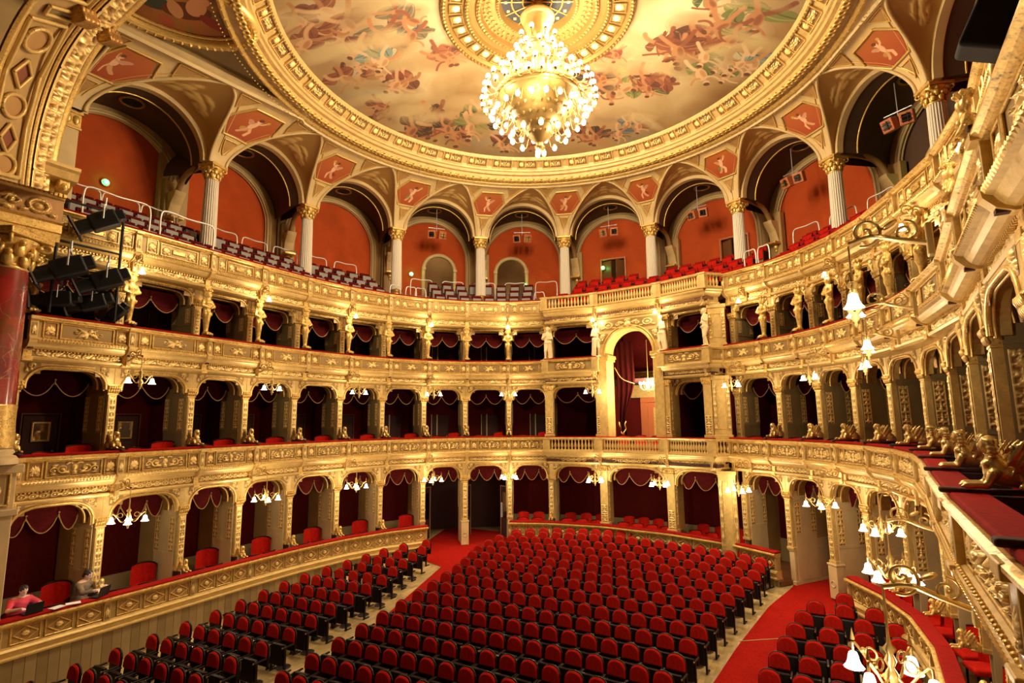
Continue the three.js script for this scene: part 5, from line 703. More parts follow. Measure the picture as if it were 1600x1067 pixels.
[[0, -0.1, 3.6], [3, -0.95, 3.0], [4, 0.2, 2.6], [5, -0.75, 3.35], [8, -0.3, 3.3]].forEach(([k, x, y], i) => { const g = GB[k], p = g.mid.clone().addScaledVector(g.out, NB - 0.12).addScaledVector(g.dx, x), o = thing('exit_lamp', `small round green exit lamp, rear wall, ${GW(k)}`, 'lamp', [p.x, YF + y, p.z], g.turn, 'green exit lamps'); part(o, 'mount', fin(T(cyl(0.13, 0.13, 0.08, 0, -0.04, 0, 16), 0, 0, -0.06, Math.PI / 2)), M.stone); part(o, 'glowing_lens', fin(ball(0.1, 0, 0, 0, [1, 1, 0.6])), M.exitGreen); const l = new THREE.PointLight(0x33ff77, 0.5); l.name = 'exit_lamp_light'; l.position.set(0, 0, 0.12); l.castShadow = true; o.add(l); });

// ---------------------------------------------------------------- ceiling
const ringSweep = (poly, a0, a1, n) => sweep(poly, n, (r, y, t) => arr(ringPoint(lerp(a0, a1, t), r, y)), false, false);
const fullRing = (poly, n = 120) => sweep(poly, n, (r, y, t) => [C2.x + r * Math.sin(t * 2 * Math.PI), y, C2.z - r * Math.cos(t * 2 * Math.PI)], true);
struct('trim_cornice', fin(ringSweep([[9.10, 16.44], [9.06, 16.34], [8.96, 16.32], [8.90, 16.40], [8.80, 16.44], [8.7, 16.5], [8.9, 16.8], [9.15, 16.8]], -112, 118, 150)), M.cream);
const cor = new THREE.Group(); cor.name = 'ceiling_cornice'; tag(cor, 'great circular gilded cornice with coffers around the painted ceiling', 'cornice'); scene.add(cor);
part(cor, 'leaf_torus', fin(fullRing([...Array(8)].map((_, i) => [8.80 + 0.10 * Math.cos(i * 0.785), 16.45 + 0.09 * Math.sin(i * 0.785)]))), M.gold);
part(cor, 'cornice_body', fin(fullRing([[8.74, 16.48], [8.5, 16.52], [8.46, 16.46], [8.36, 16.47], [8.34, 16.60], [8.22, 16.62], [8.20, 16.72], [8.13, 16.74], [8.10, 16.84], [8.08, 16.9], [7.80, 17.12], [7.78, 17.06], [7.70, 17.06], [7.66, 17.14], [7.62, 17.3], [8.8, 17.3]])), M.corniceCream ??= std(0.56, 0.39, 0.155, { roughness: 0.5, metalness: 0.15, map: goldSoft }));
stuffPart(cor, 'leaf_course', (() => { const l = []; for (let i = 0; i < 300; i++) { const a = i / 300 * 2 * Math.PI; l.push(T(new THREE.OctahedronGeometry(0.075, 0), C2.x + 8.82 * Math.sin(a), 16.39 + (i % 2) * 0.03, C2.z - 8.82 * Math.cos(a), 0, 0, 0, [1, 0.7, 1])); } return mg(l); })(), M.gold);
stuffPart(cor, 'scroll_modillions', (() => { const l = [], base = mg([T(new THREE.TorusGeometry(0.055, 0.025, 5, 10), -0.06, 0, 0, Math.PI / 2), T(new THREE.TorusGeometry(0.055, 0.025, 5, 10), 0.06, 0, 0.02, Math.PI / 2), box(0.16, 0.06, 0.10, 0, 0.03, 0.02)]); for (let i = 0; i < 150; i++) { const a = i / 150 * 2 * Math.PI, b = base.clone(); b.scale(1.5, 1.5, 1.5); l.push(T(b, C2.x + 8.42 * Math.sin(a), 16.40, C2.z - 8.42 * Math.cos(a), 0, -a, 0)); } return mg(l); })(), M.gold);
stuffPart(cor, 'bead_ring', (() => { const l = []; for (let i = 0; i < 360; i++) { const a = i / 360 * 2 * Math.PI; l.push(T(new THREE.OctahedronGeometry(0.032, 0), C2.x + 7.72 * Math.sin(a), 17.05, C2.z - 7.72 * Math.cos(a)), T(new THREE.OctahedronGeometry(0.028, 0), C2.x + 9.01 * Math.sin(a), 16.33, C2.z - 9.01 * Math.cos(a))); } return mg(l); })(), M.gold);
{ const longF = mg([frameGeo(0.66, 0.44, 0.04, 0.07, 0, -0.22)]), sqF = mg([frameGeo(0.36, 0.44, 0.04, 0.07, 0, -0.22)]), longB = fin(box(0.58, 0.36, 0.02, 0, 0, 0.012)), sqB = fin(box(0.28, 0.36, 0.02, 0, 0, 0.012)), ros = relief(HM.rosette, 0.25, 0.25, 14, 14, 0.07, [0.22, 0.12, 0.035]), lon = relief(HM.scroll, 0.48, 0.24, 30, 14, 0.07, [0.22, 0.12, 0.035]);
  const N = 44; for (let i = 0; i < 2 * N; i++) { const sq = i % 2, a = (Math.floor(i / 2) + (sq ? 0.66 : 0.0)) / N * 2 * Math.PI, R = 7.945, y = 17.0; const c = part(cor, 'coffer', sq ? sqF : longF, M.gold); c.position.set(C2.x + R * Math.sin(a), y, C2.z - R * Math.cos(a)); c.rotation.order = 'YXZ'; c.rotation.set(0.9, -a, 0); part(c, 'coffer_ground', sq ? sqB : longB, M.darkGround ??= std(0.20, 0.105, 0.035, { roughness: 0.7 })); onto(part(c, 'rosette', sq ? ros : lon, M.relief), 0, -0.12, 0.025); } }
// painted dome: clouds with loosely brushed groups of draped figures
const skyTex = canvasTex(1536, 1536, (x, w) => {
  const id = x.createImageData(w, w); for (let j = 0; j < w; j++) for (let i = 0; i < w; i++) { const u = i / w * 5, v = j / w * 5, n = fbm(u + 0.6 * fbm(u * 1.3, v * 1.3, 7, 3), v, 1.3, 5), m = fbm(u * 0.7 + 9, v * 0.7, 4.2, 4), k = clamp(0.55 + n * 1.1, 0, 1), b = smooth(0.06, 0.32, m) * (1 - k * 0.55); let r = lerp(168, 246, k), g = lerp(128, 222, k), bb = lerp(74, 168, k); const rim = smooth(0.34, 0.5, Math.hypot(i / w - 0.5, j / w - 0.5)); r = lerp(r, 186, b * 0.55); g = lerp(g, 196, b * 0.6); bb = lerp(bb, 178, b * 0.75); const o = (j * w + i) * 4; id.data[o] = r * (1 - 0.16 * rim); id.data[o + 1] = g * (1 - 0.24 * rim); id.data[o + 2] = bb * (1 - 0.36 * rim); id.data[o + 3] = 255; }
  x.putImageData(id, 0, 0); x.lineCap = x.lineJoin = 'round'; const S = w / 15.6;
  const soft = (a, b, r, q, c, o, al) => { x.globalAlpha = al; for (let k = 0; k < 5; k++) { x.fillStyle = c; x.globalAlpha = al / 4; x.beginPath(); x.ellipse(a, b, r * (1 - k * 0.13), q * (1 - k * 0.13), o, 0, 7); x.fill(); } x.globalAlpha = 1; };
  const fig = (cx, cy, s, rot, skin, drape) => {
    x.save(); x.translate(w / 2 + cx * S, w / 2 - cy * S); x.rotate(rot); x.scale(s * S / 100, s * S / 100);
    const L = (p, wd, c) => { for (let k = 0; k < 3; k++) { x.strokeStyle = c; x.globalAlpha = [0.55, 0.8, 1][k]; x.lineWidth = wd * [0.95, 0.75, 0.45][k]; x.beginPath(); x.moveTo(...p[0]); x.quadraticCurveTo(...p[1], ...p[2]); x.stroke(); } x.globalAlpha = 1; };
    for (let i = 0; i < 5; i++) { const c = drape[i % drape.length], a = rr(-3.1, 3.1), l = rr(46, 104); x.fillStyle = c; x.globalAlpha = 0.9; x.beginPath(); const px = Math.cos(a) * l, py = 24 + Math.sin(a) * l * 0.5; x.moveTo(-18, 20); x.bezierCurveTo(-30 + px * 0.3, -20 + py * 0.2, px * 0.7 - 16, py - 34, px, py); x.bezierCurveTo(px * 0.8 + 20, py + 30, px * 0.3 + 34, 60, 16, 36); x.closePath(); x.fill(); x.globalAlpha = 0.35; x.strokeStyle = '#f0cf98'; x.lineWidth = 4; x.beginPath(); x.moveTo(-8, 24); x.quadraticCurveTo(px * 0.4, py * 0.4 - 12, px * 0.9, py); x.stroke(); x.strokeStyle = '#3a1d0c'; x.lineWidth = 5; x.beginPath(); x.moveTo(4, 34); x.quadraticCurveTo(px * 0.5 + 10, py * 0.5 + 14, px * 0.92, py + 6); x.stroke(); x.globalAlpha = 1; }
    const dk = skin[1]; L([[2, 12], [rr(20, 44), rr(20, 50)], [rr(16, 62), rr(64, 88)]], 19, dk); L([[-2, 12], [rr(-48, -20), rr(20, 50)], [rr(-60, -20), rr(60, 84)]], 19, skin[0]);
    soft(0, -12, 23, 33, skin[0], rr(-0.3, 0.3), 3.4); soft(8, -8, 11, 24, dk, 0.1, 1.6);
    L([[12, -32], [rr(30, 48), rr(-50, -12)], [rr(50, 80), rr(-76, -20)]], 11, skin[0]); L([[-12, -32], [rr(-46, -28), rr(-44, -6)], [rr(-74, -44), rr(-60, 4)]], 11, dk);
    const hx = rr(-8, 8); soft(hx, -60, 13, 15, skin[0], 0, 3.6); soft(hx - 2, -67, 13, 9, '#6b3d1c', 0, 3); x.restore(); };
  const warm = ['#dca572', '#b67a48'], red = ['#c28350', '#94522c'], pal = ['#e8bd8a', '#cf935a'], D1 = ['#7c3f20', '#8e4a26', '#5d3018'], D2 = ['#8a4526', '#a5603a', '#6e3a22'], D3 = ['#6f7434', '#8a8a44', '#4f5a2c'], D4 = ['#c9bd94', '#8a9a8a', '#a8a070'], D5 = ['#3f2a16', '#553618', '#6a2a18'], D6 = ['#5a6a6c', '#7b6a4a', '#8c5a34'];
  for (const [a, b, n, sp, sz, sk, dr] of [[-6.6, 0, 5, 0.8, 0.95, warm, D1], [-4.6, 0.3, 4, 0.7, 0.9, red, D6], [-6.1, 1.6, 5, 0.7, 0.8, warm, D1], [-5.3, 2.8, 4, 0.7, 0.75, warm, D2], [-4.9, 1.9, 2, 0.6, 0.8, pal, D4], [-5.9, 4.2, 3, 0.5, 0.6, red, D1], [-3.0, 2.1, 3, 0.35, 0.85, red, D2], [-4.4, 5.3, 5, 0.6, 0.95, red, D5], [-3.6, 5.8, 4, 0.5, 0.85, red, D5], [-2.2, 5.4, 4, 0.6, 0.9, warm, D3], [-1.2, 6.2, 3, 0.6, 0.8, warm, D5], [2.7, 3.6, 3, 0.5, 0.9, red, D5], [3.9, 3.4, 4, 0.6, 0.9, warm, D3], [4.4, 3.1, 3, 0.4, 0.8, red, D2], [2.6, 2.1, 2, 0.3, 0.6, red, D2], [4.8, 0.9, 5, 0.7, 1.0, red, D1], [5.8, -0.2, 5, 0.8, 1.0, red, D3], [6.2, 2.0, 5, 0.6, 0.8, pal, D3], [6.8, 1.4, 3, 0.5, 0.8, pal, D4], [2.2, 6.3, 4, 0.7, 0.75, red, D5], [3.8, 5.9, 4, 0.6, 0.6, warm, D6], [0.6, 6.6, 3, 0.6, 0.7, red, D1], [-6, -3, 6, 1, 0.9, warm, D2], [0, -6, 6, 1.4, 0.9, warm, D1], [6, -3.4, 6, 1, 0.9, red, D6]]) { for (let i = 0; i < n + 1; i++) soft(w / 2 + (a + rr(-1, 1) * sp * 1.6) * S, w / 2 - (b - 0.3 + rr(-1, 1) * sp) * S, rr(50, 110), rr(30, 60), ['#b98d58', '#a98558', '#cfae7e'][i % 3], rr(-0.5, 0.5), 0.9); for (let i = 0; i < n; i++) fig(a + rr(-sp, sp), b + rr(-sp, sp), sz * rr(0.8, 1.15), rr(-0.9, 0.9), sk, dr); for (let i = 0; i < 3; i++) soft(w / 2 + (a + rr(-1, 1) * sp * 1.5) * S, w / 2 - (b - 0.7 - rr(0, 0.4)) * S, rr(40, 90), rr(22, 44), ['#e2c48e', '#d9b87e', '#c8a56c'][i], rr(-0.4, 0.4), 0.8); }
});
{ const g = grid(96, 16, (s, t) => { const a = s * 2 * Math.PI, r = lerp(7.68, 2.9, t), y = YI - 0.02 + (YM - YI) * Math.sin(t * Math.PI / 2); return [C2.x + r * Math.sin(a), y, C2.z - r * Math.cos(a)]; }), p = g.attributes.position, uv = []; for (let i = 0; i < p.count; i++) uv.push(0.5 + (p.getX(i) - C2.x) / 15.6, 0.5 - (p.getZ(i) - C2.z) / 15.6); g.setAttribute('uv', new THREE.Float32BufferAttribute(uv, 2)); const m = struct('ceiling', g, std(0.48, 0.48, 0.48, { roughness: 0.7, map: skyTex })); m.userData.label = 'round ceiling painted with clouds and groups of draped figures'; }
const med = new THREE.Group(); med.name = 'ceiling_rosette'; tag(med, 'gilded circular ceiling rosette around the dark grille above the chandelier', 'ceiling rosette'); scene.add(med);
part(med, 'outer_ring', fin(fullRing([[3.02, 18.04], [2.98, 17.96], [2.86, 17.95], [2.80, 18.06], [2.28, 18.10], [2.26, 18.02], [2.14, 18.02], [2.12, 18.12], [1.95, 18.14], [1.90, 18.08], [1.78, 18.1], [1.74, 18.24], [1.30, 18.34], [1.28, 18.26], [1.20, 18.27], [1.12, 18.5], [3.05, 18.6]], 96)), M.chandelierGold);
stuffPart(med, 'leaf_rings', (() => { const l = []; for (const [R, y, n, s] of [[2.92, 17.95, 120, 0.06], [2.20, 18.01, 100, 0.05], [1.84, 18.07, 80, 0.055], [1.52, 18.27, 48, 0.07], [1.24, 18.25, 70, 0.04], [1.66, 18.22, 60, 0.05]]) for (let i = 0; i < n; i++) { const a = i / n * 2 * Math.PI; l.push(T(new THREE.OctahedronGeometry(s, 0), C2.x + R * Math.sin(a), y - 0.01, C2.z - R * Math.cos(a), 0, -a, 0, [0.8, 0.9, 1.3])); } return mg(l); })(), M.darkGold);
{ const fr = mg([frameGeo(0.40, 0.42, 0.045, 0.05, 0, -0.21)]), ro = relief(HM.rosette, 0.3, 0.3, 16, 16, 0.06, OCHREBG); for (let i = 0; i < 34; i++) { const a = i / 34 * 2 * Math.PI, c = part(med, 'square_panel', fr, M.chandelierGold); c.position.set(C2.x + 2.54 * Math.sin(a), 18.08, C2.z - 2.54 * Math.cos(a)); c.rotation.order = 'YXZ'; c.rotation.set(Math.PI / 2 - 0.07, -a, 0); onto(part(c, 'rosette', ro, M.relief), 0, -0.15, 0.005); } }
{ const gr = part(med, 'grille', fin(T(new THREE.CylinderGeometry(1.14, 1.14, 0.04, 40), C2.x, 18.52, C2.z)), M.blackMatt); for (let i = 0; i < 12; i++) { const a = i / 12 * 2 * Math.PI; part(gr, 'grille_bar', fin(bar([C2.x, 18.48, C2.z], [C2.x + 1.14 * Math.sin(a), 18.48, C2.z - 1.14 * Math.cos(a)], 0.025)), M.darkGold); } for (const r of [0.45, 0.8]) part(gr, 'grille_ring', fin(T(new THREE.TorusGeometry(r, 0.03, 5, 40), C2.x, 18.47, C2.z, Math.PI / 2)), M.darkGold); for (let i = 0; i < 16; i++) { const a = i / 16 * 2 * Math.PI; part(gr, 'grille_plate', fin(box(0.09, 0.03, 0.09, C2.x + 0.98 * Math.sin(a), 18.47, C2.z - 0.98 * Math.cos(a))), M.fringe); } }
// closed roof above everything
struct('roof', fin(box(60, 0.3, 60, 0, 19.2, -10)), M.blackMatt);

// ---------------------------------------------------------------- lamps
// the great chandelier
{
  const o = thing('great_chandelier', 'great gilded chandelier crowded with glowing bulbs below the ceiling rosette', 'chandelier', [C2.x, 2.40, C2.z]); o.scale.y = 0.91;
  const bulbGeo = fin(ball(0.075, 0, 0, 0, [1, 1.35, 1], 7)), cupGeo = fin(lathe([[0, -0.16], [0.05, -0.13], [0.03, -0.1], [0.06, -0.08], [0, -0.08]], 8));
  part(o, 'shaft', fin(lathe([[0.05, 18.5], [0.08, 17.2], [0.5, 17.15], [0.55, 17.05], [0.5, 16.95], [0.42, 16.9], [0.44, 16.75], [0.36, 16.7], [0.33, 16.1], [0.4, 16.05], [0.4, 15.95], [0.2, 15.9], [0.2, 15.3], [0.16, 13.4], [0, 13.4]], 20)), M.bronze);
  part(o, 'crown_ring', fin(T(new THREE.TorusGeometry(0.52, 0.045, 8, 32), 0, 15.75, 0, Math.PI / 2)), M.chandelierGold); part(o, 'middle_ring', fin(T(new THREE.TorusGeometry(0.82, 0.05, 8, 40), 0, 15.05, 0, Math.PI / 2)), M.chandelierGold);
  part(o, 'great_ring', mg([T(new THREE.TorusGeometry(1.28, 0.06, 8, 48), 0, 14.15, 0, Math.PI / 2), lathe([[1.22, 14.25], [1.25, 14.05], [1.15, 13.95], [1.1, 14.2]], 48)]), M.chandelierGold);
  part(o, 'bowl', fin(lathe([[1.2, 14.0], [1.12, 13.82], [0.98, 13.62], [0.8, 13.42], [0.82, 13.36], [0.66, 13.12], [0.42, 12.92], [0.40, 12.86], [0.30, 12.7], [0.12, 12.52], [0.10, 12.42], [0.16, 12.34], [0.08, 12.22], [0, 12.2], [0, 12.6], [0.35, 12.95], [0.75, 13.4], [1.1, 13.95]], 40)), M.chandelierGold);
  stuffPart(o, 'bowl_ornament', (() => { const l = []; for (const [R, y, n, s] of [[1.06, 13.74, 26, 0.07], [0.9, 13.5, 24, 0.06], [0.74, 13.24, 22, 0.07], [0.55, 13.02, 18, 0.06], [0.36, 12.8, 12, 0.06]]) for (let i = 0; i < n; i++) { const a = i / n * 6.2832; l.push(T(new THREE.OctahedronGeometry(s, 0), R * Math.cos(a), y, R * Math.sin(a), 0, -a, 0, [0.6, 1.2, 1])); } return mg(l); })(), M.chandelierGold);
  for (let i = 0; i < 8; i++) { const a = i / 8 * 6.2832, c = Math.cos(a), s = Math.sin(a); part(o, 'stay', fin(tube([[0.5 * c, 15.75, 0.5 * s], [0.68 * c, 15.5, 0.68 * s], [0.82 * c, 15.05, 0.82 * s], [1.2 * c, 14.6, 1.2 * s], [1.26 * c, 14.15, 1.26 * s]], 0.022, 24, 5)), M.bronze); }
  const ring = (n, r0, y0, r1, y1, off, up, lit) => { for (let i = 0; i < n; i++) { const a = (i + off) / n * 6.2832, c = Math.cos(a), s = Math.sin(a), m = (r0 + r1) / 2; const arm = part(o, 'arm', fin(tube([[r0 * c, y0, r0 * s], [m * c, Math.min(y0, y1) - 0.10, m * s], [r1 * c, y1 - 0.14 * up, r1 * s]], 0.018, 10, 5)), M.chandelierGold); const cup = part(arm, 'bulb_cup', cupGeo, M.chandelierGold); cup.position.set(r1 * c, y1, r1 * s); if (up < 0) cup.rotation.x = Math.PI; const b = part(arm, 'bulb', bulbGeo, M.bulb, 'glowing bulb'); b.position.set(r1 * c, y1, r1 * s); if (i % lit === 0) { const n0 = n; const l = lampLight(o, 'chandelier_bulb_light', [r1 * c, y1, r1 * s], CD.chandelier * lit); l.shadow.radius = 3.5; } } };
  ring(8, 0.36, 16.1, 0.55, 16.35, 0.5, 1, 8); ring(12, 0.52, 15.75, 0.78, 15.72, 0, 1, 6); ring(18, 0.82, 15.05, 1.08, 15.2, 0.3, 1, 6);
  ring(30, 1.26, 14.15, 1.66, 14.42, 0, 1, 5); ring(30, 1.26, 14.10, 1.72, 14.02, 0.5, 1, 6); ring(22, 1.1, 13.8, 1.42, 13.42, 0.2, -1, 6); ring(10, 0.5, 12.98, 0.85, 12.72, 0.5, -1, 5); ring(3, 0.1, 12.4, 0.12, 12.14, 0, -1, 3);
}
// wall lamps of three kinds, hung from scrolled brackets under the balconies
const shadeGeo = fin(lathe([[0.035, 0.10], [0.05, 0.09], [0.062, 0.05], [0.07, 0.0], [0.09, -0.05], [0.125, -0.09], [0.118, -0.095], [0.05, 0.0]], 12));
const spiralPts = (cx, cy, r, turns, dir, a0) => [...Array(25)].map((_, i) => { const t = i / 24, a = a0 + dir * turns * 6.283 * t, q = r * (1 - 0.85 * t); return [0, cy + q * Math.sin(a), cx + q * Math.cos(a)]; });
function bracket(g, reach, y) {
  const b = part(g, 'bracket', mg([tube([[0, y - 0.10, 0], [0, y - 0.02, reach * 0.35], [0, y + 0.06, reach * 0.7], [0, y + 0.02, reach]], 0.028, 24, 6), tube(spiralPts(reach * 0.78, y + 0.12, 0.16, 1.6, -1, -1.2), 0.018, 40, 5), tube(spiralPts(reach * 0.3, y + 0.06, 0.12, 1.5, 1, 1.6), 0.016, 36, 5), box(0.12, 0.34, 0.06, 0, y - 0.06, 0.02, 0.015), T(new THREE.SphereGeometry(0.05, 7, 6), 0, y + 0.16, reach * 0.48, 0.5, 0, 0, [1, 0.6, 1.8]), T(new THREE.SphereGeometry(0.045, 7, 6), 0, y + 0.05, reach * 0.6, -0.4, 0, 0, [1.4, 0.5, 1.6])]), M.bronze, 'scrolled wall bracket'); return b;
}
function wallLamp(kind) {
  const g = new THREE.Group(), reach = kind === 3 ? 0.40 : 0.72; bracket(g, reach, 0);
  const lamp = (arm, x, y, z, up) => { const s = part(arm, 'glass_shade', shadeGeo, M.shade, 'glowing glass shade'); s.position.set(x, y, z); s.scale.setScalar(0.78); };
  if (kind === 3) { const a = part(g, 'drop_arm', fin(tube([[0, 0.02, reach], [0, -0.02, reach + 0.05], [0, -0.12, reach + 0.03]], 0.016, 10, 5)), M.bronze); lamp(a, 0, -0.26, reach + 0.03); return g; }
  const L = kind === 1 ? 0.55 : 0.42, yb = -L - 0.18;
  part(g, 'chain', fin(tube([[0, 0.0, reach], [0, -L + 0.08, reach]], kind === 1 ? 0.013 : 0.011, 8, 5)), M.bronze);
  part(g, 'stem', fin(T(lathe([[0, -0.30], [0.025, -0.27], [0.015, -0.24], [0.05, -0.2], [0.03, -0.16], [0.075, -0.11], [0.05, -0.04], [0.025, 0.0], [0.055, 0.06], [0.03, 0.12], [0.06, 0.17], [0.02, 0.22], [0.012, 0.30], [0, 0.31]], 14), 0, yb, reach)), M.bronze);
  const n = kind === 1 ? 4 : 2;
  for (let i = 0; i < n; i++) { const a = kind === 1 ? i * Math.PI / 2 + 0.5 : i * Math.PI, c = Math.cos(a), s = Math.sin(a), R = kind === 1 ? 0.36 : 0.30;
    const arm = part(g, 'arm', mg([tube([[0, yb - 0.02, reach], [c * R * 0.35, yb - 0.12, reach + s * R * 0.35], [c * R * 0.72, yb + 0.03, reach + s * R * 0.72], [c * R, yb + 0.12, reach + s * R], [c * R * 1.02, yb + 0.03, reach + s * R * 1.02]], 0.014, 22, 5), T(new THREE.TorusGeometry(0.055, 0.011, 5, 14), c * R * 0.5, yb + 0.06, reach + s * R * 0.5, 0, -a, 0), T(new THREE.ConeGeometry(0.022, 0.12, 6), c * R, yb + 0.2, reach + s * R), T(new THREE.SphereGeometry(0.028, 6, 5), c * R * 0.72, yb + 0.07, reach + s * R * 0.72)]), M.bronze); lamp(arm, c * R * 1.02, yb - 0.06, reach + s * R * 1.02); }
  return g;
}
const LAMP = { 1: wallLamp(1), 2: wallLamp(2), 3: wallLamp(3) };
function hang(kind, u, n, y, label, group, turn = 0) {
  const p = rail(u, n), r = LAMP[kind].clone(); r.name = numbered(['', 'hanging_wall_chandelier', 'two_arm_wall_lamp', 'single_wall_lamp'][kind]); r.position.set(p.x, y, p.z); r.rotation.y = p.turn + turn; tag(r, label, 'wall lamp', group); scene.add(r);
  const k = [0, CD.tier1, CD.tier2, CD.tier3][kind];
  r.traverse((c) => { if (c.name === 'bulb') { c.updateWorldMatrix(true, false); } });
  const spots = []; r.updateMatrixWorld(true); r.traverse((c) => { if (c.name === 'glass_shade') spots.push(r.worldToLocal(c.getWorldPosition(V(0, 0, 0)))); });
  const step = kind === 1 ? 2 : spots.length; spots.forEach((s, i) => { if (i % step === 0) lampLight(r, 'wall_lamp_light', [s.x, s.y - 0.03, s.z], k * step); }); return r;
}
const LW = (j) => JW(j).replace('division', 'lamp place');
const lampName = (j, tier) => `${tier}, at the ${JW(j)}`;
{
  const LU = [1, 3, 5, 7, 9].map((i) => [UL[i], JW({ side: 'L', i })]), RU = [29.5, 32.93, 36.6, 40.25, 43.95].map((u, i) => [u, `${ORD[i]} lamp right of the royal box`]);
  for (const [u, w] of [...LU, ...RU]) {
    hang(1, u, 0.05, UNDER[2] + 0.24, `gilded chandelier with bell shades over the ground tier, ${w}`, 'ground tier wall chandeliers');
    hang(2, u, 0.05, UNDER[3] + 0.24, `two-armed gilded lamp hanging before the second tier, ${w}`, 'second tier wall lamps');
    hang(3, u, 0.05 + NOFF(4, u), UNDER[4] + 0.24, `single glass-shaded lamp under the gallery balcony, ${w}`, 'gallery wall lamps');
  }
  for (const [i, w] of [[1, 'left'], [2, 'right']]) { hang(1, UROY[i], NROY + 0.12, UNDER[2] + 0.24, `three-armed gilded chandelier below the ${w} side of the royal box`, 'ground tier wall chandeliers'); hang(3, UROY[i], NROY + 0.12, UNDER[4] + 0.24, `single lamp above the ${w} side of the royal arch`, 'gallery wall lamps'); }
  hang(2, UROY[1], NROY + 0.12, UNDER[3] + 0.24, 'two-armed lamp on the pier left of the royal arch', 'second tier wall lamps');
}

// ---------------------------------------------------------------- stalls
const boardTex = canvasTex(512, 512, (x, w, h) => { for (let i = 0; i < 8; i++) for (let j = 0; j < 3; j++) { const k = rr(0.82, 1.08); x.fillStyle = `rgb(${212 * k | 0},${184 * k | 0},${128 * k | 0})`; const o = (i % 2) * 90; x.fillRect(i * 64, j * 171 - o, 63, 170); x.fillRect(i * 64, j * 171 - o + 513, 63, 170); for (let q = 0; q < 14; q++) { x.fillStyle = `rgba(120,84,40,${rr(0.05, 0.22)})`; x.fillRect(i * 64 + rr(0, 60), j * 171 - o + rr(0, 90), rr(1, 2), rr(30, 120)); } } for (let q = 0; q < 40; q++) { x.fillStyle = `rgba(110,80,40,${rr(0.03, 0.10)})`; x.beginPath(); x.ellipse(rr(0, w), rr(0, h), rr(10, 60), rr(8, 30), rr(0, 3), 0, 7); x.fill(); } }, true, 1);
const boards = std(0.95, 0.95, 0.95, { roughness: 0.38, map: boardTex });
{ const g = grid(20, 24, (s, t) => { const lat = lerp(-26, 10, s), q = lerp(-6, 34, t), [x, z] = hall(lat, q); return [x, floorY(q), z]; }), uv = []; for (let j = 0; j <= 24; j++) for (let i = 0; i <= 20; i++) uv.push(lerp(-26, 10, i / 20) / 1.1, lerp(-6, 34, j / 24) / 1.1); g.setAttribute('uv', new THREE.Float32BufferAttribute(uv, 2)); struct('floor', g, boards); }
const pl = (list) => (s) => { let i = 0; while (i < list.length - 2 && list[i + 1][0] < s) i++; const [a, b] = [list[i], list[i + 1]]; return lerp(a[1], b[1], (s - a[0]) / (b[0] - a[0])); };
const cenL = pl([[6, -10.4], [8, -10.55], [13, -11.05], [16, -11.45], [18.5, -12.1], [23, -12.2]]), cenR = pl([[6, -3.6], [8, -3.5], [12, -3.3], [16, -2.95], [19.2, -2.4], [23, -2.2]]);
const lefR = pl([[5, -12.1], [8, -12.25], [10, -12.4], [12, -12.85], [14, -13.1], [16, -13.75], [18.4, -14.4]]), lefL = pl([[5, -15.2], [10, -15.35], [13, -15.75], [15, -15.5], [16.6, -15.34], [18.4, -14.8]]);
const rigL = pl([[5, -1.9], [12, -1.5], [14.4, -1.19], [16.2, -0.9], [17.1, -0.66], [18, -0.2]]);
// carpets: strips a little above the boards
function carpet(name, label, edgeA, edgeB, s0, s1) { const g = grid(6, 40, (s, t) => { const q = lerp(s0, s1, t), [x, z] = hall(lerp(edgeA(q), edgeB(q), s), q); return [x, floorY(q) + 0.014, z]; }); return single(name, fin(g), M.carpet, label, 'carpet'); }
carpet('aisle_carpet', 'red carpet of the left aisle leading to the doorway', pl([[2, -11.6], [10.6, -12.32 + 0.75], [13.1, -12.94 + 0.75], [18.7, -14.38 + 0.55], [19.0, -15.9], [25, -18]]), pl([[2, -10.0], [13, -10.7], [18.5, -11.7], [21, -12.0], [25, -11.5]]), 2, 24.6);
carpet('aisle_carpet', 'wide red carpet of the right aisle leading to the doorway', pl([[2, -3.2], [13.4, -2.75], [16, -2.45], [19.2, -1.95], [21.2, -1.4], [25, -1.2]]), pl([[2, -1.2], [14.4, -0.7], [17.1, -0.2], [18.2, 0.6], [19.5, 1.4], [21, 3.2], [25, 5]]), 2, 24);
single('carpet_trim', fin((() => { const a = hall(-2.45, 16.3), b = hall(-0.9, 17.3); return bar([a[0], floorY(16.3) + 0.02, a[1]], [b[0], floorY(17.3) + 0.02, b[1]], 0.012, 0.012, 4); })()), M.stone, 'thin pale joint strip across the red carpet of the right aisle', 'trim');
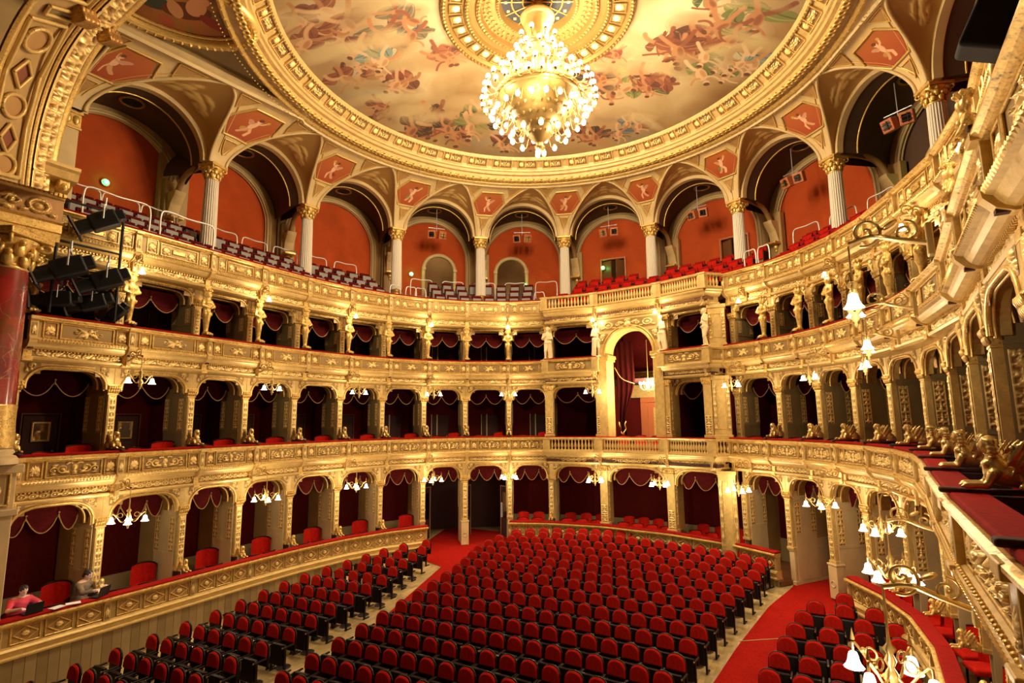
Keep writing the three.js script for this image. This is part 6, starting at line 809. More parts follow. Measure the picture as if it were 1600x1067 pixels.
// one folding stall seat facing +z
const seatProto = (() => {
  const g = new THREE.Group(), dome = (w, y0, h, r) => { const s = new THREE.Shape(); s.moveTo(-w / 2, y0); s.lineTo(w / 2, y0); s.lineTo(w / 2, y0 + h - r); s.bezierCurveTo(w / 2, y0 + h - r * 0.2, w / 4, y0 + h, 0, y0 + h); s.bezierCurveTo(-w / 4, y0 + h, -w / 2, y0 + h - r * 0.2, -w / 2, y0 + h - r); return s; };
  part(g, 'back_shell', fin(T(extrude(dome(0.45, 0.40, 0.56, 0.26), 0.05, 0.012, -0.03, 5), 0, 0, -0.18, -0.1)), M.seatWood);
  part(g, 'back_cushion', fin(T(extrude(dome(0.415, 0.62, 0.325, 0.21), 0.07, 0.028, 0, 5), 0, 0, -0.17, -0.1)), M.seatRed, 'red rounded back cushion');
  part(g, 'folded_seat', fin(T(new RoundedBoxGeometry(0.43, 0.48, 0.11, 2, 0.03), 0, 0.43, 0.12, -0.16)), M.seatWood, 'dark folded seat');
  const arm = mg([box(0.045, 0.60, 0.07, 0, 0.30, 0.10, 0.012), box(0.05, 0.04, 0.36, 0, 0.61, 0.0, 0.015), box(0.05, 0.03, 0.26, 0, 0.02, 0.02, 0.01)]), knob = fin(ball(0.020, 0, 0.62, 0.18, [1, 1, 1], 8));
  for (const s of [-1, 1]) { const a = part(g, 'arm_stand', arm, M.seatWood); a.position.x = s * 0.236; part(a, 'arm_knob', knob, M.mirror); }
  part(g, 'foot_rail', fin(box(0.44, 0.03, 0.03, 0, 0.16, 0.03)), M.seatWood); return g;
})();
const spots = [];
const addRow = (block, bw, row, L, R, sOf) => { const n = Math.max(1, Math.round((R - L) / 0.485)); for (let i = 0; i < n; i++) { const lat = n > 1 ? lerp(L, R, i / (n - 1)) : (L + R) / 2, s = sOf(lat), [x, z] = hall(lat, s), e = (sOf(lat + 0.05) - sOf(lat - 0.05)) / 0.1; spots.push({ x, y: floorY(s), z, turn: -AX + Math.atan(e) * 0.9, label: `red stall chair, ${nth(i + 1)} from the ${bw}, ${ORD[row]} row from the stage, ${block} block` }); } };
const sag = (s) => 0.25 + 0.3 * smooth(14, 21, s);
for (let k = 0; k < 16; k++) { const s = 7.35 + 0.87 * k; addRow('central', 'left aisle', k, cenL(s - 0.2), cenR(s - 0.2), (l) => s + 0.2 - sag(s) * ((l + 7.2) / 5) ** 2); }
addRow('central', 'left aisle', 16, -11.7, -2.35, (l) => 21.72 - 1.05 * ((l + 7.2) / 5) ** 2); addRow('central', 'left aisle', 17, -11.9, -2.2, (l) => 22.72 - 1.7 * ((l + 7.2) / 5) ** 2);
for (let k = 0; k < 16; k++) { const s = 5.65 + 0.845 * k; addRow('left', 'wall', k, lefL(s), lefR(s), (l) => s + 0.04 * (l + 14)); }
for (let k = 0; k < 9; k++) { const s = 11.0 + 0.88 * k; addRow('right', 'right aisle', k, rigL(s), s > 17.6 ? 0.3 : s > 16.5 ? 0.7 : 1.05, (l) => s + 0.02 * l); }
const order = spots.map((p) => [p, Math.hypot(p.x, p.y - EYE, p.z)]).filter(([p]) => { const v = V(p.x, p.y + 0.6, p.z).sub(camera.position).applyQuaternion(camera.quaternion.clone().invert()); return v.z < 0 && Math.abs(v.x / -v.z) < 0.97 && v.y / -v.z > -0.68; }).sort((a, b) => a[1] - b[1]);
order.slice(0, 300).forEach(([p]) => { const r = seatProto.clone(); r.name = numbered('stall_chair'); r.position.set(p.x, p.y, p.z); r.rotation.y = p.turn; tag(r, p.label, 'chair', 'red stall chairs'); scene.add(r); });
{ const red = [], dark = []; seatProto.updateMatrixWorld(true); seatProto.traverse((c) => { if (c.isMesh) (c.material === M.seatRed ? red : dark).push(c.geometry.clone().applyMatrix4(c.matrixWorld)); }); const geo = mergeGeometries([mg(red), mg(dark)], true), rest = order.slice(300), im = new THREE.InstancedMesh(geo, [M.seatRed, M.seatWood], rest.length), m = new THREE.Matrix4(), q = new THREE.Quaternion(); rest.forEach(([p], i) => im.setMatrixAt(i, m.compose(V(p.x, p.y, p.z), q.setFromAxisAngle(V(0, 1, 0), p.turn), V(1, 1, 1)))); im.name = 'rear_stall_chairs'; im.userData = { kind: 'stuff', label: 'rear rows of red stall chairs below the royal box' }; im.castShadow = im.receiveShadow = true; scene.add(im); }
// round air vents in the boards beside the aisles
const ventGeo = fin(T(new THREE.CylinderGeometry(0.17, 0.17, 0.012, 24), 0, 0.008, 0)), ventRim = fin(T(new THREE.TorusGeometry(0.17, 0.012, 5, 28), 0, 0.012, 0, Math.PI / 2));
const vent = (lat, s, label) => { const [x, z] = hall(lat, s), g = thing('floor_vent', label, 'vent', [x, floorY(s), z], 0, 'round floor vents'); part(g, 'vent_plate', ventGeo, M.blackMatt); part(g, 'vent_rim', ventRim, M.wood); };
for (let k = 0; k < 12; k++) { const s = 7.0 + 0.845 * k; vent(lefR(s) - 0.1, s + 0.55, `round dark floor vent, left block aisle, ${ORD[k + 1]} row from the stage`); }
for (let k = 3; k < 13; k++) { const s = 7.35 + 0.87 * k; vent(cenR(s) - 0.1, s + 0.35 - 0.1, `round dark floor vent, right aisle of the central block, ${ORD[k]} row`); }

// ---------------------------------------------------------------- stall walls, doorways
{ // vertical boards below the ground tier on the left and right
  const tones = [M.plinth, M.olive, std(0.36, 0.255, 0.11, { roughness: 0.55, map: wallTone })], geo = fin(box(0.225, 2.4, 0.05, 0, -1.2, 0, 0.006));
  for (const [a, b, nm] of [[UA, 16.7, 'left'], [32.91, 46, 'right'], [20.0, 30.2, 'back']]) { const back = struct('wall_stalls', fin(sweepRail([[0.06, -1.6], [0.3, -1.6], [0.3, 0.24], [0.06, 0.24]], a, b)), M.plinth); back.userData.label = `boarded wall below the ground tier boxes, ${nm} side`; let i = 0; for (let u = a + 0.1; u < b - 0.05; u += 0.206) { const p = rail(u, 0.045), m = part(back, 'plank', geo, tones[(i++ * 7) % 3]); m.position.set(p.x, 0.28, p.z); m.rotation.y = p.turn; } }
}
// carpeted dark lobbies behind the doorways, with open glazed doors
for (const [u0, u1, nm] of [[16.7, 20.0, 'left'], [30.26, 32.91, 'right']]) {
  struct('wall_lobby', fin(sweepRail(slab(4.6, 4.8, -0.3, UNDER[2]), u0 - 1, u1 + 1)), M.boxDark);
  for (const u of [u0, u1]) { const p = rail(u, 0.75), g = thing('jamb_wall', `cream side wall of the ${nm} doorway, ${u === u0 ? 'its left' : 'its right'} side`, 'wall panel', [p.x, -0.2, p.z], p.turn, 'doorway side walls'); part(g, 'panel', mg([box(0.2, 1.6, 1.9, 0, 0.8, -0.9, 0.01), box(0.26, 0.3, 2.0, 0, 0.15, -0.9, 0.015), box(0.25, 0.08, 1.96, 0, 1.3, -0.9, 0.015)]), M.stone); }
  for (const [u, t] of [[u0 + 0.25, 0.7], [lerp(u0, u1, 0.5) + 0.1, 1.1], [u1 - 0.3, -0.9]]) { const p = rail(u, 2.2), g = thing('lobby_door', `open dark door leaf with pale push bar, ${nm} aisle doorway, ${t === 0.7 ? 'left' : t > 0 ? 'middle' : 'right'} leaf`, 'door', [p.x, -0.1, p.z], p.turn + t, 'aisle doors'); part(g, 'leaf', fin(box(0.9, 2.5, 0.06, 0.4, 1.25, 0, 0.008)), M.boxDark); part(g, 'glass_pane', fin(box(0.6, 1.2, 0.02, 0.4, 1.6, 0.035)), M.mirror); part(g, 'push_bar', fin(box(0.06, 0.7, 0.05, 0.05, 1.35, 0.07, 0.01)), M.paper); part(g, 'leaf_frame', fin(frameGeo(0.9, 2.5, 0.035, 0.03, 0.4, 0, 0.03)), M.fringe); }
}
// ---------------------------------------------------------------- proscenium end on the left
{
  // a splayed, coffered arch ribbon: inner (hall) edge and outer edge given as points in metres (x right, y up, z back)
  const rayPt = (px, py, d) => { const v = V((px - 800) / 855, (533.5 - py) / 855, -1).applyQuaternion(camera.quaternion); return v.multiplyScalar(d / Math.hypot(v.x, v.z)).add(camera.position); };
  const inner = [[78, 300, 17.0], [84, 250, 16.9], [95, 200, 16.7], [112, 150, 16.4], [137, 95, 15.8], [172, 48, 15.0], [215, 5, 14.0], [262, -40, 12.9], [330, -95, 11.6]].map((p) => rayPt(...p)), outer = [[-40, 268, 14.6], [-34, 220, 14.5], [-26, 165, 14.4], [-14, 110, 14.2], [4, 62, 13.8], [34, 8, 13.2], [76, -40, 12.4], [128, -95, 11.5], [200, -160, 10.4]].map((p) => rayPt(...p));
  const ci = new THREE.CatmullRomCurve3(inner), co = new THREE.CatmullRomCurve3(outer);
  const at = (s, t, off = 0) => { const a = ci.getPoint(t), b = co.getPoint(t), p = a.clone().lerp(b, s); if (off) { const e = ci.getPoint(Math.min(1, t + 0.02)).sub(ci.getPoint(Math.max(0, t - 0.02))), n = e.cross(b.clone().sub(a)).normalize(); if (n.dot(camera.position.clone().sub(p)) < 0) n.negate(); p.addScaledVector(n, off); } return arr(p); };
  const o = thing('proscenium_arch', 'splayed gilded proscenium arch with lozenge coffers at the stage end of the hall', 'arch');
  part(o, 'arch_ground', fin(grid(10, 40, (s, t) => at(s, t))), M.tan);
  const band = (name, s0, s1, off, mat) => part(o, name, fin(grid(4, 48, (s, t) => at(lerp(s0, s1, s), t, off * (0.4 + 0.6 * Math.sin(s * Math.PI))))), mat);
  band('edge_moulding', -0.02, 0.05, 0.10, M.gold); band('leaf_edge', 0.36, 0.40, 0.08, M.gold); band('inner_moulding', 0.44, 0.48, 0.09, M.creamGold); band('outer_moulding', 0.93, 1.0, 0.1, M.gold);
  part(o, 'foliage_band', fin2(grid(16, 200, (s, t) => at(lerp(0.08, 0.34, s), t, 0.02 + 0.12 * HM.strip(s, (t * 3.2) % 1)), (s, t) => { const k = smooth(0.12, 0.4, HM.strip(s, (t * 3.2) % 1)); return [0, 1, 2].map((c) => lerp(OCHREBG[c], GOLD[c], k)); })), M.relief);
  const poly = (name, pts, r, fill) => { const l = []; pts.forEach((p, i) => { const q = pts[(i + 1) % pts.length]; for (let j = 0; j < 3; j++) l.push(bar(at(lerp(p[0], q[0], j / 3), lerp(p[1], q[1], j / 3), 0.05), at(lerp(p[0], q[0], (j + 1) / 3), lerp(p[1], q[1], (j + 1) / 3), 0.05), r, r, 5)); }); const f = part(o, name, mg(l), M.creamGold); if (fill) { const c = pts.reduce((a, p) => [a[0] + p[0] / pts.length, a[1] + p[1] / pts.length], [0, 0]), pos = [], idx = []; pos.push(...at(c[0], c[1], 0.02)); pts.forEach((p) => pos.push(...at(p[0], p[1], 0.02))); pts.forEach((_, i) => idx.push(0, 1 + i, 1 + (i + 1) % pts.length)); const g = new THREE.BufferGeometry(); g.setAttribute('position', new THREE.Float32BufferAttribute(pos, 3)); g.setIndex(idx); part(f, 'coffer_field', fin(g), fill); } };
  const brown = std(0.20, 0.055, 0.022, { roughness: 0.6 }); const disc = (s, t, a, b, n = 16) => [...Array(n)].map((_, i) => [s + a * Math.cos(i / n * 6.283), t + b * Math.sin(i / n * 6.283)]);
  poly('panel_border', [[0.52, 0.02], [0.90, 0.02], [0.90, 0.60], [0.52, 0.60]], 0.05);
  for (const [kind, t] of [['d', 0.06], ['l', 0.16], ['d', 0.28], ['l', 0.40], ['d', 0.53]]) kind === 'd' ? poly('round_coffer', disc(0.71, t, 0.13, 0.042), 0.045, M.ochre) : poly('lozenge_coffer', [[0.71, t - 0.055], [0.81, t], [0.71, t + 0.055], [0.61, t]], 0.04, brown);
  poly('panel_border', [[0.52, 0.70], [0.90, 0.70], [0.90, 0.97], [0.52, 0.97]], 0.05, brown);
  for (const t of [0.64, 0.98]) for (const s of [0.2, 0.6]) poly('cross_band', [[s - 0.16, t - 0.015], [s + 0.2, t - 0.015], [s + 0.2, t + 0.015], [s - 0.16, t + 0.015]], 0.04, M.olive);
  const leafBlock = sdf((p) => { const q = [Math.abs(p[0]) - 0.30, Math.abs(p[1]) - 0.16, Math.abs(p[2]) - 0.16], d = Math.hypot(Math.max(q[0], 0), Math.max(q[1], 0), Math.max(q[2], 0)) + Math.min(Math.max(...q), 0) - 0.07; return d - 0.035 * Math.abs(Math.sin(p[0] * 14 + Math.sin(p[1] * 9))) * Math.abs(Math.cos(p[1] * 11 - p[2] * 5)); }, [-0.46, -0.32, -0.32], [0.46, 0.32, 0.32], 0.025);
  for (const [s, t] of [[0.05, 0.615], [0.48, 0.66]]) { const b = part(o, 'leaf_console', leafBlock, M.darkGold), p = at(s, t, 0.12); b.position.set(...p); const e = V(...at(s + 0.2, t)).sub(V(...at(s, t))); b.rotation.set(0.2, Math.atan2(-e.z, e.x), -0.45, 'YXZ'); b.scale.setScalar(0.7); }
  // entablature, marble column, pedestal at the end of the box tiers
  const e = frameAt(1.7, 4.25, -0.25), H0 = RAIL[4] - 1.05;
  const en = thing('proscenium_entablature', 'deep gilded entablature with modillions and scroll frieze above the red marble column', 'entablature', [e.x, H0, e.z], e.turn), w = e.l;
  part(en, 'architrave', fin(prism([[0.28, 0], [0.30, 0.2], [0.34, 0.22], [0.34, 0.42], [0.40, 0.46], [-0.6, 0.46], [-0.6, 0]], -w / 2, w / 2)), M.gold); part(en, 'frieze', fin(box(w, 0.62, 0.9, 0, 0.77, -0.15)), M.tan); onto(part(en, 'frieze_relief', relief(HM.wreath, w * 0.98, 0.56, 110, 30, 0.09, OCHREBG), M.relief), 0, 0.5, 0.305);
  part(en, 'cornice', fin(prism([[0.34, 1.08], [0.40, 1.2], [0.66, 1.38], [0.95, 1.42], [1.0, 1.6], [1.06, 1.66], [1.06, 1.74], [-0.6, 1.74], [-0.6, 1.08]], -w / 2, w / 2)), M.creamGold); for (let i = 0; i < 6; i++) part(en, 'modillion', mg([box(0.24, 0.2, 0.5, 0, 0, 0, 0.03), ball(0.1, 0, -0.08, 0.2)]), M.gold).position.set(-w / 2 + (i + 0.5) * w / 6, 1.33, 0.62);
  stuffPart(en, 'dentil_course', (() => { const l = []; for (let i = 0; i < 30; i++) l.push(box(0.06, 0.08, 0.08, -w / 2 + (i + 0.5) * w / 30, 1.16, 0.42)); return mg(l); })(), M.gold);
  const marble = canvasTex(512, 1024, (x, W, H) => { x.fillStyle = '#8a3526'; x.fillRect(0, 0, W, H); for (let i = 0; i < 260; i++) { x.fillStyle = `rgba(${rr(90, 190) | 0},${rr(30, 80) | 0},${rr(20, 60) | 0},0.35)`; x.beginPath(); x.ellipse(rr(0, W), rr(0, H), rr(10, 60), rr(20, 110), rr(-0.6, 0.6), 0, 7); x.fill(); } for (let i = 0; i < 130; i++) { x.strokeStyle = `rgba(232,196,166,${rr(0.1, 0.5)})`; x.lineWidth = rr(0.8, 4); x.beginPath(); let a = rr(0, W), b = rr(0, H); x.moveTo(a, b); for (let k = 0; k < 6; k++) { a += rr(-30, 34); b += rr(-10, 54); x.lineTo(a, b); } x.stroke(); } });
  const mm = phys(1, 1, 1, { roughness: 0.22, clearcoat: 0.6, clearcoatRoughness: 0.12, map: marble });
  const mp = rail(3.45, -0.35), mc = thing('marble_column', 'polished red marble column with gilded capital at the far left', 'column', [mp.x, RAIL[2] - 0.1, mp.z]), ch = H0 - RAIL[2] + 0.1; const sh = new THREE.CylinderGeometry(0.42, 0.47, ch - 1.25, 32, 1); T(sh, 0, 0.35 + (ch - 1.25) / 2, 0); part(mc, 'shaft', sh, mm, 'polished red marble shaft'); part(mc, 'capital', fin(T(colCap.clone(), 0, 0, 0, 0, 0, 0, [1.75, 1.6, 1.75])), M.gold).position.y = ch - 0.92; part(mc, 'base', mg([lathe([[0.62, 0], [0.62, 0.1], [0.56, 0.18], [0.5, 0.2], [0.54, 0.28], [0.48, 0.36], [0, 0.36]], 28)]), M.stone); part(mc, 'lower_sleeve', fin(lathe([[0.5, 0.36], [0.52, 0.5], [0.48, 1.1], [0.5, 1.3], [0.47, 1.34]], 28)), M.gold);
  const pe = frameAt(2.3, 4.0, -0.3), pd = thing('column_pedestal', 'panelled cream and gold pedestal under the red marble column', 'pedestal', [pe.x, 0, pe.z], pe.turn); part(pd, 'block', mg([box(pe.l, RAIL[2] - 0.1, 1.3, 0, (RAIL[2] - 0.1) / 2, -0.5, 0.02), box(pe.l + 0.2, 0.2, 1.5, 0, RAIL[2] - 0.22, -0.5, 0.03), box(pe.l + 0.16, 0.16, 1.46, 0, RAIL[2] - 1.2, -0.5, 0.03)]), M.stone); onto(part(pd, 'panel_relief', relief(HM.scroll, 1.3, 0.6, 60, 30, 0.05, TANBG), M.relief), 0.1, RAIL[2] - 0.98, 0.152); part(pd, 'panel_frame', fin(frameGeo(1.5, 0.76, 0.05, 0.05, 0.1, RAIL[2] - 1.06, 0.15)), M.gold);
  struct('wall_proscenium', fin(sweepRail(slab(0.5, 0.9, -1, 20), -0.0, 3.4)), M.tan);
  // ceiling between the round cornice and the straight walls, with an oval painting
  const s2 = new THREE.Shape([[-22, -8], [22, -8], [22, 34], [-22, 34]].map((p) => new THREE.Vector2(...p))), hole = new THREE.Path(); hole.absarc(C2.x, -C2.z, 8.72, 0, 2 * Math.PI); s2.holes.push(hole);
  struct('ceiling_corner', fin(T(new THREE.ExtrudeGeometry(s2, { depth: 0.15, bevelEnabled: false, curveSegments: 80 }), 0, 0, 0, -Math.PI / 2).translate(0, 16.72, 0)), M.olive);
  const ov = thing('oval_painting', 'oval ceiling painting in a heavy gilded frame at the upper left', 'painting', [-8.95, 16.66, -13.2], 0.56), ovTex = canvasTex(512, 256, (x, W, H) => { const g = x.createRadialGradient(W / 2, H / 2, 20, W / 2, H / 2, W / 2); g.addColorStop(0, '#c07a34'); g.addColorStop(1, '#7a4118'); x.fillStyle = g; x.fillRect(0, 0, W, H); const B = (a, b, r, s, c, q = 0) => { x.fillStyle = c; x.beginPath(); x.ellipse(a, b, r, s, q, 0, 7); x.fill(); }; for (let i = 0; i < 60; i++) B(rr(0, W), rr(0, H), rr(14, 44), rr(10, 30), `rgba(${rr(80, 200) | 0},${rr(50, 140) | 0},${rr(24, 80) | 0},0.3)`, rr(0, 3)); B(170, 120, 80, 56, '#3c4636', 0.3); B(150, 110, 40, 34, '#6a7258'); B(300, 140, 90, 40, '#6c3416', -0.3); B(330, 110, 34, 46, '#e0a070', 0.4); B(358, 70, 16, 18, '#e0a070'); B(260, 150, 26, 40, '#d59a66', -0.4); B(240, 110, 14, 16, '#d59a66'); B(390, 160, 50, 22, '#8c2d1c', 0.4); });
  const og = T(new THREE.CircleGeometry(1, 48), 0, 0, 0, Math.PI / 2, 0, 0); og.scale(1.75, 1, 1.12); part(ov, 'picture', og, std(1, 1, 1, { roughness: 0.6, map: ovTex })); const el = (a, b, r, y) => tube([...Array(40)].map((_, i) => [a * Math.cos(i / 40 * 6.2832), y, b * Math.sin(i / 40 * 6.2832)]), r, 90, 7, true);
  part(ov, 'frame', mg([el(1.95, 1.32, 0.16, -0.06), el(1.72, 1.1, 0.05, -0.03)]), M.gold); stuffPart(ov, 'frame_leaves', (() => { const l = []; for (let i = 0; i < 56; i++) { const a = i / 56 * 6.2832; l.push(T(new THREE.OctahedronGeometry(0.09, 0), 1.97 * Math.cos(a), -0.2, 1.34 * Math.sin(a), 0, -a, 0, [1, 0.7, 0.6])); } return mg(l); })(), M.gold);
}
// far-right curtain wall and the closed stage end behind the camera
struct('wall_stage', fin(box(40, 22, 0.3, 0, 8, 9)), M.boxDark); struct('wall_stage', fin(box(0.3, 24, 50, -20, 8, -13)), M.boxDark); struct('wall_stage', fin(box(0.3, 24, 50, 20, 8, -13)), M.boxDark); struct('wall_stage', fin(box(40, 24, 0.3, 0, 8, -36)), M.boxDark);

// ---------------------------------------------------------------- black stage lamps at the left end, third tier
function spotlight(label, pos, turn, tilt, s = 1) {
  const g = thing('stage_spotlight', label, 'spotlight', pos, turn, 'black stage spotlights'); const h = new THREE.Group(); g.scale.setScalar(s);
  const m = (n, geo, mt) => { geo.rotateX(tilt); return part(g, n, fin(geo), mt); };
  m('housing', mg([T(new RoundedBoxGeometry(0.40, 0.40, 0.62, 3, 0.06), 0, 0, 0), T(new THREE.CylinderGeometry(0.17, 0.17, 0.42, 20), 0, 0, 0.42, Math.PI / 2), T(new RoundedBoxGeometry(0.3, 0.26, 0.2, 2, 0.04), 0, 0.02, -0.38)]), M.black); m('colour_frame', mg([box(0.54, 0.54, 0.05, 0, 0, 0.64, 0.01)]), M.blackMatt); m('lens', T(new THREE.CylinderGeometry(0.16, 0.16, 0.02, 20), 0, 0, 0.675, Math.PI / 2), M.mirror); m('steel_edge', mg([box(0.03, 0.5, 0.03, 0.27, 0, 0.62), box(0.36, 0.02, 0.3, 0, 0.21, 0.0)]), M.steel);
  part(g, 'yoke', mg([bar([-0.26, 0, 0], [-0.26, 0.36, 0], 0.02), bar([0.26, 0, 0], [0.26, 0.36, 0], 0.02), bar([-0.26, 0.36, 0], [0.26, 0.36, 0], 0.02), bar([0, 0.36, 0], [0, 0.62, 0], 0.025)]), M.steel); return g;
}
{ const q = (u, n, y) => { const p = rail(u, n); return [p.x, y, p.z]; };
  spotlight('topmost black stage spotlight tilted down in front of the gallery balcony', q(5.05, -0.55, RAIL[4] - 0.2), -1.0, 0.5, 1.05); spotlight('black spotlight with square frame hanging beside the marble column', q(4.45, -0.6, RAIL[4] - 1.65), -1.0, 0.42, 1.15); spotlight('grey-ribbed black spotlight at the middle of the lamp cluster', q(5.25, -0.5, RAIL[4] - 1.75), -1.0, 0.45, 1.1);
  spotlight('black spotlight resting low beside the marble column on the third tier rail', q(4.5, -0.15, RAIL[3] + 0.48), -1.2, 0.12, 0.9); spotlight('black spotlight with pale frame edge above the third tier rail', q(5.15, -0.15, RAIL[3] + 0.52), -1.1, 0.35, 0.95); spotlight('small grey spotlight aimed down at the end of the lamp cluster', q(5.75, 0.05, RAIL[3] + 0.38), -1.3, 0.8, 0.7);
  const a = q(4.3, -0.2, RAIL[3] + 0.1), b = q(5.6, -0.2, RAIL[3] + 0.1), t = thing('lighting_bar', 'black lighting bar with uprights carrying the stage spotlights', 'lighting rig', [0, 0, 0]); part(t, 'upright', fin(bar([a[0], RAIL[3] + 0.1, a[2]], [a[0], RAIL[4] + 0.45, a[2]], 0.035)), M.black); part(t, 'upright', fin(bar([b[0], RAIL[3] + 0.1, b[2]], [b[0], RAIL[4] + 0.3, b[2]], 0.035)), M.black); for (const y of [RAIL[3] + 1.1, RAIL[4] - 0.9, RAIL[4] + 0.2]) part(t, 'cross_bar', fin(bar([a[0], y, a[2]], [b[0], y, b[2]], 0.03)), M.black);
  const c = q(3.9, 0.3, RAIL[4] + 0.1), l = thing('loudspeaker', 'black loudspeaker box standing at the stage end of the gallery', 'loudspeaker', c, -0.2); part(l, 'cabinet', fin(box(0.6, 1.1, 0.5, 0, 0.65, 0, 0.02)), M.black); part(l, 'edge_strip', fin(box(0.06, 1.1, 0.04, 0.3, 0.65, 0.25)), M.paper);
}
// black lamp housing close by at the upper right
{ const v = (px, py, d) => V((px - 800) / 855, (533.5 - py) / 855, -1).applyQuaternion(camera.quaternion).multiplyScalar(d).add(camera.position), p = v(1590, 30, 4.2), g = thing('stage_lamp_housing', 'large black lamp housing hanging close by at the upper right', 'spotlight', arr(p), -0.5);
  part(g, 'housing', fin(T(new RoundedBoxGeometry(0.66, 0.50, 0.6, 3, 0.04), 0.02, -0.03, 0, 0.35, 0, -0.45)), M.blackMatt); part(g, 'edge_strip', fin(T(box(0.3, 0.02, 0.03, -0.12, -0.13, 0.28), 0, 0, 0, 0.35, 0, -0.45)), M.steel); part(g, 'round_lamp', fin(T(new THREE.CylinderGeometry(0.16, 0.16, 0.4, 24), 0.2, -0.28, 0.2, 1.2, 0, -0.3)), M.blackMatt); part(g, 'lamp_ring', fin(T(new THREE.TorusGeometry(0.16, 0.02, 6, 28), 0.2, -0.30, 0.40, -0.4, 0.2, 0)), M.bronze); part(g, 'bracket', fin(bar([0.1, -0.2, 0], [0.4, -0.75, -0.3], 0.025)), M.black); }

// ---------------------------------------------------------------- the two people at laptops in the first ground tier boxes on the left
function seated(o) {                            // facing +z, seat height 0.46 at the origin; one continuous body
  const S = (p) => {
    let d = capsule(p, [0, 0.52, -0.02], [0, 0.62, 0.0], 0.155, 0.15); d = sminK(d, capsule(p, [0, 0.66, 0.01], [0, 0.90, 0.07], 0.145, 0.165), 0.08); d = sminK(d, capsule(p, [-0.14, 0.97, 0.09], [0.14, 0.97, 0.09], 0.075, 0.075), 0.07);
    d = sminK(d, capsule(p, [0, 1.0, 0.10], [0, 1.09, 0.14], 0.052, 0.05), 0.04);
    for (const s of [-1, 1]) { d = sminK(d, capsule(p, [s * 0.09, 0.52, 0.02], [s * 0.12, 0.50, 0.42], 0.085, 0.062), 0.05); d = sminK(d, capsule(p, [s * 0.12, 0.50, 0.42], [s * 0.12, 0.08, 0.38], 0.06, 0.042), 0.04); d = sminK(d, capsule(p, [s * 0.12, 0.05, 0.36], [s * 0.12, 0.035, 0.52], 0.042, 0.034), 0.03); const el = o.elbow[(s + 1) / 2], wr = o.wrist[(s + 1) / 2]; d = sminK(d, capsule(p, [s * 0.185, 0.96, 0.09], el, 0.052, 0.043), 0.05); d = sminK(d, capsule(p, el, wr, 0.042, 0.028), 0.03); }
    return d;
  };
  return S;
}
function headSDF(c, hair) { return (p0) => { const ca = Math.cos(hair.nod), sa = Math.sin(hair.nod), q = [p0[0] - c[0], p0[1] - c[1], p0[2] - c[2]], p = [q[0], q[1] * ca + q[2] * sa, -q[1] * sa + q[2] * ca]; let d = ellip(p, [0, 0.02, 0], [0.075, 0.10, 0.095]); d = sminK(d, ellip(p, [0, -0.05, 0.025], [0.058, 0.065, 0.07]), 0.03); d = sminK(d, capsule(p, [0, 0.012, 0.088], [0, -0.022, 0.104], 0.010, 0.014), 0.012); for (const s of [-1, 1]) { d = sminK(d, ellip(p, [s * 0.078, 0.0, -0.005], [0.012, 0.028, 0.02]), 0.008); d = Math.max(d, -ellip(p, [s * 0.031, 0.018, 0.098], [0.017, 0.011, 0.014])); } d = sminK(d, ellip(p, [0, -0.055, 0.088], [0.026, 0.010, 0.012]), 0.006); return d; }; }
function hand(wr, dir, s) {                      // palm and five curled fingers, resting flat
  return (p) => { const f = [Math.sin(dir), 0, Math.cos(dir)], r = [Math.cos(dir), 0, -Math.sin(dir)], at = (a, b, c) => [wr[0] + f[0] * a + r[0] * b, wr[1] + c, wr[2] + f[2] * a + r[2] * b]; let d = capsule(p, at(0.0, 0, 0), at(0.06, 0, 0.002), 0.03, 0.034); [[-0.028, 0.065], [-0.010, 0.078], [0.010, 0.074], [0.028, 0.058]].forEach(([b, l]) => { const k = at(0.07, b, 0.008), m = at(0.07 + l * 0.55, b * 1.15, 0.010), e = at(0.07 + l * 0.95, b * 1.2, -0.012); d = sminK(d, Math.min(capsule(p, k, m, 0.0095, 0.009), capsule(p, m, e, 0.009, 0.0075)), 0.008); }); const t0 = at(0.02, -s * 0.03, 0), t1 = at(0.055, -s * 0.055, -0.002), t2 = at(0.085, -s * 0.058, -0.01); return sminK(d, Math.min(capsule(p, t0, t1, 0.012, 0.011), capsule(p, t1, t2, 0.011, 0.009)), 0.012); };
}
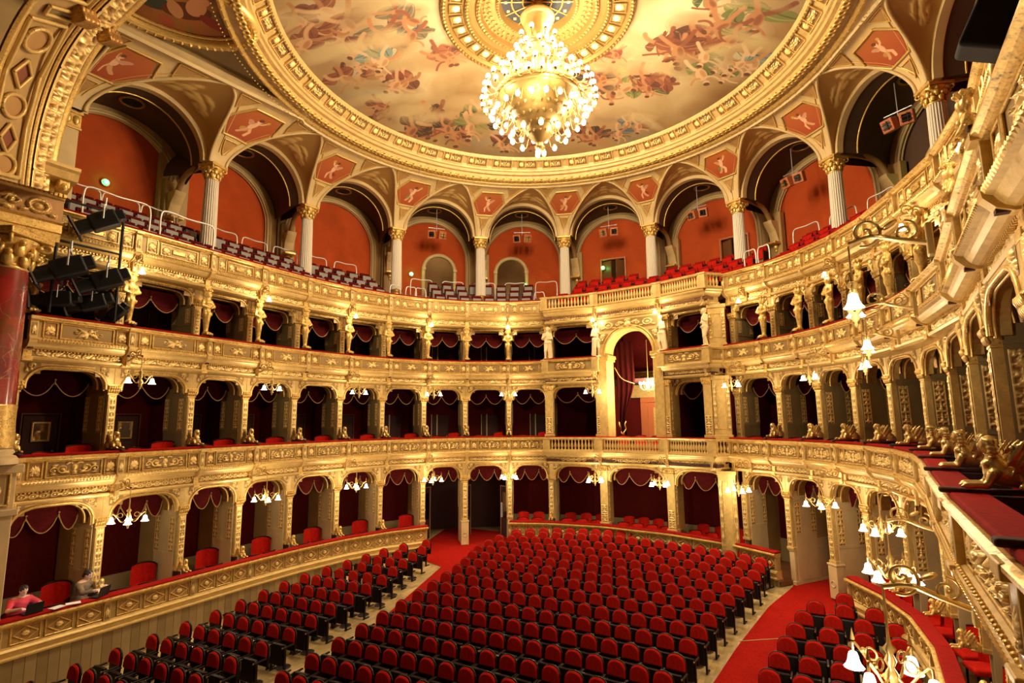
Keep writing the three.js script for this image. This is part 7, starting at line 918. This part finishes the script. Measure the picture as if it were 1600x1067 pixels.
function person(label, pos, turn, o) {
  const g = thing('person', label, 'person', pos, turn), skin = std(0.62, 0.36, 0.24, { roughness: 0.55 }), body = seated(o), hc = [0.0 + (o.lean ?? 0), 1.185, 0.19], hd = headSDF(hc, o), hands = [hand(o.wrist[0], 0.25, -1), hand(o.wrist[1], -0.25, 1)];
  const b = [sdf((p) => sminK(body(p), hd(p), 0.03), [-0.44, 0, -0.22], [0.44, 1.34, 0.62], 0.014)]; for (const k of [0, 1]) { const w = o.wrist[k]; b.push(sdf(hands[k], [w[0] - 0.1, w[1] - 0.06, w[2] - 0.06], [w[0] + 0.1, w[1] + 0.06, w[2] + 0.2], 0.006)); }
  part(g, 'body', mg(b), skin, 'face, neck and hands');
  const sleeve = (p, k) => { const sh = [(k * 2 - 1) * 0.185, 0.96, 0.09], el = o.elbow[k], wr = o.wrist[k], e = o.longSleeve ? wr.map((v, i) => lerp(el[i], v, 0.85)) : el; let d = capsule(p, sh, o.longSleeve ? el : sh.map((v, i) => lerp(v, el[i], 0.75)), 0.066, 0.058); if (o.longSleeve) d = sminK(d, capsule(p, el, e, 0.056, 0.042), 0.02); return d; };
  part(g, 'shirt', sdf((p) => { let d = Math.max(body(p) - 0.014 + 0.004 * Math.sin(p[1] * 60 + p[0] * 20), p[1] - 1.025, 0.46 - p[1], p[2] - 0.26); return sminK(d, Math.min(sleeve(p, 0), sleeve(p, 1)), 0.03); }, [-0.46, 0.44, -0.26], [0.46, 1.06, 0.62], 0.016), o.shirt);
  part(g, 'trousers', sdf((p) => Math.max(body(p) - 0.012, p[1] - 0.60, 0.10 - p[1]), [-0.3, 0.06, -0.24], [0.3, 0.62, 0.56], 0.018), std(0.03, 0.03, 0.045, { roughness: 0.8 }));
  part(g, 'hair', sdf((p0) => { const ca = Math.cos(o.nod), sa = Math.sin(o.nod), q = [p0[0] - hc[0], p0[1] - hc[1], p0[2] - hc[2]], p = [q[0], q[1] * ca + q[2] * sa, -q[1] * sa + q[2] * ca]; let d = ellip(p, [0, 0.045, -0.02], [0.086, 0.092, 0.098]) + 0.004 * Math.sin(p[0] * 120 + p[1] * 40); d = Math.max(d, -(ellip(p, [0, -0.03, 0.09], [0.062, 0.085, 0.08]))); if (o.longHair) { d = sminK(d, capsule(p, [0, 0.02, -0.07], [0.02, -0.07, -0.10], 0.06, 0.045), 0.03); d = sminK(d, ellip(p, [0, 0.085, -0.085], [0.055, 0.05, 0.05]), 0.02); } return d; }, [hc[0] - 0.13, hc[1] - 0.2, hc[2] - 0.22], [hc[0] + 0.13, hc[1] + 0.18, hc[2] + 0.16], 0.008), std(0.025, 0.014, 0.010, { roughness: 0.6 }));
  for (const s of [-1, 1]) part(g, 'eye', fin(ball(0.011, hc[0] + s * 0.031, hc[1] + 0.018 * Math.cos(o.nod) - 0.085 * Math.sin(o.nod), hc[2] + 0.085 * Math.cos(o.nod) + 0.018 * Math.sin(o.nod), [1, 1, 1], 8)), std(0.05, 0.03, 0.02, { roughness: 0.2 }));
  return g;
}
function laptop(label, pos, turn) { const g = thing('laptop', label, 'laptop', pos, turn, 'open black laptops'); part(g, 'keyboard_base', fin(box(0.36, 0.018, 0.25, 0, 0.012, 0.0, 0.006)), M.black); const l = part(g, 'lid', fin(T(box(0.36, 0.24, 0.012, 0, 0.12, 0, 0.004), 0, 0.02, 0.125, 0.22)), M.black); part(l, 'screen', fin(T(box(0.33, 0.21, 0.004, 0, 0.122, -0.008), 0, 0.02, 0.125, 0.22)), M.screen, 'lit screen'); const a = new THREE.RectAreaLight(0xbfd4ff, 6, 0.33, 0.21); a.name = 'screen_light'; a.position.set(0, 0.15, 0.12); a.rotation.set(0.2, 0, 0); g.add(a); return g; }
{ const seat = 0.36, place = (u, n) => { const p = rail(u, n); return p; }; const a = place(4.62, 0.70), b = place(5.78, 0.70);
  person('person in a red t-shirt bending over a laptop at the box rail', [a.x, seat + 0.02, a.z], a.turn + 0.1, { elbow: [[-0.33, 0.82, 0.30], [0.33, 0.82, 0.30]], wrist: [[-0.2, 0.86, 0.53], [0.2, 0.86, 0.53]], shirt: std(0.55, 0.035, 0.05, { roughness: 0.8 }), nod: 0.45, longSleeve: false });
  person('person with dark tied hair in a beige jumper working at a laptop', [b.x, seat + 0.06, b.z], b.turn + 0.55, { elbow: [[-0.30, 0.81, 0.30], [0.30, 0.82, 0.28]], wrist: [[-0.24, 0.85, 0.52], [0.16, 0.86, 0.52]], shirt: std(0.17, 0.115, 0.06, { roughness: 0.9 }), nod: 0.4, longSleeve: true, longHair: true });
  const la = rail(4.66, 0.07), lb = rail(5.93, 0.07); laptop('open black laptop in front of the person in red', [la.x, RAIL[1] + 0.075, la.z], la.turn + 0.1); laptop('open black laptop in front of the person in beige', [lb.x, RAIL[1] + 0.075, lb.z], lb.turn + 0.45);
  [[5.1, 0.3, 'pale sheet of paper lying on the velvet rail between the two people'], [5.4, -0.35, 'second sheet of paper on the velvet rail by the beige jumper']].forEach(([u, t, l]) => { const p = rail(u, 0.0), m = single('paper_sheet', fin(box(0.30, 0.008, 0.21, 0, 0.004, 0)), M.paper, l, 'paper'); m.position.set(p.x, RAIL[1] + 0.075, p.z); m.rotation.y = p.turn + t; });
  for (const [p, l] of [[a, 'red chair under the person in the red t-shirt'], [b, 'red chair under the person in the beige jumper']]) { const c = boxChair.clone(); c.name = numbered('box_chair'); c.position.set(p.x, seat - 0.2, p.z); c.rotation.y = p.turn; c.scale.y = 0.9; tag(c, l, 'chair'); scene.add(c); }
}
renderer.render(scene, camera);
